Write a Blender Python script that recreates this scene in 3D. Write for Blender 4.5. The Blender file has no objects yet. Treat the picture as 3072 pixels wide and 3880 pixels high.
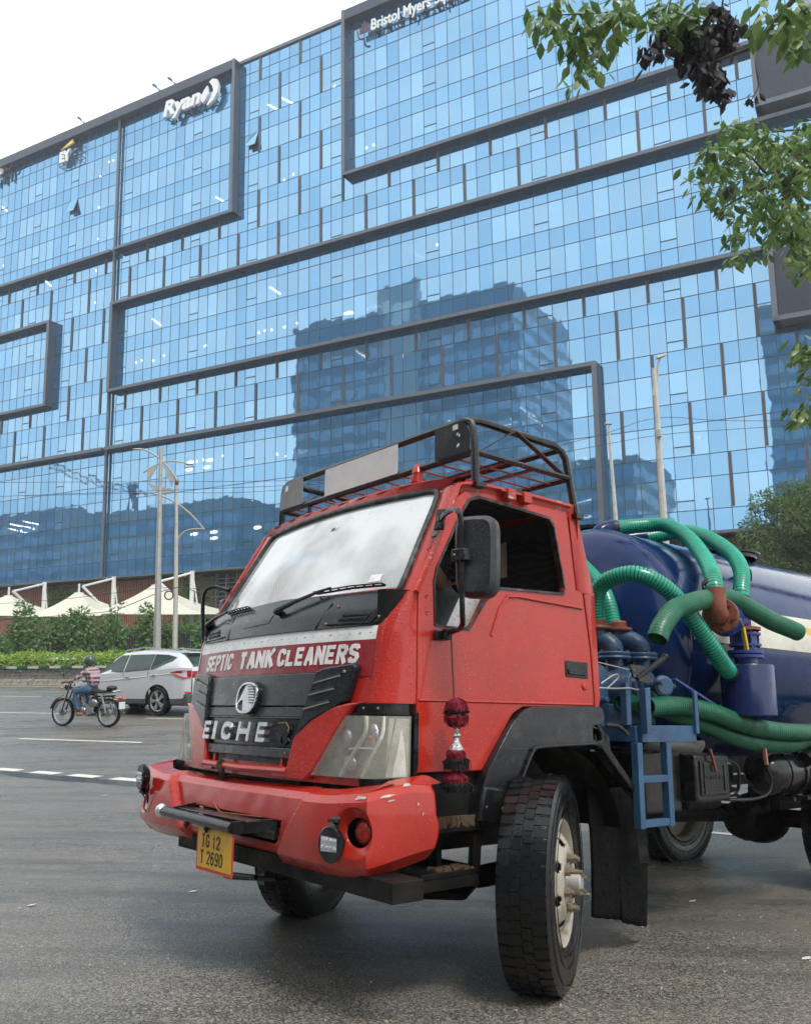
import bpy, bmesh, math, random
from mathutils import Vector, Matrix, noise
from mathutils.geometry import tessellate_polygon
random.seed(7)
R = math.radians
scn = bpy.context.scene
COL = scn.collection

# ------------------------------------------------------------------ camera
CAMZ = 1.6
cam_d = bpy.data.cameras.new('camera'); cam = bpy.data.objects.new('camera', cam_d); COL.objects.link(cam)
rt = Vector((0.99990577, 0.00218606, -0.01355278)); up = Vector((0.01372796, -0.15922668, 0.9871466)); fw = Vector((0, 0.98723963, 0.15924168))
cam.matrix_world = Matrix(((rt[0], up[0], -fw[0], 0), (rt[1], up[1], -fw[1], 0), (rt[2], up[2], -fw[2], CAMZ), (0, 0, 0, 1)))
cam_d.sensor_fit = 'HORIZONTAL'; cam_d.sensor_width = 36; cam_d.lens = 36 * 3340.6 / 3072
cam_d.clip_start = .05; cam_d.clip_end = 3000
scn.camera = cam

# ------------------------------------------------------------------ sky, sun, exposure
SUN_EL, SUN_AZ = R(58), R(150)          # azimuth clockwise from +Y: high, behind and right of the camera
wd = bpy.data.worlds.new("World"); scn.world = wd; wd.use_nodes = True
nt = wd.node_tree; nt.nodes.clear()
sky = nt.nodes.new('ShaderNodeTexSky'); sky.sky_type = 'NISHITA'; sky.sun_disc = False
sky.sun_elevation = SUN_EL; sky.sun_rotation = SUN_AZ; sky.air_density = 1.5; sky.dust_density = 4
tc = nt.nodes.new('ShaderNodeTexCoord')
mp = nt.nodes.new('ShaderNodeMapping'); mp.inputs['Scale'].default_value = (1, 1, 2.2)
nt.links.new(tc.outputs['Generated'], mp.inputs['Vector'])
cn = nt.nodes.new('ShaderNodeTexNoise'); cn.inputs['Scale'].default_value = 1.7; cn.inputs['Detail'].default_value = 7; cn.inputs['Roughness'].default_value = .55
nt.links.new(mp.outputs[0], cn.inputs['Vector'])
cr = nt.nodes.new('ShaderNodeValToRGB')
cr.color_ramp.elements[0].position = .3; cr.color_ramp.elements[0].color = (7.2, 8.0, 8.7, 1)
cr.color_ramp.elements[1].position = .7; cr.color_ramp.elements[1].color = (11.8, 12.2, 12.3, 1)
nt.links.new(cn.outputs['Fac'], cr.inputs['Fac'])
mx = nt.nodes.new('ShaderNodeMix'); mx.data_type = 'RGBA'; mx.inputs[0].default_value = .86
nt.links.new(sky.outputs[0], mx.inputs[6]); nt.links.new(cr.outputs[0], mx.inputs[7])
bg = nt.nodes.new('ShaderNodeBackground'); bg.inputs['Strength'].default_value = .1
nt.links.new(mx.outputs[2], bg.inputs['Color'])
wo = nt.nodes.new('ShaderNodeOutputWorld'); nt.links.new(bg.outputs[0], wo.inputs[0])
sd = bpy.data.lights.new('sun', 'SUN'); sd.energy = 1.4; sd.angle = R(14); sd.color = (1, .96, .9)
sun = bpy.data.objects.new('sun', sd); COL.objects.link(sun)
sdir = Vector((math.sin(SUN_AZ) * math.cos(SUN_EL), math.cos(SUN_AZ) * math.cos(SUN_EL), math.sin(SUN_EL)))
sun.rotation_euler = sdir.to_track_quat('Z', 'Y').to_euler(); sun.location = (0, -20, 60)
scn.view_settings.view_transform = 'Standard'; scn.view_settings.look = 'None'
scn.view_settings.exposure = .70; scn.view_settings.gamma = 1; scn.view_settings.use_curve_mapping = False
scn.cycles.max_bounces = 6; scn.cycles.transparent_max_bounces = 8

# ------------------------------------------------------------------ helpers
def V3(p): return Vector(p)
class MB:
    """collects faces; T maps the coordinates given to the coordinates of the parent"""
    def __init__(s, T=None): s.v = []; s.f = []; s.T = T
    def av(s, p):
        p = s.T(p) if s.T else p
        s.v.append((p[0], p[1], p[2])); return len(s.v) - 1
    def face(s, pts): s.f.append(tuple(s.av(p) for p in pts))
    def boxp(s, a, b):
        (x0, y0, z0), (x1, y1, z1) = a, b
        i = [s.av(p) for p in ((x0,y0,z0),(x1,y0,z0),(x1,y1,z0),(x0,y1,z0),(x0,y0,z1),(x1,y0,z1),(x1,y1,z1),(x0,y1,z1))]
        for q in ((0,3,2,1),(4,5,6,7),(0,1,5,4),(1,2,6,5),(2,3,7,6),(3,0,4,7)): s.f.append(tuple(i[k] for k in q))
    def hexa(s, P):
        i = [s.av(p) for p in P]
        for q in ((0,3,2,1),(4,5,6,7),(0,1,5,4),(1,2,6,5),(2,3,7,6),(3,0,4,7)): s.f.append(tuple(i[k] for k in q))
    def beam(s, p, q, w, h, upv=(0,0,1)):
        p, q = V3(p), V3(q); d = (q - p).normalized(); u = V3(upv); sd_ = d.cross(u)
        if sd_.length < 1e-4: sd_ = d.cross(V3((1,0,0)))
        sd_.normalize(); u = sd_.cross(d).normalized(); a, b = sd_ * w / 2, u * h / 2
        s.hexa([p-a-b, p+a-b, q+a-b, q-a-b, p-a+b, p+a+b, q+a+b, q-a+b])
    def tube(s, pts, r, n=10, caps=True, rings=False):
        pts = [V3(p) for p in pts]; m = len(pts)
        rr = r if isinstance(r, (list, tuple)) else [r] * m
        t = [(pts[min(i+1, m-1)] - pts[max(i-1, 0)]).normalized() for i in range(m)]
        u = t[0].orthogonal().normalized(); loops = []
        for i in range(m):
            if i: u = (u - t[i] * u.dot(t[i])); u.normalize()
            w = t[i].cross(u)
            loops.append([s.av(pts[i] + (u * math.cos(2*math.pi*k/n) + w * math.sin(2*math.pi*k/n)) * rr[i]) for k in range(n)])
        for i in range(m-1):
            for k in range(n): s.f.append((loops[i][k], loops[i][(k+1)%n], loops[i+1][(k+1)%n], loops[i+1][k]))
        if caps: s.f.append(tuple(reversed(loops[0]))); s.f.append(tuple(loops[-1]))
    def lathe(s, prof, o, ax, n=32, a0=0, a1=2*math.pi):
        o = V3(o); ax = V3(ax).normalized(); u = ax.orthogonal().normalized(); w = ax.cross(u)
        full = abs(a1 - a0 - 2*math.pi) < 1e-6; m = n if full else n + 1; L = []
        for r, z in prof:
            L.append([s.av(o + ax*z + (u*math.cos(a0+(a1-a0)*k/n) + w*math.sin(a0+(a1-a0)*k/n))*r) for k in range(m)])
        for i in range(len(L)-1):
            for k in range(n):
                k2 = (k+1) % m; s.f.append((L[i][k], L[i][k2], L[i+1][k2], L[i+1][k]))
    def cyl(s, p, q, r, n=16, r2=None): s.tube([p, q], [r, r if r2 is None else r2], n)
    def grid(s, fn, nu, nv, mask=None):
        I = [[s.av(fn(i/nu, j/nv)) for j in range(nv+1)] for i in range(nu+1)]
        for i in range(nu):
            for j in range(nv):
                if mask and not mask(i, j): continue
                s.f.append((I[i][j], I[i+1][j], I[i+1][j+1], I[i][j+1]))
    def sphere(s, c, r, n=16, m=10, h0=-90, h1=90):
        c = V3(c); r = r if isinstance(r, (tuple, list)) else (r, r, r)
        def fn(a, b):
            t = R(h0 + (h1-h0)*b); p = 2*math.pi*a
            return c + V3((r[0]*math.cos(t)*math.cos(p), r[1]*math.cos(t)*math.sin(p), r[2]*math.sin(t)))
        s.grid(fn, n, m)
    def slab(s, q, fn, d0, d1, nu=18, nv=3):
        """plate over the quad q (bl, br, tr, tl) that follows a curved surface"""
        def P(a, b):
            x0, y0 = [q[0][i]+(q[1][i]-q[0][i])*a for i in (0,1)]; x1, y1 = [q[3][i]+(q[2][i]-q[3][i])*a for i in (0,1)]
            return x0+(x1-x0)*b, y0+(y1-y0)*b
        s.grid(lambda a, b: fn(*P(a, b), d1), nu, nv)
        for e in (0, 1): s.grid(lambda a, b: fn(*P(a, e), d0+(d1-d0)*b), nu, 1); s.grid(lambda a, b: fn(*P(e, a), d0+(d1-d0)*b), nv, 1)
    def prism(s, loops, fn, d0, d1):
        """loops: list of 2-D loops, first outer, others holes; fn(a, b, d) gives the point"""
        tri = tessellate_polygon([[V3((a, b, 0)) for a, b in L] for L in loops])
        flat = [p for L in loops for p in L]
        A = [s.av(fn(a, b, d0)) for a, b in flat]; B = [s.av(fn(a, b, d1)) for a, b in flat]
        for t in tri: s.f.append((A[t[0]], A[t[1]], A[t[2]])); s.f.append((B[t[2]], B[t[1]], B[t[0]]))
        o = 0
        for L in loops:
            m = len(L)
            for k in range(m): s.f.append((A[o+k], B[o+k], B[o+(k+1)%m], A[o+(k+1)%m]))
            o += m
def tag(o, label=None, cat=None, group=None, kind=None):
    if label: o['label'] = label
    if cat: o['category'] = cat
    if group: o['group'] = group
    if kind: o['kind'] = kind
    return o
def make_mesh(name, mb, m, smooth=True, ang=32, weld=True):
    me = bpy.data.meshes.new(name); me.from_pydata(mb.v, [], mb.f)
    if weld:
        b = bmesh.new(); b.from_mesh(me)
        bmesh.ops.remove_doubles(b, verts=b.verts, dist=1e-5); bmesh.ops.recalc_face_normals(b, faces=b.faces)
        b.to_mesh(me); b.free()
    me.update()
    if m: me.materials.append(m)
    if smooth and len(me.polygons):
        me.shade_smooth(); me.set_sharp_from_angle(angle=R(ang))
    return me
def obj(name, mb, m, parent=None, bevel=0, smooth=True, ang=32, weld=True, seg=2):
    """one mesh object; mesh given in the parent's own coordinates"""
    me = make_mesh(name, mb, m, smooth, ang, weld)
    o = bpy.data.objects.new(name, me); COL.objects.link(o)
    if parent: o.parent = parent
    if bevel:
        bv = o.modifiers.new('bevel', 'BEVEL'); bv.width = bevel; bv.segments = seg; bv.limit_method = 'ANGLE'; bv.angle_limit = R(40)
    return o
def rebase(o):
    """top-level mesh thing: put its origin at the middle of its base"""
    me = o.data; xs = [v.co for v in me.vertices]
    c = Vector(((min(v.x for v in xs)+max(v.x for v in xs))/2, (min(v.y for v in xs)+max(v.y for v in xs))/2, min(v.z for v in xs)))
    me.transform(Matrix.Translation(-c)); o.location = c; return o
def empty(name, loc, rz=0, label=None, cat=None, group=None, mat=None):
    o = bpy.data.objects.new(name, None); COL.objects.link(o); o.empty_display_size = .3
    if mat is not None: o.matrix_world = mat
    else: o.location = loc; o.rotation_euler = (0, 0, rz)
    return tag(o, label, cat, group)
def rel(e):
    """T that maps world points to an unrotated empty's coordinates"""
    l = Vector(e.location); return lambda p: (p[0]-l.x, p[1]-l.y, p[2]-l.z)
def text_geo(s, size=1, extrude=.01, offset=0, shear=0, res=3, sx=1, spacing=1):
    cu = bpy.data.curves.new('lettering', 'FONT'); cu.body = s; cu.size = size; cu.extrude = extrude; cu.offset = offset; cu.shear = shear
    cu.resolution_u = res; cu.space_character = spacing; cu.align_x = 'LEFT'
    o = bpy.data.objects.new('lettering', cu); COL.objects.link(o)
    dg = bpy.context.evaluated_depsgraph_get(); me = bpy.data.meshes.new_from_object(o.evaluated_get(dg))
    vs = [Vector((v.co.x*sx, v.co.y, v.co.z)) for v in me.vertices]; fs_ = [tuple(p.vertices) for p in me.polygons]
    bpy.data.objects.remove(o); bpy.data.curves.remove(cu); bpy.data.meshes.remove(me)
    return vs, fs_
def put_text(mb, s, fn, x0, x1, y0, y1, **kw):
    """fit the word into the box; fn(x, y, z) maps"""
    vs, fs_ = text_geo(s, **kw)
    a0, a1 = min(v.x for v in vs), max(v.x for v in vs); b0, b1 = min(v.y for v in vs), max(v.y for v in vs)
    o = len(mb.v)
    for v in vs: mb.av(fn(x0+(v.x-a0)/(a1-a0)*(x1-x0), y0+(v.y-b0)/(b1-b0)*(y1-y0), v.z))
    mb.f += [tuple(o+i for i in f) for f in fs_]
GLYPH = {'S': [[(1,.78),(.86,.96),(.5,1),(.14,.96),(0,.77),(.12,.58),(.5,.5),(.88,.42),(1,.23),(.86,.04),(.5,0),(.14,.04),(0,.22)]],
 'E': [[(1,1),(0,1),(0,0),(1,0)], [(0,.5),(.85,.5)]], 'P': [[(0,0),(0,1),(.6,1),(.9,.94),(1,.75),(.9,.54),(.6,.47),(0,.47)]],
 'T': [[(.5,0),(.5,1)], [(0,1),(1,1)]], 'I': [[(.5,0),(.5,1)]],
 'C': [[(1,.70),(.9,.92),(.5,1),(.12,.92),(0,.7),(0,.3),(.12,.08),(.5,0),(.9,.08),(1,.30)]],
 'A': [[(0,0),(.42,.97),(.58,.97),(1,0)], [(.22,.3),(.78,.3)]], 'N': [[(0,0),(0,1)], [(1,0),(1,1)], [(.03,.97),(.97,.03)]], 'K': [[(0,0),(0,1)], [(1,1),(.05,.42)], [(.35,.6),(1,0)]],
 'L': [[(0,1),(0,0),(1,0)]], 'R': [[(0,0),(0,1),(.6,1),(.9,.94),(1,.75),(.9,.55),(.6,.48),(0,.48)], [(.5,.48),(1,0)]],
 'G': [[(1,.74),(.88,.94),(.5,1),(.12,.92),(0,.7),(0,.3),(.12,.08),(.5,0),(.9,.08),(1,.3),(1,.46),(.55,.46)]], 'H': [[(0,0),(0,1)], [(1,0),(1,1)], [(0,.5),(1,.5)]],
 '1': [[(.1,.72),(.6,1),(.6,0)]], '2': [[(0,.74),(.12,.95),(.5,1),(.88,.94),(1,.74),(.88,.54),(0,0),(1,0)]],
 '6': [[(.97,.82),(.8,.97),(.5,1),(.14,.92),(0,.6),(0,.3),(.12,.06),(.5,0),(.88,.06),(1,.3),(.88,.54),(.5,.6),(.06,.42)]],
 '9': [[(.03,.18),(.2,.03),(.5,0),(.86,.08),(1,.4),(1,.7),(.88,.94),(.5,1),(.12,.94),(0,.7),(.12,.46),(.5,.4),(.94,.58)]],
 '0': [[(.5,0),(.88,.08),(1,.35),(1,.65),(.88,.92),(.5,1),(.12,.92),(0,.65),(0,.35),(.12,.08),(.5,0)]]}
def put_block(mb, word, fn, x0, x1, y0, y1, w=.26, d0=0, d1=.002, gap=.16, slant=0):
    """heavy block capitals drawn as mitred strokes; w: stroke width as a share of the letter's width"""
    wt = [.42 if c == 'I' else .62 if c == '1' else 1 for c in word]; tot = sum(wt)+gap*(len(word)-1); x = x0; k = 0
    for c, g_ in zip(word, wt):
        lw = (x1-x0)/tot; W_ = lw*g_; sw = lw*w; h = y1-y0
        for st in GLYPH[c]:
            P = [(x+sw/2+px*(W_-sw) if c not in 'I' else x+W_/2, y0+sw/2+py*(h-sw)) for px, py in st]
            if c in 'IHANKT1R' or c == 'P':     # free ends reach the line
                P = [(px, y0 if abs(py-(y0+sw/2)) < 1e-9 and q[1] == 0 else y1 if q[1] == 1 and c in 'IHANK' else py) for (px, py), q in zip(P, st)]
            L, Rr = [], []
            for i, p in enumerate(P):
                a = P[max(i-1, 0)]; b = P[min(i+1, len(P)-1)]
                def un(u, v):
                    l = math.hypot(v[0]-u[0], v[1]-u[1]) or 1; return ((v[0]-u[0])/l, (v[1]-u[1])/l)
                if i == 0: t = un(p, b); n_ = (-t[1], t[0]); s_ = 1
                elif i == len(P)-1: t = un(a, p); n_ = (-t[1], t[0]); s_ = 1
                else:
                    t1, t2 = un(a, p), un(p, b); n_ = (-(t1[1]+t2[1]), t1[0]+t2[0]); l = math.hypot(*n_) or 1; n_ = (n_[0]/l, n_[1]/l); s_ = min(1.25, 1/max(.35, n_[0]*-t1[1]+n_[1]*t1[0]))
                L.append((p[0]+n_[0]*sw/2*s_, p[1]+n_[1]*sw/2*s_)); Rr.append((p[0]-n_[0]*sw/2*s_, p[1]-n_[1]*sw/2*s_))
            k += 1; dz = d1 + .00018*(k % 3)
            F = lambda q, d: fn(q[0]+(q[1]-(y0+y1)/2)*slant, q[1], d)
            for i in range(len(P)-1):
                mb.face([F(Rr[i], dz), F(Rr[i+1], dz), F(L[i+1], dz), F(L[i], dz)])
                for A_ in (L, Rr): mb.face([F(A_[i], d0), F(A_[i+1], d0), F(A_[i+1], dz), F(A_[i], dz)])
            for i in (0, len(P)-1): mb.face([F(L[i], d0), F(Rr[i], d0), F(Rr[i], dz), F(L[i], dz)])
        x += W_+lw*gap
def smoothpath(pts, n=8):
    """Catmull-Rom through the points"""
    P = [V3(p) for p in pts]; P = [P[0]*2-P[1]] + P + [P[-1]*2-P[-2]]; out = []
    for i in range(1, len(P)-2):
        for k in range(n):
            t = k/n; a, b, c, d = P[i-1], P[i], P[i+1], P[i+2]
            out.append(.5*((2*b)+(c-a)*t+(2*a-5*b+4*c-d)*t*t+(3*b-a-3*c+d)*t**3))
    out.append(P[-2]); return out
def interp(x, xs, ys):
    if x <= xs[0]: return ys[0]
    for i in range(1, len(xs)):
        if x <= xs[i]: return ys[i-1]+(ys[i]-ys[i-1])*(x-xs[i-1])/(xs[i]-xs[i-1])
    return ys[-1]

# ------------------------------------------------------------------ materials
def newmat(name):
    m = bpy.data.materials.new(name); m.use_nodes = True
    t = m.node_tree; b = t.nodes['Principled BSDF']; return m, t, b
def coords(t, scale=(1,1,1), kind='Object', rot=(0,0,0)):
    c = t.nodes.new('ShaderNodeTexCoord'); mp_ = t.nodes.new('ShaderNodeMapping')
    mp_.inputs['Scale'].default_value = scale; mp_.inputs['Rotation'].default_value = rot
    t.links.new(c.outputs[kind], mp_.inputs['Vector']); return mp_.outputs[0]
def noise_n(t, vec, scale, detail=3, rough=.5, dist=0):
    n = t.nodes.new('ShaderNodeTexNoise'); n.inputs['Scale'].default_value = scale; n.inputs['Detail'].default_value = detail
    n.inputs['Roughness'].default_value = rough; n.inputs['Distortion'].default_value = dist
    t.links.new(vec, n.inputs['Vector']); return n.outputs['Fac']
def ramp(t, fac, stops):
    r = t.nodes.new('ShaderNodeValToRGB'); e = r.color_ramp.elements
    while len(e) < len(stops): e.new(.5)
    for i, (p, c) in enumerate(stops):
        e[i].position = p; e[i].color = (c[0], c[1], c[2], 1) if isinstance(c, (tuple, list)) else (c, c, c, 1)
    t.links.new(fac, r.inputs['Fac']); return r.outputs[0]
def mixc(t, fac, a, b, blend='MIX'):
    m = t.nodes.new('ShaderNodeMix'); m.data_type = 'RGBA'; m.blend_type = blend
    for s, v in ((0, fac), (6, a), (7, b)):
        if isinstance(v, (int, float)): m.inputs[s].default_value = v if s == 0 else (v, v, v, 1)
        elif isinstance(v, (tuple, list)): m.inputs[s].default_value = (v[0], v[1], v[2], 1)
        else: t.links.new(v, m.inputs[s])
    return m.outputs[2]
def bump(t, b, h, strength=.3, dist=.01):
    n = t.nodes.new('ShaderNodeBump'); n.inputs['Strength'].default_value = strength; n.inputs['Distance'].default_value = dist
    t.links.new(h, n.inputs['Height']); t.links.new(n.outputs[0], b.inputs['Normal']); return n
def drops(t, vec, scale=160, lo=.0, hi=.35):
    """height of rain beads"""
    v = t.nodes.new('ShaderNodeTexVoronoi'); v.inputs['Scale'].default_value = scale; t.links.new(vec, v.inputs['Vector'])
    a = ramp(t, v.outputs['Distance'], [(lo, 1), (hi, 0)])
    c = t.nodes.new('ShaderNodeSeparateColor'); t.links.new(v.outputs['Color'], c.inputs[0])
    g = ramp(t, c.outputs[0], [(.55, 0), (.6, 1)])
    return mixc(t, 1, a, g, 'MULTIPLY')
def plain(name, col, rough=.5, metal=0, var=.12, vs=6, dirt=None, dirt_amt=.5, dscale=3, bumpy=0, bscale=60, wet=0, beads=0, spec=.5, coat=0):
    m, t, b = newmat(name); v = coords(t)
    c2 = tuple(max(0, x*(1-var)) for x in col); c3 = tuple(min(1, x*(1+var)) for x in col)
    c = ramp(t, noise_n(t, v, vs, 5, .6), [(.3, c2), (.7, c3)])
    if dirt:
        f = ramp(t, noise_n(t, v, dscale, 7, .7), [(.5, 0), (.72, dirt_amt)])
        c = mixc(t, f, c, dirt)
    t.links.new(c, b.inputs['Base Color'])
    b.inputs['Metallic'].default_value = metal; b.inputs['Specular IOR Level'].default_value = spec
    rg = ramp(t, noise_n(t, v, vs*2.3, 4), [(.35, max(.03, rough*(1-.3))), (.65, min(1, rough*1.25))])
    t.links.new(rg, b.inputs['Roughness'])
    if coat: b.inputs['Coat Weight'].default_value = coat; b.inputs['Coat Roughness'].default_value = .06
    if bumpy: bump(t, b, noise_n(t, v, bscale, 4, .6), bumpy, .01)
    if beads:
        bm_ = bump(t, b, drops(t, v, beads), .6, .004)
    return m
def emis(name, col, st):
    m, t, b = newmat(name); b.inputs['Base Color'].default_value = (*col, 1); b.inputs['Emission Color'].default_value = (*col, 1); b.inputs['Emission Strength'].default_value = st; return m

def m_asphalt():
    m, t, b = newmat('wet_asphalt'); v = coords(t)
    vo = t.nodes.new('ShaderNodeTexVoronoi'); vo.inputs['Scale'].default_value = 115; t.links.new(v, vo.inputs['Vector'])
    sc = t.nodes.new('ShaderNodeSeparateColor'); t.links.new(vo.outputs['Color'], sc.inputs[0])
    c = ramp(t, sc.outputs[0], [(0, (.028,.026,.023)), (.45, (.12,.108,.09)), (.8, (.24,.218,.182)), (1, (.36,.335,.285))])
    big = noise_n(t, coords(t, (.55, .55, 1)), 1.0, 7, .66)
    c = mixc(t, ramp(t, big, [(.38, .0), (.66, .6)]), c, (.2, .172, .142))
    streak = noise_n(t, coords(t, (.25, 1.6, 1), rot=(0, 0, R(23))), 1.6, 6, .62)
    c = mixc(t, ramp(t, streak, [(.46, 0), (.7, .55)]), c, (.022, .022, .024))
    cv = t.nodes.new('ShaderNodeTexVoronoi'); cv.feature = 'DISTANCE_TO_EDGE'; cv.inputs['Scale'].default_value = .42
    wn = t.nodes.new('ShaderNodeTexNoise'); wn.inputs['Scale'].default_value = 1.3; wn.inputs['Detail'].default_value = 6; t.links.new(v, wn.inputs['Vector'])
    va = t.nodes.new('ShaderNodeVectorMath'); va.operation = 'MULTIPLY_ADD'; va.inputs[1].default_value = (1.6, 1.6, 1.6); t.links.new(wn.outputs['Color'], va.inputs[0]); t.links.new(v, va.inputs[2]); t.links.new(va.outputs[0], cv.inputs['Vector'])
    crk = mixc(t, 1, ramp(t, cv.outputs['Distance'], [(0, .75), (.006, 0)]), ramp(t, noise_n(t, v, .35, 3), [(.5, 0), (.6, 1)]), 'MULTIPLY')
    c = mixc(t, crk, c, (.02, .019, .018))
    oil = ramp(t, noise_n(t, coords(t, (1, 1, 1)), 2.1, 5, .7), [(.60, 0), (.74, .55)]); c = mixc(t, oil, c, (.03, .028, .026))
    t.links.new(c, b.inputs['Base Color'])
    wet = ramp(t, noise_n(t, coords(t, (.35, 1, 1), rot=(0, 0, R(23))), .8, 6, .6), [(.38, .2), (.62, .46)])
    t.links.new(wet, b.inputs['Roughness']); b.inputs['Specular IOR Level'].default_value = .55
    h = mixc(t, .5, ramp(t, vo.outputs['Distance'], [(0, 1), (.75, 0)]), noise_n(t, v, 240, 3))
    bump(t, b, h, .55, .006); return m
def m_red(name='red_paint', col=(.44, .024, .013), wear=.0, bead=.75, bs=.4):
    m, t, b = newmat(name); v = coords(t)
    c = ramp(t, noise_n(t, v, 2.2, 6, .6), [(.3, tuple(x*.82 for x in col)), (.7, tuple(x*1.12 for x in col))])
    c = mixc(t, ramp(t, noise_n(t, coords(t, (1.3, 1.3, 5)), 9, 8, .75), [(.55, 0), (.8, .25)]), c, (.3, .07, .05))
    spk = ramp(t, noise_n(t, v, 130, 2, .5), [(.67, 0), (.71, .5)])
    c = mixc(t, spk, c, (.62, .25, .2))
    if wear:
        w = ramp(t, noise_n(t, coords(t, (1, 1, 2.6)), 7, 8, .8), [(.64 - wear*.05, 0), (.665 - wear*.05, 1)])
        c = mixc(t, w, c, (.45, .38, .33))
    t.links.new(c, b.inputs['Base Color'])
    dull = ramp(t, noise_n(t, v, 1.6, 4, .6), [(.35, .16), (.65, .38)])
    t.links.new(dull, b.inputs['Roughness'])
    b.inputs['Coat Weight'].default_value = .3; b.inputs['Coat Roughness'].default_value = .08; b.inputs['Specular IOR Level'].default_value = .4
    h = mixc(t, bead, noise_n(t, v, 5, 3, .5), drops(t, v, 75, 0, .4))
    bump(t, b, h, bs, .006); return m
def m_glass(name, tint, dif, dw, rough=.02, bscale=.5, bstr=.12, bd=.05, tr=0):
    """coated facade glass: mostly a tinted mirror over a blue body"""
    m, t, b = newmat(name); v = coords(t, kind='Object')
    g = t.nodes.new('ShaderNodeBsdfGlossy'); g.inputs['Roughness'].default_value = rough
    oi = t.nodes.new('ShaderNodeObjectInfo')
    g.inputs['Color'].default_value = (*tint, 1)
    d = t.nodes.new('ShaderNodeBsdfDiffuse'); d.inputs['Color'].default_value = (*dif, 1)
    gg = t.nodes.new('ShaderNodeNewGeometry'); ad = t.nodes.new('ShaderNodeMath'); ad.operation = 'ADD'; t.links.new(oi.outputs['Random'], ad.inputs[0]); t.links.new(gg.outputs['Random Per Island'], ad.inputs[1])
    fr = t.nodes.new('ShaderNodeMath'); fr.operation = 'FRACT'; t.links.new(ad.outputs[0], fr.inputs[0])
    t.links.new(ramp(t, fr.outputs[0], [(0, tuple(x*.90 for x in tint)), (.75, tint), (1, tuple(min(1, x*1.08) for x in tint))]), g.inputs['Color'])
    ms = t.nodes.new('ShaderNodeMixShader'); ms.inputs[0].default_value = dw
    t.links.new(g.outputs[0], ms.inputs[1]); t.links.new(d.outputs[0], ms.inputs[2])
    bm_ = t.nodes.new('ShaderNodeBump'); bm_.inputs['Strength'].default_value = bstr; bm_.inputs['Distance'].default_value = bd
    gc = t.nodes.new('ShaderNodeNewGeometry')
    t.links.new(noise_n(t, gc.outputs['Position'], bscale, 2, .5), bm_.inputs['Height']); t.links.new(bm_.outputs[0], g.inputs['Normal'])
    o_ = ms.outputs[0]
    if tr:
        tp = t.nodes.new('ShaderNodeBsdfTransparent'); m2 = t.nodes.new('ShaderNodeMixShader'); m2.inputs[0].default_value = tr
        t.links.new(o_, m2.inputs[1]); t.links.new(tp.outputs[0], m2.inputs[2]); o_ = m2.outputs[0]
    t.links.new(o_, t.nodes['Material Output'].inputs[0]); t.nodes.remove(b); return m
def m_leaf(name, a, bcol, c3=None, rough=.4):
    m, t, b = newmat(name)
    gi = t.nodes.new('ShaderNodeNewGeometry')
    st = [(0, a), (.6, bcol), (1, c3 or bcol)]
    t.links.new(ramp(t, gi.outputs['Random Per Island'], st), b.inputs['Base Color'])
    b.inputs['Roughness'].default_value = rough
    tr = t.nodes.new('ShaderNodeBsdfTranslucent'); t.links.new(ramp(t, gi.outputs['Random Per Island'], [(0, tuple(x*1.3 for x in a)), (1, tuple(min(1, x*1.5) for x in bcol))]), tr.inputs['Color'])
    ms = t.nodes.new('ShaderNodeMixShader'); ms.inputs[0].default_value = .35
    t.links.new(b.outputs[0], ms.inputs[1]); t.links.new(tr.outputs[0], ms.inputs[2]); t.links.new(ms.outputs[0], t.nodes['Material Output'].inputs[0]); return m
M = {}
M['asphalt'] = m_asphalt()
M['red'] = m_red(); M['red_worn'] = m_red('worn_red_paint', wear=1.0)
M['red_bumper'] = m_red('scuffed_bumper_paint', wear=-.7, bead=.2, bs=.12)
M['sticker'] = plain('dark_red_vinyl', (.27, .012, .016), .3, var=.15, beads=0, dirt=(.4,.1,.1), dirt_amt=.3, dscale=4)
M['white_sticker'] = plain('white_vinyl', (.8, .79, .76), .35, dirt=(.3,.26,.22), dirt_amt=.4, dscale=8)
M['black_plastic'] = plain('wet_black_plastic', (.010, .0103, .0115), .22, var=.3, spec=.4, dirt=(.06,.06,.06), dirt_amt=.5, dscale=9, bumpy=.12, bscale=90, beads=130)
M['black_paint'] = plain('black_enamel', (.009, .009, .0095), .22, spec=.45, var=.3, dirt=(.12,.08,.05), dirt_amt=.3, dscale=8)
M['grille'] = plain('grey_grille_plastic', (.045, .046, .048), .3, var=.25, dirt=(.02,.02,.02), dirt_amt=.7, dscale=6, beads=110)
M['grime'] = plain('grimy_black_steel', (.007, .0065, .006), .6, var=.5, spec=.2, dirt=(.03,.022,.015), dirt_amt=.5, dscale=5, bumpy=.3, bscale=40)
M['rubber'] = plain('wet_tyre_rubber', (.0055, .0055, .006), .24, var=.3, spec=.4, dirt=(.028,.026,.023), dirt_amt=.4, dscale=7, bumpy=.12, bscale=70)
M['seal'] = plain('black_rubber_seal', (.01,.01,.01), .5, dirt=(.2,.19,.17), dirt_amt=.5, dscale=12)
M['flap'] = plain('ragged_rubber_sheet', (.004, .004, .004), .7, spec=.12, dirt=(.03,.026,.02), dirt_amt=.4, dscale=14, bumpy=.8, bscale=130)
M['rim'] = plain('dusty_white_rim', (.4, .36, .29), .5, var=.15, dirt=(.16,.1,.05), dirt_amt=.85, dscale=7, bumpy=.2, bscale=30)
M['bolt'] = plain('dusty_steel_bolt', (.24,.19,.13), .5, metal=.4, dirt=(.12,.07,.04), dirt_amt=.8, dscale=20)
M['chrome'] = plain('chrome', (.75, .75, .76), .15, metal=1, var=.1, bumpy=.4, bscale=160)
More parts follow.
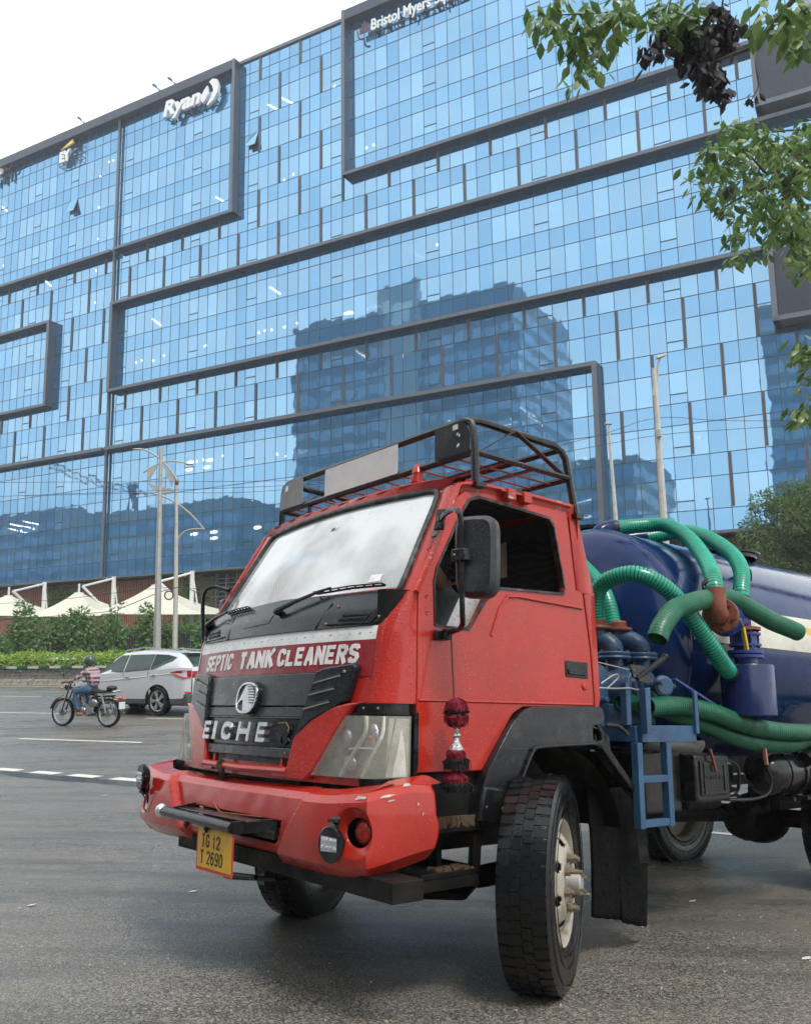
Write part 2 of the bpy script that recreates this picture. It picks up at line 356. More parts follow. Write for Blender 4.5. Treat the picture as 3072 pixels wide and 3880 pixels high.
M['blue_tank'] = plain('navy_tank_paint', (.005, .019, .085), .13, var=.2, coat=.05, spec=.25, bumpy=.05, bscale=2.5, dirt=(.03,.05,.11), dirt_amt=.5, dscale=3)
M['blue_steel'] = plain('blue_painted_steel', (.028, .085, .17), .4, var=.2, dirt=(.02,.03,.05), dirt_amt=.6, dscale=9, bumpy=.15, bscale=50)
M['pump_blue'] = plain('worn_blue_casting', (.03, .075, .15), .38, var=.3, dirt=(.12,.15,.17), dirt_amt=.6, dscale=13, bumpy=.3, bscale=50)
M['valve_blue'] = plain('bright_blue_valve', (.02, .045, .22), .35, dirt=(.05,.03,.02), dirt_amt=.6, dscale=15)
M['rust'] = plain('red_oxide_primer', (.2, .055, .03), .6, var=.3, dirt=(.08,.03,.02), dirt_amt=.7, dscale=12, bumpy=.3, bscale=60)
M['yellow'] = plain('yellow_grip', (.65, .42, .02), .45)
M['cream'] = plain('cream_tank_band', (.62, .6, .5), .4, dirt=(.25,.24,.18), dirt_amt=.6, dscale=4)
M['lamp_lens'] = plain('weathered_lamp_lens', (.34, .34, .28), .22, var=.2, dirt=(.16,.15,.1), dirt_amt=.9, dscale=7, coat=.6, beads=130)
M['lamp_white'] = plain('lamp_reflector', (.62, .6, .53), .25, metal=.2, dirt=(.35,.3,.22), dirt_amt=.5, dscale=9)
M['lamp_dark'] = plain('lamp_inside', (.2, .2, .165), .25, metal=.4, dirt=(.3,.29,.24), dirt_amt=.7, dscale=10)
M['plate'] = plain('yellow_number_plate', (.72, .38, .015), .4, var=.08, dirt=(.35,.2,.05), dirt_amt=.4, dscale=14)
M['ink'] = plain('black_lettering', (.015,.015,.015), .5)
M['led'] = plain('led_lamp_face', (.6,.62,.64), .2, metal=.5, bumpy=.5, bscale=80)
M['board'] = plain('blank_sign_board', (.7,.68,.65), .5, var=.06, dirt=(.35,.33,.3), dirt_amt=.35, dscale=5)
M['grey_sheet'] = plain('grey_sheet_metal', (.2,.2,.2), .4, dirt=(.05,.05,.05), dirt_amt=.6, dscale=9)
M['white_lines'] = plain('road_marking_paint', (.72,.7,.62), .45, var=.12, dirt=(.25,.24,.2), dirt_amt=.5, dscale=3)

# ================================================================== GROUND
NX, NY = .382, .924                      # across the main road
GZ0 = .05 + .0735 * (.5456*NX + 4.4253*NY)
def gz(x, y):
    s = x*NX + y*NY; a = GZ0 - .0735*s; b = GZ0 - .0735*10.6 + .03*(s-10.6) if s < 34 else GZ0 - .0735*10.6 + .03*23.4
    k = .25; return (a + b + math.sqrt((a-b)**2 + k*k)) / 2 if s < 22 else b     # smooth valley (gutter)
def road(a, s):                          # a along the road (to the right), s across it
    return (a*NY + s*NX, -a*NX + s*NY)
g = MB()
ss = [-60, -30, -12, -4, 0, 2, 4, 6, 8, 9, 9.6, 10, 10.4, 10.8, 11.2, 11.8, 12.6, 14, 17, 21.9, 26, 30, 34, 34.4, 60, 120, 400, 1500]
aa = [-900, -300, -120, -60, -30, -15, -8, 0, 8, 15, 30, 60, 120, 300, 900]
I = [[g.av((*road(a, s), gz(*road(a, s)))) for s in ss] for a in aa]
for i in range(len(aa)-1):
    for j in range(len(ss)-1): g.f.append((I[i][j], I[i+1][j], I[i+1][j+1], I[i][j+1]))
tag(obj('ground', g, M['asphalt']), kind='structure')
# painted lines, a few millimetres thick, laid on the surface
def stripe(p, q, w, name='lane_marking', lab=None, h=.006):
    m = MB(); n = 8
    p, q = V3((*p, 0)), V3((*q, 0)); d = (q-p).normalized(); s = V3((-d.y, d.x, 0))*w/2
    L = []
    for i in range(n+1):
        c = p.lerp(q, i/n); r = []
        for e in (-1, 1):
            x = c + s*e; r.append((x.x, x.y, gz(x.x, x.y)+h))
        L.append(r)
    for i in range(n): m.face([L[i][0], L[i+1][0], L[i+1][1], L[i][1]])
    o = obj(name, m, M['white_lines'], smooth=False); rebase(o); tag(o, kind='structure'); return o
RX, RY = NY, -NX
def rpt(s, a): return road(a, s)
for s_, a0, a1, w in ((33.7, -90, 40, .14), (27.8, -34, -27.5, .13), (27.8, -44, -38, .13), (21.6, -29, -20.3, .13), (20.75, -16.6, -12.5, .13), (27.6, -21, -16, .13), (16.0, -16.4, -12.9, .13), (16.0, -8.5, -5, .13)):
    stripe(rpt(s_, a0), rpt(s_, a1), w)
for k, a in enumerate((-14.2, -12.83, -11.85, -10.9, -9.92, -9.05, -8.15, -7.2, -6.25, -5.3, -4.35, -3.4, -2.4)):
    s_ = 12.03 + (a+12.8)*-.13
    stripe(rpt(s_, a), rpt(s_-.08, a+.62), .24)
stripe((3.02, 9.62), (3.62, 9.2), .13)
# standing rain water in the gutter and thrown gravel specks on the surface
mw, tw, bw = newmat('rain_water'); bw.inputs['Base Color'].default_value = (.06, .056, .048, 1); bw.inputs['Roughness'].default_value = .16
bump(tw, bw, noise_n(tw, coords(tw), 4, 3), .1, .02)
pm = MB(); n = 70; top = []; bot = []
for i in range(n+1):
    a = -17 + 13*i/n; w = .16 + .14*noise.noise(V3((a*.9, 3, 0))) + .06*noise.noise(V3((a*4, 7, 0))); c = 11.72 - (a+12.8)*.13 + .1*noise.noise(V3((a*1.1, 0, 0)))
    for L, e in ((top, w), (bot, -w*1.2)):
        x, y = road(a, c+e); L.append((x, y, gz(x, y)+.003))
for i in range(n): pm.face([bot[i], bot[i+1], top[i+1], top[i]])
tag(rebase(obj('water', pm, mw, smooth=False)), kind='structure')
sp = MB()
for i in range(420):
    y = 2.5 + 9*random.random()**1.3; x = (random.random()-.5)*y*1.1; z = gz(x, y); r = random.uniform(.002, .006); a = random.random()*6
    sp.hexa([(x-r, y-r*.7, z), (x+r, y-r, z), (x+r*1.2, y+r, z), (x-r, y+r, z), (x-r*.6, y-r*.5, z+r*.8), (x+r*.5, y-r*.5, z+r), (x+r*.6, y+r*.5, z+r*.7), (x-r*.5, y+r*.6, z+r*.9)])
tag(obj('gravel', sp, plain('pale_grit', (.42, .4, .35), .7)), 'scattered pale grit on the wet asphalt', None, kind='stuff')
for lx, ly, r, lab in ((2.05, 4.9, .03, 'tiny pale petal on the asphalt nearest the front wheel, right of the mudflap'), (-1.5, 6.4, .035, 'tiny pale petal on the asphalt below the yellow number plate'), (-2.4, 5.9, .03, 'tiny pale petal on the open asphalt left of the number plate'), (2.6, 5.6, .025, 'tiny pale petal on the asphalt at the right edge below the tank'), (-4.2, 12.6, .05, 'pale petal by the white gutter dashes'), (1.9, 6.3, .03, 'tiny pale petal on the asphalt below the blue ladder')):
    m = MB(); m.face([(lx-r, ly-r*.5, gz(lx, ly)+.006), (lx+r*.4, ly-r*.7, gz(lx, ly)+.01), (lx+r, ly+r*.5, gz(lx, ly)+.012), (lx-r*.3, ly+r*.7, gz(lx, ly)+.006)])
    tag(rebase(obj('fallen_petal', m, M['white_lines'])), lab, 'petal', 'fallen petals on the road')

# ================================================================== OFFICE BUILDING
AZ = math.atan2(-.48565737, .87414925)
bld = empty('office_building', (0, 73.628, 0), AZ, 'huge blue glass office block with dark projecting frames and staggered fins', 'office building')
CW = 1.2475
def cu_(c): return 24.9 + CW*(c-49)
def kz(k): return 7.45 + 4*k
M['vision'] = m_glass('vision_glass', (.38, .61, .81), (.05, .27, .52), .24, tr=.08)
M['spandrel'] = m_glass('spandrel_glass', (.28, .50, .71), (.045, .23, .47), .25)
M['mullion'] = plain('mullion_metal', (.05, .075, .11), .5)
M['frame'] = plain('dark_frame_cladding', (.042, .058, .085), .45, var=.1, dirt=(.1,.1,.11), dirt_amt=.5, dscale=1)
M['frame_edge'] = plain('frame_edge_metal', (.125, .138, .16), .4, var=.08)
M['fin'] = plain('fin_metal', (.12, .115, .125), .45)
M['screen'] = plain('dark_screen_box', (.022, .03, .045), .5, var=.25, bumpy=.2, bscale=20)
C0, C1 = -17, 56
TOPK = 13.65
rows = []                                 # (k_low, k_high, type)
for k in range(1, 15):
    if k < 14: rows.append((k-.41, k, 's'))
    rows.append((k, k+.59, 'v')) if k < 13 else None
rows += [(13, 13.3, 's'), (13.3, TOPK, 's')]
rows = [r for r in rows if r[2] == 'v' or r[0] < 12.99] if False else rows
darkc = {c for c in range(-40, 60) if c % 7 == 0 and c > 0} | {-7, -8, -14, -15, -20}
darkc = {c for c in darkc}
def vent(c): return c in (1, 9, 15, 23, 31, 39, 47, 55, -6, -11, -16)
opened = {(15, 11), (-6, 11)}
pane_mesh = {}
def pane_me(w, h, mt):
    key = (round(w, 3), round(h, 3), mt)
    if key not in pane_mesh:
        m = MB(); a, b = w/2-.022, h/2-.025
        m.boxp((-a, -.02, -b), (a, .02, b)); me = make_mesh('pane', m, M[mt], smooth=False); pane_mesh[key] = me
    return pane_mesh[key]
panes = []
random.seed(3)
seen = set()
for (k0, k1, ty) in rows:
    if (k0, k1) in seen: continue
    seen.add((k0, k1))
    st = int(math.floor(k0+1e-6))
    for c in range(C0, C1):
        if c >= 53 and (8.0 < k0 < 9.59 or 4.0 < k0+.01 and k1 < 5.66): continue
        mt = 'spandrel' if ty == 's' or (c in darkc and ty == 'v') else 'vision'
        x0, x1 = cu_(c), cu_(c+1)
        if c == 0: x0 += .45
        lst = [(k0, k1)]
        if ty == 'v' and vent(c): lst = [(k0, k0+.18), (k0+.18, k1)]
        for a, b in lst:
            if (c, st) in opened and ty == 'v' and a > k0: continue
            panes.append(((x0+x1)/2, (kz(a)+kz(b))/2, x1-x0, (b-a)*4, mt))
cl = Vector((35.7, -64.4, 1.6))
panes.sort(key=lambda p: (Vector((p[0], 0, p[1])) - cl).length / (p[2]*p[3])**.5 if abs((p[0]-35.7)) < 90 else 1e9)
# the 300 that show largest are parts, the others one joined part
vis = [p for p in panes if 9.3 < p[1] < 54 and p[0] < 31]
hid = [p for p in panes if not (9.3 < p[1] < 54 and p[0] < 31)]
def tiltr(): return (random.gauss(0, .0016), random.gauss(0, .0016), random.gauss(0, .0022))
for i, p in enumerate(vis[:299]):
    o = bpy.data.objects.new('pane', pane_me(p[2], p[3], p[4])); COL.objects.link(o); o.parent = bld; o.location = (p[0], 0, p[1])
    t_ = tiltr(); o.rotation_euler = (t_[0], 0, t_[2])
rest = vis[299:] + hid
for mt in ('vision', 'spandrel'):
    m = MB()
    for p in rest:
        if p[4] != mt: continue
        t_ = tiltr(); a, b = p[2]/2-.03, p[3]/2-.03
        def q(x, z): return (p[0]+x, -.02 + x*t_[2] - z*t_[0], p[1]+z)
        m.face([q(-a, -b), q(a, -b), q(a, b), q(-a, b)])
    o = obj('pane_field', m, M[mt], bld, smooth=False, weld=False); tag(o, kind='stuff')
# open awning panes
for c, k in opened:
    x0, x1 = cu_(c)+.04, cu_(c+1)-.04; zt, zb = kz(k+.59), kz(k+.18); m = MB()
    m.hexa([(x0, -.62, zb), (x1, -.62, zb), (x1, -.56, zb), (x0, -.56, zb), (x0, -.06, zt), (x1, -.06, zt), (x1, 0, zt), (x0, 0, zt)])
    obj('open_pane', m, M['vision'], bld, smooth=False)
    m = MB(); m.boxp((x0, .02, zb), (x1, .04, zt)); obj('dark_opening', m, M['screen'], bld, smooth=False)
# mullion grid
m = MB()
for c in range(C0, C1+1):
    m.boxp((cu_(c)-.022, -.04, kz(.6)), (cu_(c)+.022, .09, kz(TOPK)))
hs = sorted({r[0] for r in rows} | {TOPK})
for k in hs: m.boxp((cu_(C0), -.04, kz(k)-.028), (cu_(C1), .088, kz(k)+.028))
for c in range(C0, C1):
    if vent(c):
        for k in range(1, 13): m.boxp((cu_(c)+.03, -.05, kz(k+.18)-.04), (cu_(c+1)-.03, .086, kz(k+.18)+.04))
tag(obj('mullion_grid', m, M['mullion'], bld, smooth=False, weld=False), kind='stuff')
m = MB(); m.boxp((cu_(C0), .12, kz(.58)), (cu_(C1), 30, kz(TOPK)-.1)); obj('building_core', m, M['mullion'], bld, smooth=False)
# projecting frames: (u0, u1, k0, k1)
E_ = .92
def hband(u0, u1, k, th=.26):
    m = MB(); m.boxp((u0, -E_, kz(k)), (u1, .1, kz(k)+th)); obj('frame_band', m, M['frame'], bld, smooth=False)
    n = int((u1-u0)/3.74)+1; w = (u1-u0)/n
    for i in range(n):
        e = MB(); e.boxp((u0+i*w+.01, -E_-.04, kz(k)-.02), (u0+(i+1)*w-.01, -E_-.002, kz(k)+th+.02)); obj('frame_trim', e, M['frame_edge'], bld, smooth=False)
def vband(u, k0, k1, th=.3):
    m = MB(); m.boxp((u, -E_+.002, kz(k0)), (u+th, .1, kz(k1))); obj('frame_jamb', m, M['frame'], bld, smooth=False)
    e = MB(); e.boxp((u-.02, -E_-.042, kz(k0)-.02), (u+th+.02, -E_-.004, kz(k1)+.03)); obj('frame_trim', e, M['frame_edge'], bld, smooth=False)
UL, UR = cu_(C0), cu_(C1)
J = -35.8
hband(UL, J-.05, 9.48); hband(J+.3, -18.75, 9.5); vband(-19.1, 9.5, 13.72)
m = MB(); m.boxp((UL, -E_, kz(13.46)), (-18.8, .1, kz(13.72))); obj('parapet_band', m, M['frame'], bld, smooth=False)
vband(-5.75, 9.5, 13.75)
hband(-5.75, UR, 9.5)
m = MB(); m.boxp((-5.5, -E_, kz(13.5)), (UR, .1, kz(13.75))); obj('parapet_band', m, M['frame'], bld, smooth=False)
m = MB(); m.boxp((-18.8, -.2, kz(TOPK)), (-5.75, .1, kz(TOPK)+.35)); obj('parapet_coping', m, M['frame_edge'], bld, smooth=False)
hband(J+.3, UR, 7.93); vband(J+.3, 5.5, 7.95, .35); hband(J+.3, UR, 5.5)
hband(UL, cu_(-7)-.25, 7.93); vband(cu_(-7)-.5, 5.5, 7.99, .32); hband(UL, cu_(-7)-.25, 5.5)
hband(UL, J-.05, 3.93, .3); hband(J+.3, 17.0, 3.93, .3); vband(16.9, .62, 4.0, .35)
# movement joint pipe
m = MB(); m.tube([(J, -.35, kz(.6)), (J, -.35, kz(13.7))], .14, 10); obj('joint_cover', m, M['frame_edge'], bld)
# fins
def fin(c, k0, k1):
    m = MB(); u = cu_(c)
    m.boxp((u-.02, -.12, kz(k0)+.1), (u+.04, -.05, kz(k1)-.05)); m.boxp((u+.15, -.12, kz(k0)+.1), (u+.21, -.05, kz(k1)-.05)); m.boxp((u+.04, -.07, kz(k0)+.1), (u+.15, -.05, kz(k1)-.05))
    obj('fin', m, M['fin'], bld, smooth=False)
for c in (4, 8, 12, 28, 32, 36, 40, 44, 48, 52): fin(c, 9, 9.5)
for c in (2, 6, 10, 14, 18, 22, 26, 30, 34, 38, 42, 46, 50): fin(c, 8.05, 9)
for k, cs in ((9, (16, 20, 24)), (10, (18, 22)), (11, (16, 20, 24)), (12, (18, 22)), (13, (16, 20, 24))):
    for c in cs: fin(c, k, min(k+1, TOPK))
for c in (2, 6, 10, 14, 18, 22, 26, 30, 34, 38, 42, 46, 50): fin(c, 5, 5.5)
for c in (4, 8, 12, 16, 20, 24, 28, 32, 36, 40, 44, 48, 52): fin(c, 4 if c > 41 else 4.07, 5)
for c in (46, 50, 54): fin(c, 3, 4)
for c in (44, 48, 52): fin(c, 2, 3)
for c in (46, 50, 54): fin(c, 1, 2)
for c, k0, k1 in ((-3, 8, 9.0), (-8, 8, 9), (-12, 8, 9), (-5, 7, 8), (-1, 7, 8), (-3, 6, 7), (-5, 5, 6), (-1, 5, 6), (-3, 4.07, 5), (-8, 4.07, 5), (-12, 4.07, 5), (-10, 5, 5.5), (-14, 5, 5.5), (-5, 9, 9.48), (-1, 9, 9.48), (-10, 9, 9.48), (-14, 9, 9.48)):
    fin(c, k0, k1)
# dark screen boxes at the right
for k0, k1 in ((8.13, 9.5), (4.1, 5.5)):
    m = MB(); m.boxp((30.3, -1.4, kz(k0)+.35), (UR+6, .1, kz(k1))); obj('screen_panel', m, M['screen'], bld, smooth=False)
    m = MB(); m.boxp((30.0, -1.55, kz(k0)), (UR+6, .1, kz(k0)+.34)); m.boxp((29.9, -1.55, kz(k0)), (30.28, .1, kz(k1))); obj('screen_frame', m, M['frame_edge'], bld, smooth=False)
# bottom ledge, recessed podium with vertical battens
m = MB(); m.boxp((UL, -.5, kz(.55)), (UR, 1, kz(.6))); obj('glass_sill', m, M['frame_edge'], bld, smooth=False)
M['podium'] = plain('dark_podium_wall', (.03, .022, .02), .7)
M['batten'] = plain('terracotta_batten', (.38, .17, .10), .55, var=.2)
M['batten_dark'] = plain('brown_batten', (.06, .045, .042), .6, var=.2)
m = MB(); m.boxp((UL, 1.2, -1), (UR, 20, kz(.55))); obj('podium_wall', m, M['podium'], bld, smooth=False)
zt = kz(.5)
for u0, u1, mt in ((UL, cu_(10.2), 'batten'), (cu_(14.1), cu_(30), 'batten'), (cu_(30), UR, 'batten_dark')):
    m = MB(); u = u0
    while u < u1: m.boxp((u, .9, 0), (u+.14, 1.19, zt)); u += .3
    tag(obj('batten_screen', m, M[mt], bld, smooth=False, weld=False), kind='stuff')
m = MB()
for i in range(22): z = zt - .5 - i*.42; m.boxp((cu_(11.9), .75, z), (cu_(14), 1.15, z+.07))
for u in (11.9, 12.9, 13.95): m.boxp((cu_(u), .7, 0), (cu_(u)+.12, 1.15, zt))
obj('louvre', m, M['grey_sheet'], bld, smooth=False)
# ceiling lamps of the offices, behind the panes
M['lamp'] = emis('office_lamp', (1, .97, .9), 13)
LAMPS = [(17.33, 12.13, 's'), (18.78, 12.15, 's'), (-8.44, 9.25, 's'), (-14.78, 10.21, 's'), (-15.59, 12.19, 's'), (12.07, 10.09, 's'), (25.52, 5.21, 's'), (5.38, 7.22, 's'), (17.76, 7.24, 's'), (18.55, 10.05, 'd'), (19.44, 10.12, 'd'), (-2.28, 12.05, 'd'), (-2.26, 11.11, 'd'), (-2.13, 10.14, 'd'), (-2.28, 9.21, 'd'), (-2.21, 8.27, 'd'), (23.28, 12.05, 'd'), (26.13, 10.17, 'd'), (26.74, 10.18, 'd'), (3.12, 6.24, 'd'), (3.78, 6.26, 'd'), (5.12, 6.19, 'd'), (6.29, 6.25, 'd'), (10.94, 6.26, 'd'), (10.7, 6.25, 'd'), (16.23, 6.27, 'd'), (16.79, 6.29, 'd'), (17.46, 6.26, 'd'), (18.68, 6.26, 'd'), (19.87, 6.28, 'd'), (-2.23, 12.04, 'd'), (-2.26, 11.11, 'd'), (-2.14, 10.15, 'd'), (-1.21, 12.39, 'd'), (-0.67, 12.39, 'd'), (-9.62, 2.31, 'l'), (-8.57, 2.24, 'l'), (-11.39, 2.28, 'l'), (-10.64, 2.23, 'l'), (-9.58, 2.17, 'l'), (-11.51, 2.15, 'l'), (-9.75, 2.02, 'l'), (-10.44, 2.09, 'd'), (-8.74, 2.1, 'd'), (11.54, 3.29, 'e'), (9.54, 3.31, 'e'), (11.24, 3.12, 'e'), (9.36, 3.13, 'e'), (10.87, 3.32, 'd'), (10.19, 3.31, 'd'), (18.11, 3.19, 'd'), (12.87, 3.35, 'd'), (19.53, 3.15, 'r'), (20.58, 3.15, 'r'), (16.34, 1.5, 'e'), (10.09, 1.5, 'e'), (12.1, 1.5, 'e'), (12.11, 1.35, 'e'), (17.89, 1.35, 'e'), (38.08, 3.27, 's'), (38.6, 3.07, 's'), (36.61, 3.07, 'r'), (41.56, 1.37, 'r'), (41.64, 1.05, 'r'), (32.47, 3.35, 'd'), (36.9, 3.19, 'd'), (32.28, 2.28, 'd'), (37.33, 2.19, 'd'), (41.66, 2.2, 'd'), (41.2, 2.1, 'd'), (24.41, 6.24, 'e'), (26.71, 6.24, 'e'), (24.81, 6.21, 'd'), (26.1, 6.22, 'd'), (27.17, 6.22, 'd'), (31.83, 7.32, 'd'), (30.3, 7.2, 's'), (25.55, 5.18, 's'), (28.49, 4.96, 'e'), (29.24, 4.96, 'e'), (28.68, 4.91, 'e'), (48.43, 2.32, 'd'), (43.9, 2.24, 'd'), (41.68, 2.2, 'd'), (41.61, 1.37, 'r'), (41.65, 1.06, 'r')]
for c, k, ty in LAMPS:
    w, h, a = {'s': (.85, .09, -38), 'd': (.13, .13, 0), 'e': (.5, .16, 0), 'l': (.8, .06, -14), 'r': (.9, .06, 12)}[ty]
    m = MB(); u, z, ca, sa = cu_(c), kz(k), math.cos(R(a)), math.sin(R(a)); n = 10
    P = [(-w, -h), (w, -h), (w, h), (-w, h)] if ty in 'slr' else [(w*math.cos(i*.6283), h*math.sin(i*.6283)) for i in range(n)]
    m.face([(u+x*ca-y*sa, .05, z+x*sa+y*ca) for x, y in P])
    obj('office_lamp', m, M['lamp'], bld, smooth=False)
# ---------------- company signs standing off the facade
M['sign_white'] = plain('white_sign_letter', (.85,.85,.83), .5, var=.03)
M['sign_side'] = plain('dark_sign_side', (.06,.07,.09), .5)
M['sign_yellow'] = plain('yellow_sign_beam', (.8,.68,.12), .5)
M['sign_purple'] = plain('plum_sign_hand', (.13,.06,.09), .5)
BM = Matrix.Translation((0, 73.628, 0)) @ Matrix.Rotation(AZ, 4, 'Z')
def sign(name, label, u, z):
    e = bpy.data.objects.new(name, None); COL.objects.link(e); e.matrix_world = BM @ Matrix.Translation((u, -.5, z)); return tag(e, label, 'sign')
def word(e, s, x0, x1, y0, y1, depth=.22, mt='sign_white', **kw):
    w = (x1-x0)
    m = MB(); put_text(m, s, lambda x, y, z: (x, -z - depth/2, y), x0, x1, y0, y1, extrude=depth/2, **kw)
    o = obj('lettering', m, M[mt], e, smooth=False, weld=False)
    return o
# R y a n with its two-part mark
e = sign('company_sign', 'large white Ryan sign with split leaf mark at the top of the framed bay', cu_(6), kz(12.93))
word(e, 'Ryan', 0, 5.25, -.75, 1.62, .35, shear=.22, offset=.035)
m = MB(); m.prism([[(5.35,.1),(5.42,.55),(5.75,1.0),(6.2,1.45),(6.25,.95),(6.35,.45),(5.95,-.1),(5.6,-.35)]], lambda a,b,d: (a,d,b), -.35, 0)
m.prism([[(6.45,1.75),(6.9,2.0),(7.5,1.75),(7.75,1.0),(7.6,.2),(7.1,-.5),(6.35,-.85),(6.15,-.75),(6.75,-.1),(7.05,.6),(6.9,1.15)]], lambda a,b,d: (a,d,b), -.35, 0)
obj('split_mark', m, M['sign_white'], e, smooth=False)
m = MB()
for x in (.3, 1.6, 2.9, 4.2, 5.8, 7): m.boxp((x, 0, -.3), (x+.08, .5, -.2))
m.boxp((0, .05, -.32), (7.2, .12, -.22)); obj('bracket', m, M['sign_side'], e, smooth=False)
# EY on a cage
e = sign('company_sign', 'white EY sign with yellow beam on a steel cage by the roof edge', cu_(-7.3), kz(12.72))
m = MB(); 
for x in (0, .8, 1.6, 2.4, 3.2):
    for y in (-.05, .45): m.boxp((x, y, 0), (x+.05, y+.05, 2.9))
for z in (0, .7, 1.4, 2.1, 2.85):
    for y in (-.05, .45): m.boxp((0, y, z), (3.25, y+.05, z+.05))
    for x in (0, 3.2): m.boxp((x, -.05, z), (x+.05, .5, z+.05))
obj('cage', m, M['sign_side'], e, smooth=False)
word(e, 'EY', .15, 1.95, .35, 1.75, .2, offset=.06)
m = MB(); m.prism([[(.4,1.95),(2.3,2.75),(2.45,2.25)]], lambda a,b,d: (a,d,b), -.25, -.06); obj('beam_mark', m, M['sign_yellow'], e, smooth=False)
# partly hidden cloud sign at the picture edge
e = sign('company_sign', 'small white OUD lettering cut by the left edge below the parapet', cu_(-16.6), kz(13.12))
word(e, 'OUD', -.1, 1.45, .55, 1.35, .2, offset=.05); word(e, 'io', 1.6, 2.4, .75, 1.25, .1, 'sign_side')
word(e, 'NETWORK', -1.2, 1.4, .1, .42, .1, 'sign_side')
m = MB(); m.lathe([(.42, 0), (.5, 0), (.5, .15), (.42, .15), (.42, 0)], (2.55, -.1, 1.2), (0, -1, 0), 14)
for x in (.2, 1.5, 2.8): m.boxp((x, .1, -.7), (x+.07, .4, .5))
obj('bracket', m, M['sign_side'], e, smooth=False)
# Bristol Myers Squibb with hand mark
e = sign('company_sign', 'white Bristol Myers Squibb lettering with plum hand mark at the roof frame', cu_(26.95), kz(12.97))
word(e, 'Bristol Myers Squibb', 0, 9.75, -.32, 1.22, .14, offset=.012)
m = MB()
for i, (x, h) in enumerate(((-1.25,.55),(-1.02,.95),(-.78,1.12),(-.54,.95),(-.3,.7))): m.boxp((x, -.2, .1), (x+.13, -.05, .1+h))
m.tube(smoothpath([(-1.5,-.12,.5),(-1.42,-.12,-.1),(-1.15,-.12,-.42),(-.85,-.12,-.5)], 5), .09, 8); obj('hand_mark', m, M['sign_purple'], e)
m = MB(); m.boxp((0,.05,-.1),(9.7,.11,0)); m.boxp((0,.05,.6),(9.7,.11,.68))
for i in range(8): m.boxp((.3+i*1.28,.0,-.1),(.38+i*1.28,.45,.9))
obj('bracket', m, M['sign_side'], e, smooth=False)
# roof lights on raking arms
for c, lab in ((-3.9, 'lone roof floodlight arm above the EY sign'), (5.6, 'roof floodlight arm at the left above the Ryan sign'), (7.4, 'roof floodlight arm at the right above the Ryan sign')):
    e = bpy.data.objects.new('roof_floodlight', None); COL.objects.link(e); e.matrix_world = BM @ Matrix.Translation((cu_(c), -.3, kz(13.72))); tag(e, lab, 'floodlight', 'roof floodlights')
    m = MB(); m.beam((0,0,0),(-1.1,-.2,1.1),.12,.12); m.beam((-.5,0,0),(-.5,0,.55),.3,.3); obj('arm', m, M['frame_edge'], e, smooth=False)
    m = MB(); m.beam((-1.0,-.2,1.1),(-1.35,-.3,1.35),.35,.18); obj('lamp_head', m, M['sign_side'], e, smooth=False)

# ================================================================== OTHER BUILDINGS (across the road; seen only as reflections in the glass, except one added unseen block)
def far_block(label, u0, u1, d0, d1, h, mt, wmt, fh=3.9, extra=None):
    e = bpy.data.objects.new('distant_building', None); COL.objects.link(e)
    e.matrix_world = BM @ Matrix.Translation(((u0+u1)/2, -(d0+d1)/2, 0)); tag(e, label, 'building')
    w, d = (u1-u0)/2, (d1-d0)/2
    m = MB(); m.boxp((-w, -d, 0), (w, d, h)); obj('wall', m, mt, e, smooth=False)
    m = MB(); n = int(h/fh)
    for i in range(n):
        z = i*fh + 1.1
        nb = max(2, int(2*w/3.2)); bw_ = 2*w/nb
        for j in range(nb): m.boxp((-w+j*bw_+.25, d-.1, z), (-w+(j+1)*bw_-.25, d+.04, z+2.1))
        nb = max(2, int(2*d/3.2)); bw_ = 2*d/nb
        for j in range(nb): m.boxp((w-.1, -d+j*bw_+.25, z), (w+.04, -d+(j+1)*bw_-.25, z+2.1))
    tag(obj('window', m, wmt, e, smooth=False, weld=False), kind='stuff')
    if extra: extra(e, w, d, h)
    return e
M['tower_wall'] = plain('slate_tower_wall', (.10, .13, .17), .5, var=.1, vs=.1)
M['tower_win'] = plain('tower_window', (.22, .32, .44), .2, var=.3, vs=.3)
M['pale_wall'] = plain('pale_tower_wall', (.28, .30, .32), .5, var=.1, vs=.1)
M['low_wall'] = plain('grey_rendered_wall', (.17, .19, .2), .6, var=.2, vs=.1)
def tower_top(e, w, d, h):
    m = MB(); m.boxp((-w*.1, d-1, 0), (w*.22, d+.7, h+5)); obj('core_strip', m, M['pale_wall'], e, smooth=False)
    m = MB(); m.boxp((-w*.05, d+.7, h-4), (w*.17, d+.85, h+1)); obj('emblem_board', m, M['board'], e, smooth=False)
far_block('tall slate tower mirrored in the middle of the glass facade', -78, -25, 90, 122, 74, M['tower_wall'], M['tower_win'], extra=tower_top)
far_block('low grey block mirrored beside the tower reflection', -24, -3, 92, 118, 37, M['low_wall'], M['tower_win'])
far_block('tower mirrored at the right end of the facade', 19, 48, 92, 122, 60, M['tower_wall'], M['tower_win'])
far_block('long low block mirrored at the left foot of the facade', -155, -96, 92, 120, 38, M['low_wall'], M['tower_win'])
far_block('second long low block mirrored at the far left foot', -240, -157, 96, 126, 42, M['tower_wall'], M['tower_win'])
far_block('low dark block behind the viewpoint, unseen, added to darken reflections in the truck paint', 2, 115, 90, 108, 13, M['tower_wall'], M['tower_win'])  # unseen block, added so door and tank reflect less bright sky
e = bpy.data.objects.new('tower_crane', None); COL.objects.link(e); e.matrix_world = BM @ Matrix.Translation((-138, -100, 38)); tag(e, 'lattice tower crane with raised jib mirrored low in the glass', 'crane')
m = MB(); P0_, P1_ = V3((0, 0, 6)), V3((-34, 0, 17))
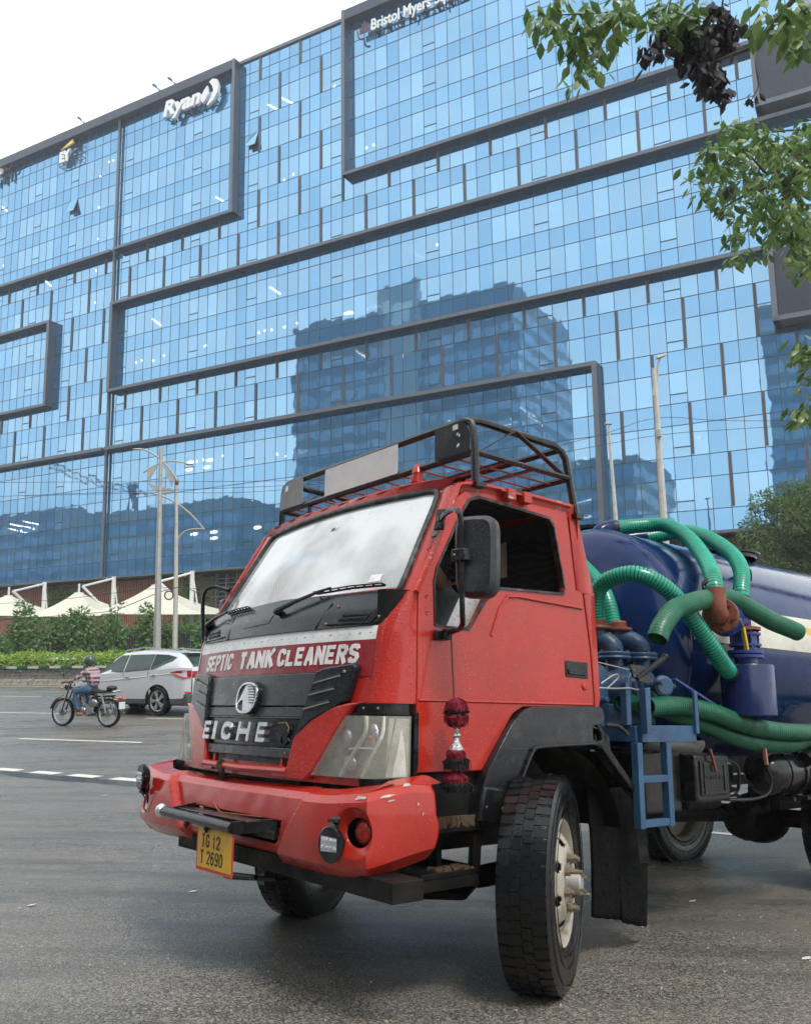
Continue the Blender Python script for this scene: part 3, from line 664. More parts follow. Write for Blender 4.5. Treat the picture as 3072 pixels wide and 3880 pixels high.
for i in range(16):
    a, b = P0_.lerp(P1_, i/16), P0_.lerp(P1_, (i+1)/16)
    m.beam(a, b, .25, .25); m.beam(a+V3((0,0,1.6)), b+V3((0,0,1.6)), .25, .25); m.beam(a, b+V3((0,0,1.6)), .16, .16)
obj('jib', m, M['sign_side'], e, smooth=False)
m = MB(); m.boxp((-.8, -.8, 0), (.8, .8, 9)); m.beam((0,0,9), (6,0,5), .4, .4); obj('mast', m, M['sign_side'], e, smooth=False)

# ================================================================== STREET: wall, hedge, shrubs, fence, canopies, poles
M['stone'] = plain('rough_granite', (.42, .38, .31), .8, var=.35, vs=3, bumpy=.8, bscale=14)
M['stone_dark'] = plain('weathered_granite', (.2, .19, .17), .8, var=.35, vs=3, bumpy=.8, bscale=14)
M['mortar'] = plain('dark_mortar', (.06, .056, .05), .9)
M['kerb_white'] = plain('white_kerb_paint', (.55,.55,.5), .6, dirt=(.2,.2,.17), dirt_amt=.6, dscale=4)
M['kerb_green'] = plain('green_kerb_paint', (.015,.1,.05), .6, dirt=(.1,.12,.1), dirt_amt=.4, dscale=4)
random.seed(5)
WS = 35.6; WA0, WA1 = -62, 30
ox, oy = road((WA0+WA1)/2, WS); zb = .28
RZ = math.atan2(-NX, NY)
wall = empty('median_wall', (ox, oy, zb), RZ, 'rough granite planter wall with green and white coping behind the road', 'wall')
hl = (WA1-WA0)/2
m = MB(); m.boxp((-hl, .08, -.2), (hl, 1.0, .84)); obj('wall_core', m, M['mortar'], wall, smooth=False)
def stone_mesh(w, h, d, sd_):
    random.seed(sd_); m = MB(); j = lambda s=.02: random.uniform(-s, s)
    m.hexa([(-w/2+j(), -d+j(), -h/2+j(.012)), (w/2+j(), -d+j(), -h/2+j(.012)), (w/2, .1, -h/2), (-w/2, .1, -h/2), (-w/2+j(), -d+j(), h/2+j(.012)), (w/2+j(), -d+j(), h/2+j(.012)), (w/2, .1, h/2), (-w/2, .1, h/2)])
    return m
meshes = {}
for mt in ('stone', 'stone_dark'):
    for wi, w in enumerate((.26, .34, .44)): meshes[(mt, wi)] = [make_mesh('stone', stone_mesh(w, .15, .05, wi*7+q), M[mt], smooth=False) for q in range(3)]
random.seed(8)
rest = MB(); cnt = 0; order = []
for row in range(5):
    x = -hl
    while x < hl:
        wi = random.randrange(3); w = (.26, .34, .44)[wi]; order.append((x+w/2, row, wi)); x += w+.02
def vis_a(x): a = (WA0+WA1)/2 + x; return -43 < a < -29.5
near_ = [o for o in order if vis_a(o[0])]; far_ = [o for o in order if not vis_a(o[0])]
for x, row, wi in near_[:290]:
    mt = 'stone' if row < 2 else 'stone_dark'
    o = bpy.data.objects.new('stone', random.choice(meshes[(mt, wi)])); COL.objects.link(o); o.parent = wall; o.location = (x, .06 - (.05 if row < 2 else 0), .08+row*.165)
for x, row, wi in near_[290:] + far_:
    w = (.26, .34, .44)[wi]; yy = -.05 if row < 2 else 0; rest.boxp((x-w/2, yy-random.random()*.03, .005+row*.165), (x+w/2, .2, .155+row*.165))
tag(obj('stone_field', rest, M['stone_dark'], wall, smooth=False, weld=False), kind='stuff')
x = -hl; k = 0
while x < hl-.01:
    m = MB(); m.boxp((x+.005, -.1, .84), (x+.735, .3, .96)); obj('coping', m, M['kerb_white' if k % 2 else 'kerb_green'], wall, smooth=False); x += .74; k += 1
# ---------- foliage helpers
M['hedge'] = m_leaf('lime_hedge_leaf', (.13, .26, .03), (.28, .42, .05), (.4, .5, .1))
M['shrub'] = m_leaf('shrub_leaf', (.06, .14, .04), (.13, .24, .07), (.25, .36, .13))
M['palm'] = m_leaf('yellow_green_leaf', (.08, .16, .03), (.16, .25, .05))
M['tree'] = m_leaf('tree_leaf', (.05, .10, .035), (.11, .18, .055), (.25, .3, .12))
M['leaf_big'] = m_leaf('glossy_broad_leaf', (.065, .13, .04), (.145, .235, .065), (.34, .39, .16), .3)
M['leaf_dead'] = m_leaf('withered_dark_leaf', (.02, .014, .018), (.035, .028, .03), None, .6)
M['bark'] = plain('bark', (.07, .055, .045), .8, bumpy=.5, bscale=30)
M['green_wall'] = m_leaf('green_wall_leaf', (.09, .13, .03), (.17, .19, .05), (.22, .2, .08))
def leaf(m, c, d, n_, L, W, fold=.15, cross=5):
    """pointed leaf of four faces from c along d with face normal n_"""
    d = d.normalized(); s = d.cross(n_)
    if s.length < 1e-3: s = d.orthogonal()
    s.normalize(); nn = s.cross(d).normalized()
    t = c + d*L - nn*L*.18; a = c + d*L*.42
    if cross == 4:
        l, r = a + s*W/2, a - s*W/2
        m.face([c, r, t, l]); return
    b = c + d*L*.72 - nn*L*.06
    i = [m.av(p) for p in (c, a - s*W/2 - nn*fold*W, b - s*W*.36 - nn*fold*W, t, b + s*W*.36 - nn*fold*W, a + s*W/2 - nn*fold*W, a, b)]
    for q in ((i[0], i[1], i[6]), (i[1], i[2], i[7], i[6]), (i[2], i[3], i[7]), (i[7], i[3], i[4]), (i[6], i[7], i[4], i[5]), (i[0], i[6], i[5])): m.f.append(q)
def rv(z=1): return Vector((random.gauss(0,1), random.gauss(0,1), random.gauss(0,1)*z)).normalized()
def leafcloud(m, c, r, n, L, W, droop=.3, shell=.6, cross=4):
    c = V3(c)
    for _ in range(n):
        d = rv(); q = random.random()**(1/3) if random.random() > shell else random.uniform(.8, 1.08)
        p = c + Vector((d.x*r[0], d.y*r[1], d.z*r[2]))*q
        o = (d + rv()*.7 - Vector((0,0,droop))).normalized()
        leaf(m, p, o, (d*.6+rv()*.7+Vector((0,0,.5))).normalized(), L*random.uniform(.7,1.25), W*random.uniform(.8,1.2), cross=cross)
# hedge of lime foliage on the planter: uncountable, one mass
random.seed(21)
m = MB()
for i in range(17000):
    a = random.uniform(-50, 12); s = WS + .02 + random.random()**1.5*1.7; top = 1.85 + .28*noise.noise(V3((a*.8, s, 0))) + .2*noise.noise(V3((a*2.7, s, 4)))
    z = top - random.random()**1.6*.9
    x, y = road(a, s); leaf(m, V3((x, y, z)), (rv()+Vector((-.2,-.6,.55))).normalized(), (rv()+Vector((0,-1,.8))).normalized(), random.uniform(.12,.24), random.uniform(.07,.11), cross=4)
tag(obj('hedge', m, M['hedge'], smooth=False, weld=False), 'bright lime green hedge along the top of the planter wall', 'hedge', kind='stuff')
m = MB()
for a in range(-50, 12, 2):
    p = road(a, WS+.6); q = road(a+2, WS+.6); m.beam((*p, .85), (*q, .85), 1.0, .6); p, q = road(a, WS+1.25), road(a+2, WS+1.25); m.beam((*p, 1.1), (*q, 1.1), .7, .9)
tag(rebase(obj('planter_soil', m, M['mortar'], smooth=False)), kind='structure')
# parked white car beyond the hedge: only its roof shows
# shrubs in the far verge, each a thing
random.seed(33)
def shrub(label, x, y, z0, h, r, n, mt='shrub', L=.32, W=.14, group='shrubs in front of the fence', cat='shrub'):
    e = empty('shrub', (x, y, z0), 0, label, cat, group); T = rel(e)
    m = MB(T)
    for i in range(5):
        a = random.random()*6.28; m.tube([(x, y, z0), (x+math.cos(a)*r*.3, y+math.sin(a)*r*.3, z0+h*.5), (x+math.cos(a)*r*.6, y+math.sin(a)*r*.5, z0+h*.85)], [.05,.03,.015], 5)
    obj('stem', m, M['bark'], e)
    m = MB(T)
    for i in range(7):
        a = random.random()*6.28; q = random.random()*.6
        leafcloud(m, (x+math.cos(a)*r*q, y+math.sin(a)*r*q*.7, z0+h*random.uniform(.35,.85)), (r*.5, r*.45, h*.28), n//7, L, W, .35)
    obj('foliage', m, M[mt], e, smooth=False, weld=False)
    return e
for i, (x, h, r, mt) in enumerate(((-28, 3.6, 1.7, 'shrub'), (-26.2, 3.9, 1.6, 'shrub'), (-24.7, 4.9, 1.2, 'shrub'), (-23.2, 3.8, 1.7, 'shrub'), (-21.5, 3.9, 1.5, 'tree'), (-20.3, 4.1, 1.4, 'shrub'), (-18.9, 3.7, 1.2, 'shrub'), (-16.3, 4.3, 1.0, 'shrub'), (-15.2, 3.9, .9, 'tree'), (-12.4, 3.2, .9, 'shrub'), (-10.8, 3.4, 1.2, 'shrub'))):
    w_ = ('leftmost', 'second', 'tall spiky', 'fourth', 'pale leafed fifth', 'sixth', 'seventh', 'dark', 'pale leafed', 'low', 'rightmost')[i]
    shrub(w_ + ' leafy shrub from the left behind the lime hedge', x, 56+random.uniform(-1,1), .2, h, r, int(1500*r/1.5), mt)
shrub('thin young sapling with an open crown before the middle canopy', -18.15, 55.2, .2, 5.0, .75, 330, 'shrub', .26, .12)
for i, (x, h) in enumerate(((-26.9, 1.9), (-22.2, 2.2), (-19.7, 2.0))):
    shrub(('feathery bush low at the far left', 'feathery bush under the middle canopy', 'feathery bush beside the sapling')[i] + ' behind the hedge', x, 53.5, .2, h, 1.1, 700, 'tree', .2, .05)
# row of spiky planting on the fence
m = MB(); random.seed(44)
for i in range(2600):
    x = random.uniform(-24, -8); z = 3.35+.035*(x+20)+random.gauss(0, .17); leaf(m, V3((x, 62.5+random.gauss(0,.3), z)), rv(.6)+Vector((0,0,.6)), rv(), random.uniform(.25,.5), .08, cross=4)
tag(obj('fence_creeper', m, M['shrub'], smooth=False, weld=False), 'dark strap leaved planting spilling over the fence top', 'plants', kind='stuff')
# dark board fence
M['fence'] = plain('dark_blue_fence_board', (.035, .05, .065), .6, var=.2)
fe = empty('board_fence', (-20, 63, 0), 0, 'dark blue grey upright board fence behind the shrubs', 'fence')
bmsh = MB(); bmsh.boxp((-.07, 0, 2.2), (.07, .05, 3.45)); me = make_mesh('board', bmsh, M['fence'], smooth=False)
for i in range(130):
    o = bpy.data.objects.new('board', me); COL.objects.link(o); o.parent = fe; o.location = (-11+i*.175, 0, .03*(i-60)*.175*.5)
m = MB(); m.boxp((-40, .1, 0), (30, .5, 2.3)); obj('base_wall', m, M['podium'], fe, smooth=False)
# stretched white canopies, masts and stays
M['fabric'] = plain('cream_tensile_fabric', (.66, .63, .52), .6, var=.04)
M['mast'] = plain('white_mast_paint', (.7, .7, .68), .35, var=.05)
def canopy(label, pk, corners, sag=.35):
    e = empty('tensile_canopy', (pk[0], pk[1], 1.0), 0, label, 'canopy', 'white tensile canopies'); T = rel(e); m = MB(T)
    n = len(corners); K = 10; S = 8; pk = V3(pk); r0 = .38
    def pt(a, t):
        i = int(a) % n; f = a-int(a); A, B = V3(corners[i]), V3(corners[(i+1)%n]); edge = A.lerp(B, f)
        mid = (A+B)/2; inn = (pk-mid); inn.z = 0; edge = edge + inn.normalized()*1.3*4*f*(1-f)*.8
        d = edge-pk; d.z = 0; dn = d.normalized()
        top = pk + dn*r0; hor = top.lerp(edge, t)
        z = edge.z + (pk.z-edge.z)*((1-t)**1.9); return V3((hor.x, hor.y, z))
    m.grid(lambda a, t: pt(a*n*.99999, t), n*S, K); obj('fabric', m, M['fabric'], e)
    m = MB(T); m.lathe([(0, .12), (r0, .08), (r0*1.02, -.06)], pk, (0,0,1), 14); m.cyl(pk+V3((0,0,0)), pk+V3((0,0,.85)), .1, 8); obj('cap', m, M['mast'], e)
canopy('leftmost white canopy cut by the left edge', (-36.05, 80, 7.25), [(-41, 74, 5.5), (-32.2, 77, 5.3), (-31, 86, 5.7), (-41, 86, 5.6)])
canopy('middle white canopy with a mast at each side', (-28.95, 78, 7.3), [(-33.4, 74, 5.1), (-24.6, 74, 5.15), (-24.4, 84, 5.8), (-33, 84, 5.8)])
canopy('rightmost large white canopy with a small dark patch', (-21.0, 74, 7.55), [(-26.6, 70, 5.15), (-14.1, 66.5, 4.75), (-15, 80, 5.6), (-27, 80, 5.7)])
m = MB(); m.boxp((-.16, 0, -.13), (.16, .02, .13)); o = obj('fabric_patch', m, M['fence'], None, smooth=False); o.location = (-23.2, 71.55, 6.0); o.rotation_euler = (R(-55), R(35), 0); tag(o, 'small dark square patch on the rightmost canopy', 'patch')
def mastset(label, x, y, ztop, tip, foot):
    e = empty('canopy_mast', (x, y, .3), 0, label, 'mast', 'white masts holding the canopies'); T = rel(e)
    m = MB(T); m.cyl((x, y, .3), (x, y, ztop), .19, 10); obj('mast', m, M['mast'], e)
    m = MB(T); m.tube([(x, y, ztop-.15), tip], [.1,.1], 8); m.sphere(V3((x,y,ztop-.15)).lerp(V3(tip), .22), .14, 8, 6); obj('strut', m, M['mast'], e)
    m = MB(T); m.tube([(x+.05, y, ztop-.3), foot], [.07,.06], 8); obj('back_stay', m, M['mast'], e)
    m = MB(T); m.tube([tip, (x-.1, y-1.2, 5.8)], [.13,.1], 8); obj('raking_strut', m, M['mast'], e)
mastset('white mast between the leftmost and middle canopies', -34.48, 84, 8.85, (-35.9, 80.5, 7.75), (-33.4, 84, .4))
mastset('white mast between the middle and rightmost canopies', -26.9, 81, 9.0, (-28.8, 78.4, 7.95), (-25.6, 81, .4))
mastset('white mast right of the rightmost canopy', -18.48, 76, 8.95, (-20.9, 74.3, 7.9), (-17.0, 76, .4))
# green walls on the podium
random.seed(51)
def green_wall(label, c0, c1, z0, z1, n, L=.5, W=.12):
    e = bpy.data.objects.new('climbing_plants', None); COL.objects.link(e); u0, u1 = cu_(c0), cu_(c1)
    e.matrix_world = BM @ Matrix.Translation(((u0+u1)/2, .85, z0)); tag(e, label, 'plants'); w = (u1-u0)/2
    m = MB(); m.boxp((-w, -.05, 0), (w, .04, z1-z0)); obj('planting_panel', m, M['podium'], e, smooth=False)
    m = MB()
    for i in range(n):
        p = V3((random.uniform(-w, w), -.1-random.random()*.25, random.uniform(0, z1-z0))); leaf(m, p, V3((random.gauss(0,.6), -.5, -.6-random.random())), V3((random.gauss(0,.4), -1, .7)), L*random.uniform(.6,1.2), W, cross=4)
    tag(obj('leaves', m, M['green_wall' if L < .3 else 'palm'], e, smooth=False, weld=False), kind='stuff')
green_wall('pale drooping climbing plants on the battens behind the leftmost masts', -7.0, -3.0, 4.5, 9.2, 1500)
green_wall('drooping climbing plants on the podium behind the rightmost canopy', 8.6, 10.2, 1.5, 9.2, 900)
green_wall('dense small leaved green wall beside the louvres', 10.25, 11.85, 1.5, 9.3, 2600, .2, .12)
green_wall('green plants below the louvres near the truck mirror', 11.9, 14, 1, 4.2, 900, .25, .14)
green_wall('flowering yellow plant box above the tank on the podium', 49.3, 50.2, 7.9, 9.4, 420, .22, .16)
m = MB(); e_ = bpy.data.objects['climbing_plants.004'] if 'climbing_plants.004' in bpy.data.objects else None
# ---------- lamp posts
M['pole'] = plain('galvanised_pole', (.42, .41, .38), .45, metal=.3, var=.1, dirt=(.2,.18,.16), dirt_amt=.5, dscale=2)
M['pole_pale'] = plain('pale_concrete_pole', (.5, .48, .43), .6, var=.08, dirt=(.25,.23,.2), dirt_amt=.5, dscale=2)
e = empty('street_lamp', (-13.46, 48, .3), 0, 'tall double arm street lamp with ornamental brackets above the white car', 'street lamp'); T = rel(e)
m = MB(T); m.tube([(-13.46,48,.3),(-13.47,48,2),(-13.54,48,7.2),(-13.59,48,13.2)], [.24,.22,.15,.1], 8); obj('pole', m, M['pole'], e, smooth=False)
m = MB(T); m.tube(smoothpath([(-12.62,48,11.25),(-13.0,48,11.85),(-13.6,48,12.5),(-14.1,48,12.88),(-14.6,48,13.08),(-14.9,48,13.12)],4), .05, 6)
m.tube(smoothpath([(-14.55,48,11.75),(-14.2,48,12.0),(-13.65,48,12.27),(-13.1,48,12.4),(-12.4,48,12.32),(-12.1,48,12.24)],4), .045, 6); obj('arm', m, M['pole'], e)
for lx, lz in ((-14.95, 13.1), (-11.98, 12.2)):
    m = MB(T); m.sphere((lx, 48, lz), (.24, .12, .06), 10, 6); obj('lamp_head', m, M['pole'], e)
m = MB(T)
for P_ in ([(-14.35,11.9),(-13.7,12.25),(-14.1,11.5),(-14.2,11.15)], [(-12.75,11.5),(-13.5,12.3),(-13.05,11.2),(-12.95,10.95)], [(-14.4,11.25),(-13.7,10.95),(-13.0,10.85),(-12.75,10.75),(-13.0,10.6),(-13.55,10.55),(-13.95,10.8)]):
    m.prism([P_], lambda a,b,d: (a, 48+d, b), -.03, .03)
obj('ornamental_bracket', m, M['pole'], e, smooth=False)
e = empty('street_lamp', (-13.53, 52, .3), 0, 'slim street lamp with curved arm just right of the double arm lamp', 'street lamp'); T = rel(e)
m = MB(T); m.tube([(-13.53,52,.3),(-13.6,52,6),(-13.71,52,11.8)], [.16,.13,.08], 8); obj('pole', m, M['pole_pale'], e)
m = MB(T); m.tube(smoothpath([(-16.0,52,11.35),(-15.2,52,11.35),(-14.0,52,10.9),(-12.9,52,10.1),(-12.0,52,9.1)],4), .05, 6); m.tube(smoothpath([(-13.65,52,8.2),(-13.4,52,8.8),(-12.9,52,9.1),(-12.1,52,9.15)],4), .05, 6); obj('arm', m, M['pole'], e)
m = MB(T); m.sphere((-16.1,52,11.33), (.25,.12,.06), 10, 6); m.sphere((-13.71,52,12.0), (.12,.12,.25), 8, 8); obj('lamp_head', m, M['rust'], e)
e = empty('street_lamp', (10.7, 36, .3), 0, 'street lamp with hooked head above the tanker hoses', 'street lamp'); T = rel(e)
m = MB(T); m.tube([(10.72,36,.3),(10.66,36,7),(10.62,36,13.45)], [.19,.15,.1], 8); obj('pole', m, M['pole_pale'], e, smooth=False)
m = MB(T); m.tube(smoothpath([(10.66,36,12.6),(10.76,36,13.1),(10.8,36,13.6),(10.95,36,13.95)],4), .045, 6); obj('arm', m, M['pole'], e)
m = MB(T); m.hexa([(10.75,35.85,13.85),(11.15,35.85,14.0),(11.15,36.15,14.0),(10.75,36.15,13.85),(10.78,35.87,13.98),(11.17,35.87,14.08),(11.17,36.13,14.08),(10.78,36.13,13.98)]); obj('lamp_head', m, M['pole_pale'], e)
m = MB(T); m.cyl((10.5,35.9,12.2),(10.52,35.9,12.55),.05,8); m.tube([(10.62,35.8,10.7),(10.62,35.8,10.4)], .12, 8); obj('insulator', m, M['pole'], e)
e = empty('street_lamp', (12.15, 50, .3), 0, 'slim tapering lamp post with small flat head left of the hooked lamp', 'street lamp'); T = rel(e)
m = MB(T); m.tube([(12.2,50,.3),(12.07,50,8),(11.93,50,14.6)], [.17,.14,.06], 8); obj('pole', m, M['pole_pale'], e)
m = MB(T); m.boxp((11.7,49.85,14.68),(12.1,50.15,14.78)); m.cyl((11.85,49.9,14.7),(11.88,49.9,11), .03, 5); obj('lamp_head', m, M['pole'], e)
# overhead wires
M['wire'] = plain('black_cable', (.02,.02,.02), .6)
def wire(label, pts, r=.012):
    m = MB(); m.tube(smoothpath(pts, 8), r, 4); o = rebase(obj('overhead_wire', m, M['wire'])); tag(o, label, 'cable', 'overhead cables')
wire('overhead cable rising to the hooked lamp from the left', [(-20,41,9.9),(0,38.5,9.4),(7.38,36,10.36),(10.62,36,11.26),(14,36,11.1),(24,36,11)])
wire('second overhead cable crossing the hooked lamp', [(-20,41,9.2),(0,38,9.2),(7.37,36,9.98),(10.62,36,10.52),(14.05,36,10.75),(24,36,11.2)])
wire('long cable sagging in front of the canopies to the slim lamp', [(-30,50,3.4),(-17.7,50,4.13),(-16,50,4.45),(-13,50,5.5),(-10.7,50,4.9),(-4,50,4.4)], .022)
wire('thin cable crossing the slim lamp before the canopies', [(-30,50,4.4),(-20,50,4.9),(-13,50,5.5),(-8,50,4.6)], .016)
wire('thin cable crossing the double arm lamp in front of the glass', [(-22,50,10.9),(-14.45,50,11.0),(-8.1,50,11.0),(4,50,12)], .014)
m = MB(); m.lathe([(.25,0),(.29,.05),(.25,.1),(.21,.05),(.25,0)], (-13.95, 51.8, 5.2), (0,1,0), 14); tag(rebase(obj('cable_coil', m, M['wire'])), 'coil of black cable tied to the slim lamp post', 'cable coil')
# ---------- tree behind the tank (needle-leaved crown with tufts)
random.seed(61)
e = empty('tree', (20.0, 42, .3), 0, 'bushy tree with pale tipped tufts behind the right end of the tank', 'tree'); T = rel(e)
m = MB(T); m.tube([(20,42,.3),(19.9,42,3),(19.5,42,5.5),(19,42,8)], [.28,.22,.15,.06], 8)
tufts = []
for i in range(64):
    a = random.uniform(0, 6.28); q = random.random()**.6; z = random.uniform(4.6, 9.0); rr = 3.6*math.sqrt(max(.12, 1-((z-6.2)/3.1)**2))
    tufts.append((20.1+math.cos(a)*rr*q, 42+math.sin(a)*rr*q*.8, z + .3*random.random()))
tufts += [(17.3,42,8.6),(17.0,41.8,7.9),(18.8,42,9.1),(19.3,41,8.9),(16.5,41.6,7.0),(16.7,41.5,6.0),(17.2,41.3,5.4),(17.9,41.5,8.1),(16.9,41.3,6.6),(18.3,41,5.1)]
for p in tufts[::2]: m.tube([(19.7,42,5.0), V3((19.5,42,6.2)).lerp(V3(p), .6), p], [.07,.04,.015], 5)
obj('trunk', m, M['bark'], e)
m = MB(T)
for p in tufts: leafcloud(m, p, (.66,.6,.55), 300, .2, .075, .1, .5)
obj('crown', m, M['tree'], e, smooth=False, weld=False)
shrub('low bushy plant peeping over the tank at the right edge', 17.9, 33, .3, 3.9, 1.6, 1400, 'tree', .22, .07, 'shrubs behind the tank')

# ================================================================== TANKER TRUCK (s: towards the visible side, f: forwards, u: up)
TV = Vector((0.63334833, -0.77306808, 0.03515164)); TF = Vector((-0.77337733, -0.630679, 0.0642767)); TU = Vector((0.02752086, 0.06789503, 0.99731282))
TO = Vector((0.5456, 4.4253, .05)) - .96*TV
TM = Matrix(((-TV[0], TF[0], TU[0], TO[0]), (-TV[1], TF[1], TU[1], TO[1]), (-TV[2], TF[2], TU[2], TO[2]), (0, 0, 0, 1)))
truck = empty('septic_tank_truck', None, 0, 'red cabbed septic tank truck with navy tank, parked on the wet road', 'truck', mat=TM)
TT = lambda p: (-p[0], p[1], p[2])
def tb(): return MB(TT)
def tp(name, m, mt, parent=truck, **kw): return obj(name, m, M[mt] if isinstance(mt, str) else mt, parent, **kw)
def thing(name, label, cat, group=None, at=(0, 0, 0)):
    """a top-level thing whose parts are given in truck coordinates relative to at"""
    e = bpy.data.objects.new(name, None); COL.objects.link(e); e.matrix_world = TM @ Matrix.Translation((-at[0], at[1], at[2])); tag(e, label, cat, group); return e
def tbr(at): return MB(lambda p: (-(p[0]-at[0]), p[1]-at[1], p[2]-at[2]))
def f0(u): return interp(u, [.9, .95, 1.2, 1.42, 1.62, 1.72, 1.8, 2.38], [1.02, 1.02, 1.0, .965, .94, .905, .853, .486])
def fsurf(s, u):
    s = abs(s); k = .105 if u < 1.8 else .105-.035*(u-1.8)/.58
    if s <= .87: return f0(u)-k*s*s
    fe = f0(u)-k*.87**2; t = min(1, (s-.87)/.11); return .72+(fe-.72)*math.sqrt(max(0, 1-t*t))
def sideS(u): return interp(u, [0, 1.85, 2.37], [.98, .98, .935])
def onf(s, u, d=0): return (s, fsurf(s, u)+d, u)
# -- front panel, corner panels
m = tb(); m.grid(lambda a, b: onf(-.87+1.74*a, .93+.89*b, -.002), 30, 22); tp('front_panel', m, 'red')
for sg in (1, -1):
    m = tb()
    def corner(a, b, sg=sg):
        u = 1.285 + .51*b; t = a*math.pi/2; s = .872+.106*math.sin(t); fe = f0(u)-.105*.87**2; return (sg*s, .722+(fe-.722+.004)*math.cos(t), u)
    m.grid(corner, 10, 12); tp('corner_panel', m, 'red')
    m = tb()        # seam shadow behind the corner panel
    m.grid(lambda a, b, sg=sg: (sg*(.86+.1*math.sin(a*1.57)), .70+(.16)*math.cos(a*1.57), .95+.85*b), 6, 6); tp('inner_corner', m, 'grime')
# -- stickers: white strip and dark red banner with lettering
m = tb(); m.grid(lambda a, b: onf(-.868+1.736*a, 1.572+.064*b, .003), 30, 2); tp('white_strip', m, 'white_sticker')
m = tb(); m.grid(lambda a, b: onf(-.868+1.736*a, 1.405+.166*b, .002), 30, 3); tp('banner', m, 'sticker')
for wrd, a, b in (('SEPTIC', -.715, -.335), ('TANK', -.245, .125), ('CLEANERS', .158, .775)):
    m = tb(); put_block(m, wrd, onf, a, b, 1.465, 1.556, .30, .002, .0055, .15, .1); tp('banner_lettering', m, 'white_sticker', smooth=False, weld=False)
m = tb(); random.seed(2)
for i in range(26):
    x = -.82+i*.066; y = 1.603; w = .004 if i % 3 else .01; m.face([onf(x-w, y-.0015, .0042), onf(x+w, y-.0015, .0042), onf(x+w, y+.0015, .0042), onf(x-w, y+.0015, .0042)])
tp('strip_print', m, 'grille', smooth=False, weld=False)
# -- cowl: black plastic under the windscreen
def cowl_pt(s, u, d=0): return onf(s, u, .012+d)
m = tb()
def cowl(a, b):
    s = -.91+1.82*a; top = 1.80 + .03*(1-abs(s)) ; lo = 1.638 + (0 if abs(s) < .83 else .07*((abs(s)-.83)/.08)**2)
    u = lo+(top-lo)*b; return (s, fsurf(min(abs(s), .868), u) + (.012 if abs(s) < .87 else .012-(abs(s)-.87)*.9), u)
m.grid(cowl, 44, 10); m.grid(lambda a, b: (lambda p: (p[0], p[1]-.03*b, p[2]-.004*b))(cowl(a, 0)), 44, 1); tp('cowl', m, 'black_plastic')
for sg in (-1, 1):      # seams, vent recess with slats, screw heads
    m = tb(); m.tube([cowl_pt(sg*.445, 1.64, .002), cowl_pt(sg*.5, 1.765, .002)], .006, 6); tp('cowl_seam', m, 'ink')
    m = tb(); pr = [(.60,1.668),(.785,1.662),(.812,1.70),(.64,1.712)]
    m.prism([[(sg*a, b) for a, b in pr]], lambda a, b, d: cowl_pt(a, b, d), .0015, .004); v = tp('cowl_vent', m, 'ink', smooth=False)
    m = tb()
    for k in range(2): m.tube([cowl_pt(sg*(.63-.02*k), 1.694-.018*k, .006), cowl_pt(sg*(.795-.015*k), 1.69-.018*k, .006)], .004, 5)
    tp('vent_slat', m, 'black_plastic', v)
    m = tb(); q = [(.54,1.655),(.83,1.648),(.875,1.71),(.875,1.755),(.56,1.765)]
    m.tube([cowl_pt(sg*a, b, .004) for a, b in q[:1]+q[1:4]], .004, 5); tp('cowl_ridge', m, 'black_plastic')
    m = tb()
    for a, b in ((.52,1.66),(.56,1.745),(.885,1.765),(.87,1.675)): m.sphere(cowl_pt(sg*a, b, .003), .008, 8, 4)
    tp('screw', m, 'bolt')
m = tb(); m.slab([(-.28,1.69),(.0,1.70),(.01,1.745),(-.27,1.735)], cowl_pt, .001, .003); tp('cowl_badge_recess', m, 'black_plastic', smooth=False)
# -- windscreen
def ws(a, b, d=0):
    u = 1.80+.585*b; hw = .898-.081*b; s = -hw+2*hw*a; u -= .03*b
    # rounded corners
    return (s, fsurf(s if abs(s) < .87 else .87*(1 if s > 0 else -1), u)+d-.02, u + .022*(1-(s/hw)**2)*(b-.0))
mw_, tw_, bw_ = newmat('rain_fogged_sky_painted_windscreen'); v_ = coords(tw_)
dr = drops(tw_, v_, 95, 0, .45); fog_refl = noise_n(tw_, v_, 1.4, 4, .55)
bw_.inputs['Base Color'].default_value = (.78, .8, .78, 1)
al = ramp(tw_, fog_refl, [(.32, .42), (.58, .9)]); al2 = mixc(tw_, ramp(tw_, dr, [(0, 0), (1, .5)]), al, (1, 1, 1))  # white film: wet fog plus sky and building reflections painted in as noise
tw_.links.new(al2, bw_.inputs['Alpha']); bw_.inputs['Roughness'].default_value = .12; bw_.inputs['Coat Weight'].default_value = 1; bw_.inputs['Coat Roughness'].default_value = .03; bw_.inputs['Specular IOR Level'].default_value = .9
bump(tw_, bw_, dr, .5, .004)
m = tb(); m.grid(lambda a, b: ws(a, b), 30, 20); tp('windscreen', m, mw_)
m = tb(); path = [ws(0, .03, .008), ws(0, .5, .008), ws(0, .93, .008), ws(.04, 1, .006)] + [ws(x/10, 1, .008) for x in range(1, 10)] + [ws(.96, 1, .006), ws(1, .93, .008), ws(1, .5, .008), ws(1, .03, .008), ws(.97, 0, .008)]
m.tube(smoothpath(path, 3), .017, 8); tp('windscreen_seal', m, 'seal')
m = tb(); m.face([ws(.505,.78,.004), ws(.545,.775,.004), ws(.545,.815,.004), ws(.505,.815,.004)]); m.face([ws(.86,.12,.004), ws(.905,.12,.004), ws(.905,.19,.004), ws(.86,.19,.004)]); tp('windscreen_sticker', m, 'white_sticker', smooth=False)
m = tb(); m.face([ws(.512,.785,.006), ws(.536,.782,.006), ws(.536,.806,.006), ws(.512,.806,.006)]); tp('sticker_print', m, 'grille', smooth=False)
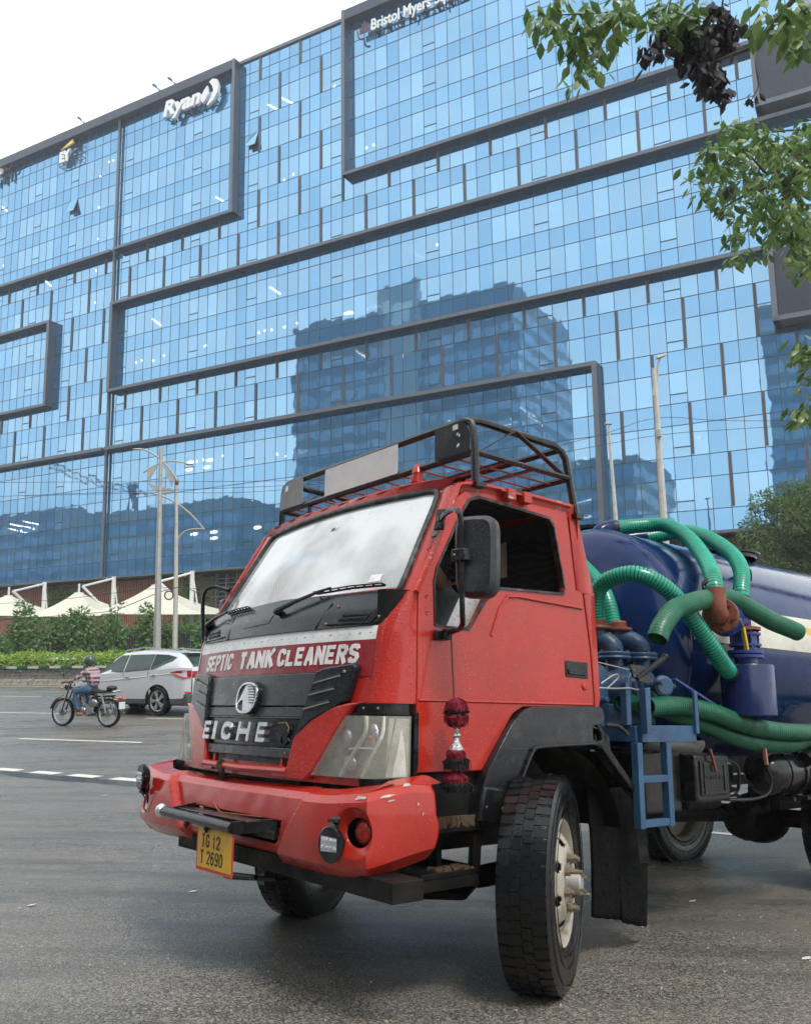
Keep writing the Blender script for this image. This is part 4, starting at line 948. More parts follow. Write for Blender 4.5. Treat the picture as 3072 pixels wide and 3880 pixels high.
# -- wipers
for pts, bl in (([(-.50,.0,1.757),(-.42,.0,1.79),(-.25,.0,1.815)], [(-.27,1.806),(-.12,1.812),(.03,1.814)]), ([(.075,0,1.757),(.22,0,1.80),(.38,0,1.838),(.46,0,1.85)], [(.33,1.832),(.6,1.838),(.82,1.832)])):
    sx = -.36 if bl[0][0] < 0 else 0
    m = tb(); m.tube([(p[0]+sx, fsurf(p[0]+sx, p[2])+.05, p[2]) for p in pts], [.014, .011, .008, .006][:len(pts)], 6); m.sphere((pts[0][0]+sx, fsurf(pts[0][0]+sx, 1.757)+.035, 1.755), (.025,.03,.02), 10, 6); wa = tp('wiper_arm', m, 'black_paint')
    m = tb(); P_ = [(a+sx, fsurf(a+sx, b)+.022, b) for a, b in bl]; m.tube(P_, .006, 5); m.tube([(p[0], p[1]+.022, p[2]+.008) for p in P_], .004, 5)
    for k in range(9): p = V3(P_[0]).lerp(V3(P_[2]), k/8); m.beam(p, p+V3((0,.022,.008)), .006, .006)
    tp('wiper_blade', m, 'black_paint', wa)
# -- roof skin, header, gutters
def roof(a, b):
    s = -1+2*a; f = .47-.93*b; hw = .95
    lift = .012+.115*(1-abs(s)**4)*min(1, ((.49-f)/.24))**.5 if f < .49 else 0
    return (s*hw, f - .03*(s*s)*(1-b), 2.385 + lift)
m = tb(); m.grid(roof, 40, 26); m.grid(lambda a, b: (lambda p, q: tuple(p[i]+(q[i]-p[i])*b for i in range(3)))(ws(a, 1, .0), roof(a, 0)), 30, 3); tp('roof', m, 'red_worn')
for sg in (1, -1):
    m = tb()
    # A pillar skin between windscreen and door frame
    def pil(a, b, sg=sg):
        u = 1.79+.6*b; p = V3(ws(1, b)); q = V3((interp(u,[1.79,2.37],[.98,.94]), interp(u,[1.79,2.33,2.39],[.722,.436,.415]), u))
        x = p.lerp(q, a); bl_ = math.sin(a*math.pi)*.012; return (sg*(x.x+bl_), x.y+bl_, x.z)
    m.grid(pil, 8, 14); tp('pillar', m, 'red')
    m = tb(); m.tube(smoothpath([(sg*.99, .735, 1.79), (sg*.97, .585, 2.07), (sg*.95, .455, 2.31), (sg*.95, .38, 2.375), (sg*.95, .0, 2.39), (sg*.95, -.40, 2.385)], 5), .013, 6); tp('gutter', m, 'red_worn')
for sg in (1, -1):
    m = tb(); m.grid(lambda a, b, sg=sg: (sg*(.95-.02*b), (.415-.87*a)-.03*(1-b)*(1-a), 2.40-.075*b), 20, 3); tp('roof_side', m, 'red_worn')
m = tb(); m.grid(lambda a, b: (-.95+1.9*a, -.462, 2.40-.2*b + .11*(1-abs(2*a-1)**4)*(1-b)), 20, 3); tp('roof_rear', m, 'red_worn')
# -- doors: outline with the window cut out
door_out = [(.717,.985),(.717,1.3),(.715,1.79),(.60,2.07),(.49,2.29),(.43,2.345),(.30,2.355),(-.33,2.362),(-.345,2.33),(-.40,1.91),(-.455,1.9),(-.50,1.6),(-.52,1.33),(-.51,1.287),(.03,1.283),(.10,1.25),(.15,1.19),(.315,.985)]
win = [(.612,1.66),(.60,1.648),(.40,1.648),(.37,1.67),(.29,1.80),(.25,1.835),(.185,1.868),(-.285,1.885),(-.30,1.91),(-.225,2.24),(-.19,2.285),(.33,2.315),(.40,2.29),(.46,2.2),(.60,1.92),(.615,1.85)]
def side(sg): return lambda a, b, d: (sg*(sideS(b)+d), a-.05*max(0, b-1.85)/.5, b)
for sg, side_name in ((1, 'visible'), (-1, 'far')):
    m = tb(); m.prism([door_out, win], side(sg), -.035, .0); dr_ = tp('door', m, 'red', bevel=.006)
    m = tb(); m.prism([[(a*.99+.002, b) for a, b in [( .62,1.64),(.40,1.635),(.28,1.79),(.18,1.856),(-.30,1.873),(-.315,1.91),(-.235,2.26),(-.2,2.30),(.34,2.33),(.415,2.3),(.475,2.2),(.615,1.92),(.63,1.85)]], win], side(sg), -.03, .006); tp('window_seal', m, 'seal', dr_, smooth=False)
    if sg == 1:
        m = tb(); m.prism([[(.60,1.655),(.40,1.655),(.15,2.0),(.38,2.02),(.52,1.9)]], side(sg), -.16, -.155); 
        # pressed shapes of the door skin
        m = tb(); q = [(.12,1.84),(.02,1.838),(-.44,1.815)]; m.tube([(1*(.981), a, b) for a, b in [(.25,1.62),(.19,1.76),(.13,1.825),(.05,1.832),(-.44,1.815)]], .009, 6); tp('door_crease', m, 'red', dr_)
        m = tb(); m.tube([(.979, .71, 1.303), (.979, -.50, 1.305)], .008, 6); tp('door_crease', m, 'red', dr_)
        m = tb(); m.prism([[(-.285,1.53),(-.475,1.525),(-.475,1.437),(-.29,1.442)]], side(1), -.02, .003); h = tp('door_handle', m, 'black_plastic', dr_, bevel=.006)
        m = tb(); m.prism([[(-.298,1.518),(-.462,1.513),(-.462,1.45),(-.30,1.453)]], side(1), .0035, .0045); tp('handle_recess', m, 'ink', dr_, smooth=False)
        m = tb(); m.prism([[(-.305,1.485),(-.40,1.483),(-.455,1.456),(-.31,1.458)]], side(1), .005, .012); tp('handle_lever', m, 'black_plastic', dr_, bevel=.003)
        m = tb(); m.lathe([(0,.01),(.012,.01),(.017,.006),(.019,0)], (.98,-.44,1.397), (1,0,0), 14); tp('door_lock', m, 'red', dr_)
        m = tb()
        for a, b in ((.665,1.775),(.662,1.7),(.655,2.0)): m.lathe([(.004,.001),(.008,.004),(.011,0)], (.98, a, b), (1,0,0), 10)
        tp('door_screw', m, 'red', dr_)
    # rear pillar of the cab
    m = tb(); m.prism([[(-.41,1.90),(-.36,2.362),(-.43,2.362),(-.555,1.9),(-.575,1.33),(-.56,1.29),(-.525,1.29),(-.53,1.34),(-.512,1.6),(-.465,1.9)]], side(sg), -.05, -.003); tp('rear_pillar', m, 'red', bevel=.005)
    m = tb(); m.prism([[(.14,2.395),(-.02,2.393),(-.02,2.37),(.14,2.372)]], side(sg), .0, .012)
    for a in (.14,.1,.04,-.0): pass
    tp('gutter_bracket', m, 'red', smooth=False)
m = tb()
for a, b in ((.09, .14), (-.03, .03)): m.boxp((.94, a-.03, 2.335), (.985, a+.03, 2.395))
m.boxp((.95,-.05,2.37),(.975,.16,2.385)); tp('roof_bracket', m, 'red_worn', bevel=.004); 
m = tb(); m.boxp((.93,.0,2.385),(.965,.07,2.405)); tp('bracket_tape', m, 'ink', smooth=False)
# -- back wall, floor, inside
M['cloth'] = plain('dark_patterned_cloth', (.022,.014,.012), .9, var=.5, vs=12)
M['cab_in'] = plain('cab_interior_trim', (.05,.045,.045), .8)
m = tb(); m.boxp((-.93,-.5,1.28),(.93,-.46,2.39)); tp('back_panel', m, 'red')
m = tb(); m.boxp((-.92,-.455,1.25),(.92,-.445,2.36)); m.boxp((-.92,-.45,1.2),(.92,.7,1.25)); m.boxp((-.93,.30,1.3),(.93,.74,1.62)); m.grid(lambda a,b: (-.92+1.84*a, .44-.88*b, 2.37+.03*math.sin(a*3.14)), 8, 6); tp('cab_lining', m, 'cab_in')
# woven pattern on the cloth: raised lines
mc, tcc, bc = newmat('swirl_pattern_cloth'); vv = coords(tcc)
w1 = tcc.nodes.new('ShaderNodeTexWave'); w1.wave_type = 'RINGS'; w1.inputs['Scale'].default_value = 7; w1.inputs['Distortion'].default_value = 9; w1.inputs['Detail'].default_value = 1; tcc.links.new(vv, w1.inputs['Vector'])
cl_ = ramp(tcc, w1.outputs['Fac'], [(.0, (.02,.013,.012)), (.86, (.02,.013,.012)), (.93, (.10,.065,.045)), (1, (.02,.013,.012))]); tcc.links.new(cl_, bc.inputs['Base Color']); bc.inputs['Roughness'].default_value = .9
m = tb(); m.boxp((-.6,-.44,1.3),(.9,-.40,2.25)); tp('seat_back_cloth', m, mc, bevel=.02)
m = tb(); m.boxp((.1,-.4,1.45),(.85,.12,1.62)); tp('seat', m, mc, bevel=.04)
m = tb(); n = 30
m.grid(lambda a, b: (.2+.3*a + (.012 if int(a*n*1.001) % 2 else 0), -.13-.23*a, (1.985+.045*a)+(.18+.03*a)*b), n, 1); tp('sun_curtain', m, plain('beige_ribbed_curtain', (.5,.38,.27), .7, var=.1), smooth=False)
m = tb(); m.face([(.5,.55,1.65),(.5,.30,1.65),(.5,.02,1.93),(.5,.17,1.95)]); 
M['quarter'] = plain('rain_spotted_reflection_glass', (.42,.42,.40), .12, var=.05, dirt=(.12,.12,.12), dirt_amt=.9, dscale=60)  # pale base colour paints in the pane's reflection; spots lie over it
m = tb(); m.prism([[(.50,1.652),(.33,1.652),(.22,1.80),(.15,1.86),(.30,1.92),(.38,1.86)]], side(1), -.05, -.045); tp('quarter_glass', m, 'quarter', smooth=False)
m = tb(); m.lathe([(.19,-.01),(.205,0),(.19,.01),(.18,0),(.19,-.01)], (-.45,.28,1.78), (0,.5,.8), 22); m.cyl((-.45,.3,1.76),(-.45,.5,1.5),.03,8); tp('steering_wheel', m, 'black_plastic')
# -- grille group
m = tb(); m.slab([(-.49,1.272),(.49,1.272),(.535,1.425),(-.535,1.425)], onf, .004, .022); tp('grille_panel', m, 'grille', bevel=.003)
m = tb(); m.slab([(-.485,1.22),(.485,1.22),(.49,1.264),(-.49,1.264)], onf, .004, .020); tp('grille_panel', m, 'grille', bevel=.002)
m = tb(); m.slab([(-.44,1.0),(.44,1.0),(.54,1.43),(-.54,1.43)], onf, .0, .006, 20, 8); tp('grille_back', m, 'ink', smooth=False)
m = tb(); m.tube([onf(-.49,1.214,.02), onf(0,1.214,.02), onf(.49,1.214,.02)], .006, 6); m.slab([(-.445,1.080),(.445,1.080),(.488,1.208),(-.488,1.208)], onf, .003, .012, 20, 4); tp('name_strip', m, 'black_plastic')
m = tb(); m.slab([(-.415,1.028),(.415,1.028),(.435,1.073),(-.435,1.073)], onf, .004, .026); tp('lower_grille_strip', m, 'grille', bevel=.003)
m = tb()
for s_ in (-.39, .375): m.sphere(onf(s_,1.05,.027), (.009,.006,.009), 8, 5)
tp('screw', m, 'rust')
gl = [(-.475,-.36,'E'),(-.345,-.285,'I'),(-.235,-.10,'C'),(-.055,.085,'H'),(.135,.245,'E')]
for a, b, ch in gl:
    m = tb(); put_block(m, ch, onf, a+.005, b-.012, 1.098, 1.192, .21 if ch != 'I' else .40, .012, .045, .15, .15); tp('badge_letter', m, 'chrome', smooth=False, weld=False)
m = tb(); put_block(m, 'R', onf, .30, .395, 1.098, 1.188, .32, .012, .024, .15, .15); m.tube([onf(-.42,1.14,.012), onf(.29,1.137,.012)], .004, 4); tp('bare_badge_base', m, 'black_plastic', smooth=False, weld=False)
m = tb(); m.tube([onf(.30,1.19,.028), onf(.36,1.193,.028), onf(.392,1.17,.028), onf(.385,1.15,.028)], .003, 5); tp('badge_edge', m, plain('brass_edge', (.45,.3,.15), .3, metal=1))
# round emblem: dark disc, bright ring, stylised head with speed lines
def ell(rx, ry, n=40, p=2.6, cx=0, cy=1.312):
    L = []
    for i in range(n):
        t = 2*math.pi*i/n; c, s_ = math.cos(t), math.sin(t); L.append((cx+rx*abs(c)**(2/p)*(1 if c > 0 else -1), cy+ry*abs(s_)**(2/p)*(1 if s_ > 0 else -1)))
    return L
m = tb(); m.prism([ell(.105,.083)], lambda a,b,d: onf(a,b,d), .012, .05); emb = tp('emblem', m, 'black_plastic', bevel=.004)
m = tb(); m.prism([ell(.100,.078), ell(.090,.068)], lambda a,b,d: onf(a,b,d), .05, .057); tp('emblem_ring', m, 'chrome', emb, smooth=False)
m = tb(); head = [(-.075,1.285),(-.045,1.33),(-.02,1.37),(.015,1.377),(.05,1.37),(.075,1.34),(.085,1.30),(.075,1.262),(.05,1.245),(-.01,1.245),(-.025,1.30),(-.04,1.30),(-.062,1.288),(-.072,1.277)]
m.prism([head], lambda a,b,d: onf(a,b,d), .05, .058); tp('emblem_head', m, 'chrome', emb, smooth=False)
m = tb()
for k in range(7): z = 1.365-.0135*k; m.prism([[(.005+.006*k,z),(.089-.002*abs(k-3),z),(.089-.002*abs(k-3),z+.0045),(.003+.006*k,z+.0045)]], lambda a,b,d: onf(a,b,d), .0585, .0595)
tp('emblem_line', m, 'ink', emb, smooth=False)
wing = [(.542,1.432),(.60,1.447),(.79,1.462),(.805,1.445),(.772,1.295),(.70,1.262),(.56,1.20),(.462,1.128),(.50,1.265),(.53,1.40)]
for sg in (1, -1):
    m = tb(); m.prism([[(sg*a, b) for a, b in wing]], lambda a,b,d: onf(a,b,d), .003, .045); wg = tp('grille_wing', m, 'black_plastic', bevel=.008)
    for x0, z0, x1, z1 in ((.545,1.375,.72,1.407),(.525,1.32,.69,1.348),(.505,1.255,.672,1.288)):
        m = tb(); m.prism([[(sg*x0,z0+.004),(sg*x1,z1+.004),(sg*(x1-.004),z1+.016),(sg*(x0+.004),z0+.016)]], lambda a,b,d: onf(a,b,d), .0452, .0465); tp('wing_slot', m, 'ink', wg, smooth=False)
        m = tb(); m.tube([onf(sg*x0,z0,.047), onf(sg*x1,z1,.047)], .0045, 6); tp('wing_lip', m, 'grey_sheet', wg)
    m = tb(); m.sphere(onf(sg*.745,1.425,.047), .009, 8, 4); tp('screw', m, 'bolt', wg)
# -- red surround of the grille
sur = [(.885,1.289),(.778,1.283),(.677,1.265),(.56,1.205),(.466,1.145),(.445,1.114),(.412,.978),(.408,.968),(.30,.976),(.30,.945),(.561,.943),(.60,.975),(.783,1.228),(.819,1.272)]
for sg in (1, -1):
    m = tb(); m.prism([[(sg*a, b) for a, b in sur]], lambda a,b,d: onf(a,b,d), .0, .042); tp('grille_surround', m, 'red', bevel=.008)
m = tb(); m.tube([onf(-.42,.972,.03), onf(0,.968,.035), onf(.42,.972,.03)], .019, 8); m.boxp((-.35,.985,.975),(-.33,1.02,1.025)); m.boxp((.33,.985,.975),(.35,1.02,1.025)); tp('lower_grille_bar', m, 'red')
m = tb(); m.boxp((-.44,.90,.90),(.44,.97,1.03)); tp('radiator', m, 'grime', smooth=False)
# -- headlamps: lens following the corner, inner parts seen through
lens = [(.783,1.222),(.90,1.236),(.978,1.236),(.98,1.08),(.978,.975),(.77,.965),(.585,.962),(.66,1.05)]
def lamp_grid(sg, d):
    def fn(a, b):
        u = .965+.265*b; s0 = .585+(.783-.585)*b; s = s0+(.979-s0)*a; return (sg*s, fsurf(s, u)+d*(1 if s < .95 else .3), u)
    return fn
ml, tl, bl_ = newmat('hazy_lamp_lens'); vl = coords(tl)
bl_.inputs['Base Color'].default_value = (.36,.36,.30,1); tl.links.new(ramp(tl, noise_n(tl, vl, 8, 6, .65), [(.35,.3),(.7,.66)]), bl_.inputs['Alpha']); bl_.inputs['Roughness'].default_value = .14; bl_.inputs['Coat Weight'].default_value = .7
bump(tl, bl_, drops(tl, vl, 120, 0, .4), .4, .003)
for sg in (1, -1):
    m = tb(); m.grid(lamp_grid(sg, .002), 14, 8); hl_ = tp('headlamp', m, 'lamp_dark')
    m = tb(); m.grid(lamp_grid(sg, .034), 18, 10); tp('lens', m, ml, hl_)
    m = tb(); q = lamp_grid(sg, -.02)
    def at(s, u, d=.012): return (sg*s, fsurf(min(s,.975), u)+d, u)
    m.tube(smoothpath([at(.885,1.228),at(.89,1.16),at(.84,1.08),at(.76,.97)],5), .011, 6); m.tube(smoothpath([at(.945,1.228),at(.945,1.15),at(.925,1.07),at(.89,.97)],5), .009, 6); m.tube([at(.80,1.085),at(.86,1.09),at(.93,1.09)], .006, 6); tp('reflector_trim', m, 'lamp_white', hl_)
    m = tb(); m.grid(lambda a, b: (sg*(.952+.026*a), fsurf(.952+.026*a, .97+.25*b)+.0, .97+.25*b), 4, 8); tp('side_reflector', m, 'lamp_white', hl_)
    m = tb(); m.sphere(at(.76,1.13,.002), (.045,.012,.045), 14, 8); m.sphere(at(.915,1.15,.002), (.035,.012,.05), 14, 8); m.sphere(at(.80,1.02,.002), (.05,.012,.04), 14, 8); tp('reflector_bowl', m, 'chrome', hl_)
    m = tb(); m.sphere(at(.912,1.135,.012), (.009,.007,.012), 8, 6); tp('bulb', m, plain('amber_bulb', (.5,.16,.04), .3), hl_)
    m = tb(); cap = [(.785,1.236),(.822,1.275),(.90,1.288),(.978,1.288),(.978,1.25),(.90,1.25)]
    m.grid(lambda a, b: (sg*((.79+.03*b)+(.979-(.79+.03*b))*a), fsurf((.79+.03*b)+(.979-(.79+.03*b))*a, 1.26)+.016, 1.236+.046*b), 16, 3); hc = tp('headlamp_cap', m, 'black_paint', ); m = tb()
    for s_ in (.865,.93): m.sphere((sg*s_, fsurf(s_,1.26)+.018, 1.262), .007, 8, 4)
    tp('screw', m, 'bolt', hc)
    m = tb(); m.prism([[(.735,.965),(.735,1.245),(.71,1.25),(.71,1.02),(.72,.965)]], side(sg), -.03, .006); tp('headlamp_side', m, 'black_plastic', smooth=False)
    m = tb(); m.boxp((sg*.5,.75,.90),(sg*.97,.94,.965)); tp('headlamp_bracket', m, 'grime', smooth=False)
# -- bumper: swept section round the front with deep openings
def bump_pt(a, h):
    """a: -1..1 along the bumper, h: 0 bottom .. 1 top"""
    sg = 1 if a >= 0 else -1; t = abs(a)
    if t < .52: s, f = t/.52*.72, 1.108-.0*t
    elif t < .8: q = (t-.52)/.28; s, f = .72+.38*q, 1.108-.035*q*q
    else: q = (t-.8)/.2; s, f = 1.10+.02*q, 1.073-.34*q
    top = interp(t, [0,.52,.62,.8,.93,1], [.893,.897,.90,.925,.955,.945]); bot = interp(t, [0,.5,.74,.82,1], [.572,.566,.562,.575,.638])
    u = bot+(top-bot)*h; bulge = .0 + .018*math.sin(h*math.pi) - .06*max(0, .18-h)/.18 - .02*max(0, h-.9)/.1
    dent = .004*noise.noise(V3((s*sg*2.2, u*3, 0))) + .0015*noise.noise(V3((s*sg*9, u*9, 2)))
    k_ = min(1, max(0, (t-.74)/.10)); nrm = (math.sin(k_*1.5), math.cos(k_*1.5))
    f -= 0
    if t < .5 and .10 < h < .52: pass
    return (sg*(s + nrm[0]*bulge), f + nrm[1]*bulge + dent, u)
HOLE = 1.055
def hole_d(a, h):
    p = bump_pt(a, h); return math.hypot((abs(p[0])-1.04)/.068, (p[2]-.765)/.058)
NA, NH = 260, 60
def bmask(i, j):
    a = -1+2*(i+.5)/NA; h = (j+.5)/NH; p = bump_pt(a, h)
    if hole_d(a, h) < .93: return False
    if abs(p[0]) < interp(p[2], [.66,.757], [.44,.475]) and .655 < p[2] < .757: return False
    return True
def bfun(a, b):
    p = bump_pt(-1+2*a, b); d = hole_d(-1+2*a, b)
    if 1 <= d < 1.75: return (p[0], p[1]-.035*(1.75-d)/.75, p[2])
    if d < 1.0:
        if d > .8: k = 1/d; sg = 1 if p[0] > 0 else -1; return (sg*(1.04+(abs(p[0])-1.04)*k), p[1]-.035, .765+(p[2]-.765)*k)
        return (p[0], p[1]-.05, p[2])
    # raised outer panels: crease running down from the top at |s| .70 to .47
    cr_ = interp(p[2], [.57,.90], [.45,.70]); x = abs(p[0])
    if x < cr_: return (p[0], p[1]-.04*min(1, (cr_-x)/.022), p[2])
    return p
m = tb(); m.grid(bfun, NA, NH, bmask); bo = tp('bumper', m, 'red_bumper', ang=24)
so = bo.modifiers.new('thick', 'SOLIDIFY'); so.thickness = .006; so.offset = -1
m = tb()       # turned-in top flange, deeper towards the corners
def flange(a, b):
    p = bfun(a, 1); t = abs(-1+2*a); d = interp(t, [0,.5,.62,.8,1], [.05,.05,.075,.15,.12]); q = (p[0]*(1-.06*b*(t > .8)), p[1]-d*b, p[2]+interp(t,[0,.6,.8,.95,1],[.012,.02,.035,.025,.0])*b); return q
m.grid(flange, NA, 3); tp('bumper_top', m, 'red_bumper', bo)
m = tb(); random.seed(9)
for cx, cz, w, h in ((1.06,.912,.05,.008),(1.10,.90,.04,.006),(1.11,.925,.02,.007),(1.1,.88,.02,.004),(1.11,.845,.006,.008),(1.11,.80,.005,.008)):
    a = {1.06: .775, 1.10: .81, 1.11: .93, 1.1: .86}[cx] + (.9-cz)*.3; h0 = (cz-.57)/.36; n = 9; L = []
    for i in range(n):
        t = 6.283*i/n; r = 1+.35*random.uniform(-1,1); p = bump_pt(a+math.cos(t)*w*r*.55, h0+math.sin(t)*h*2.6*r); L.append((p[0]+.0035, p[1]+.0035, p[2]))
    m.face(L)
tp('scraped_paint', m, plain('scraped_primer', (.5,.42,.36), .7, var=.3, vs=40), bo, smooth=False, weld=False)
for sg in (1, -1):
    m = tb(); m.sphere((sg*1.035, 1.035, .765), (.052,.025,.05), 18, 12); tp('fog_lamp_blank', m, 'red', bo)
m = tb(); m.boxp((-.47,.98,.62),(.47,1.0,.80)); tp('opening_back', m, 'grime', bo, smooth=False)
m = tb(); m.boxp((-.62,.9,.525),(1.255,1.06,.605)); tp('bumper_beam', m, 'grime', bevel=.004)
# black bar, hinged frame and number plate before the bumper
m = tb(); m.tube([(-.475,1.22,.727),(.27,1.22,.716)], .026, 12); tp('front_tube', m, 'black_paint')
m = tb(); m.sphere((-.505,1.22,.728), .036, 14, 10); tp('tube_end_cap', m, 'chrome')
m = tb(); m.beam((-.40,1.2,.732),(-.40,1.06,.75),.02,.05); m.beam((.255,1.21,.716),(.40,1.06,.735),.03,.055); m.beam((.31,1.1,.70),(.42,1.07,.69),.05,.035); m.boxp((-.40,1.07,.745),(.36,1.19,.752)); tp('plate_bracket', m, 'black_paint', bevel=.002)
m = tb(); m.tube(smoothpath([(-.2,1.08,.79),(-.1,1.1,.755),(.05,1.12,.758),(.3,1.09,.762)],5), .0025, 4); tp('loose_wire', m, plain('orange_wire', (.5,.16,.06), .5))
m = tb()
for s_ in (-.2,.02): m.sphere((s_,1.225,.69), (.016,.014,.014), 8, 6); m.cyl((s_,1.22,.72),(s_,1.225,.67),.007,6)
tp('plate_bolt', m, 'black_paint')
PL = [(-.098,.705),(.270,.705),(.275,.497),(-.09,.495)]
m = tb(); m.prism([PL], lambda a,b,d: (a, 1.212+d, b), -.002, 0); npl = tp('number_plate', m, plain('red_plate_border', (.6,.05,.02), .45), smooth=False)
m = tb(); m.prism([[(-.085,.70),(.257,.70),(.262,.512),(-.078,.51)]], lambda a,b,d: (a, 1.212+d, b), .0006, .0016); tp('plate_face', m, 'plate', npl, smooth=False)
for wd_, a, b, c_, d_ in (('TG', -.042, .038, .602, .664), ('12', .072, .148, .602, .664), ('T', -.048, -.012, .528, .59), ('2690', .018, .178, .528, .59)):
    m = tb(); put_block(m, wd_, lambda x, z, d: (x, 1.2136+d, z), a, b, c_, d_, .26, 0, .0012, .22); tp('plate_lettering', m, 'ink', npl, smooth=False, weld=False)
# auxiliary round lamps clamped on the bumper
for cx, cz, flip in ((.985,.723,1), (-.935,.872,-1)):
    e_ = tb(); ax = V3((.12*flip,1,.02)).normalized(); c_ = V3((cx,1.17,cz))
    e_.lathe([(0,-.045),(.045,-.045),(.068,-.02),(.072,0),(.066,.004),(0,.002)], c_, ax, 28); al_ = tp('spot_lamp', e_, 'black_plastic')
    m = tb(); X = ax.cross(V3((0,0,1))).normalized()*-1; Z = V3((0,0,1)); q = lambda x, z, d=.006: c_ + X*x + Z*z + ax*d
    m.face([q(-.048,-.026), q(.048,-.03), q(.048,.03), q(-.048,.026)]); tp('led_panel', m, 'led', al_, smooth=False)
    m = tb()
    for i in range(4):
        for j in range(2): m.sphere(q(-.036+.024*i, -.014+.028*j, .008), (.009,.004,.009), 8, 4)
    tp('led_lens', m, 'chrome', al_)
    m = tb(); zz = .085 if flip > 0 else -.085; m.beam(c_+V3((0,-.02,zz*.7)), c_+V3((-.03,-.05,zz*1.1)), .035, .02); m.beam(c_+V3((-.05,-.03,zz)), c_+V3((.01,-.03,zz*1.05)), .02, .012); tp('lamp_bracket', m, 'black_paint', al_)
m = tb(); m.tube(smoothpath([(-.93,1.16,.79),(-.915,1.14,.75),(-.945,1.13,.70),(-.93,1.12,.68)],5), .004, 5); tp('lamp_cable', m, 'ink')
m = tb(); m.tube(smoothpath([(.16,1.02,.47),(.0,1.04,.46),(-.09,1.05,.45),(-.11,1.03,.44),(-.09,1.0,.435),(.05,.96,.445),(.2,.93,.46)],5), .012, 8); m.boxp((.05,.9,.42),(.12,.95,.55)); tp('tow_hook', m, 'black_paint')
m = tb(); m.tube(smoothpath([(-.19,1.05,1.01),(-.2,1.06,.975),(-.18,1.055,.94),(-.195,1.04,.91)],4), [.012]*12+[.02], 6) if False else m.tube(smoothpath([(-.19,1.05,1.0),(-.2,1.062,.97),(-.18,1.055,.94),(-.195,1.04,.90)],4), .016, 6); tp('rope_tie', m, plain('frayed_rope', (.05,.035,.025), .9, bumpy=1, bscale=200))
# -- roof beacon and carrier
m = tb(); m.lathe([(.04,0),(.04,.02),(.028,.022),(.028,.05),(.032,.055),(.022,.09),(.012,.105),(0,.108)], (.50,.33,2.475), (0,0,1), 16); tp('roof_beacon', m, 'red')
m = tb(); r_ = .021
for sg in (1, -1):
    m.tube([(sg*.945,.315,2.375),(sg*.94,.315,2.56),(sg*.93,.315,2.68),(sg*.915,.315,2.72),(sg*.87,.315,2.742),(sg*.82,.315,2.746)], r_, 8)
    m.tube([(sg*.935,-.47,2.33),(sg*.935,-.43,2.5),(sg*.93,-.40,2.66),(sg*.925,-.375,2.70),(sg*.92,-.32,2.725),(sg*.905,.25,2.745),(sg*.87,.315,2.742)], r_, 8)
    m.tube([(sg*.935,.315,2.56),(sg*.935,-.415,2.55)], .017, 8)
m.tube([(-.85,.315,2.744),(.85,.315,2.744)], r_, 8); m.tube([(-.93,.315,2.56),(.93,.315,2.56)], r_, 8); m.tube([(-.935,-.42,2.55),(.935,-.42,2.55)], .02, 8); m.tube([(-.92,-.37,2.715),(.92,-.37,2.715)], .02, 8); m.tube([(-.90,-.05,2.60),(.90,-.05,2.60)], .014, 8) if False else None
rk = tp('roof_rack', m, 'black_paint')
m = tb()
for s_ in (-.78,-.62,-.46,-.3,-.14,.02,.18,.34,.5,.66,.80): m.tube([(s_,.30,2.55),(s_,-.42,2.542)], .0065, 6)
tp('rack_bar', m, 'rust', rk)
m = tb(); m.beam((-.93,-.12,2.545),(.93,-.12,2.545),.03,.01); m.beam((-.93,.1,2.545),(.93,.1,2.545),.03,.01)
for sg in (1,-1): m.beam((sg*.93,.02,2.735),(sg*.93,.27,2.575),.03,.008); m.beam((sg*.93,.0,2.735),(sg*.93,-.37,2.565),.03,.008)
tp('rack_brace', m, 'black_paint', rk)
m = tb(); m.cyl((.1,-.4,2.49),(.1,-.4,2.55),.014,8); m.cyl((-.6,.315,2.43),(-.6,.315,2.55),.012,8); m.boxp((.90,.28,2.365),(.99,.35,2.385)); m.boxp((.90,-.49,2.32),(.975,-.43,2.345)); tp('rack_foot', m, 'black_paint', rk)
def rackplate(a, b, name, mt):
    m = tb(); m.prism([[(a,2.565),(b,2.565),(b,2.738),(a,2.738)]], lambda x, z, d: (x, .335+d, z), 0, .003); return tp(name, m, mt, rk, smooth=False)
m = tb(); m.prism([[(.655,2.565),(.925,2.565),(.925,2.66),(.90,2.715),(.86,2.74),(.655,2.74)]], lambda x, z, d: (x, .337+d, z), 0, .003); tp('end_plate', m, 'grey_sheet' if False else 'black_paint', rk, smooth=False)
m = tb(); m.prism([[(-.655,2.565),(-.925,2.565),(-.925,2.66),(-.90,2.715),(-.86,2.74),(-.655,2.74)]], lambda x, z, d: (x, .337+d, z), 0, .003); tp('end_plate', m, 'grey_sheet', rk, smooth=False)
rackplate(-.36, .36, 'blank_sign_panel', 'board') if False else rackplate(-.40, .33, 'blank_sign_panel', 'board')
m = tb(); m.prism([[(.80,2.70),(.84,2.70),(.84,2.728),(.80,2.728)]], lambda x, z, d: (x, .341+d, z), 0, .001); m.prism([[(-.87,2.68),(-.83,2.685),(-.835,2.72),(-.865,2.715)]], lambda x, z, d: (x, .341+d, z), 0, .001)
for a, b in ((.83,2.665),(.845,2.655),(.84,2.605),(.83,2.60)): m.prism([[(a,b),(a+.012,b+.003),(a+.008,b+.018),(a+.002,b+.012)]], lambda x, z, d: (x, .341+d, z), 0, .001)
tp('torn_sticker', m, 'white_sticker', rk, smooth=False)
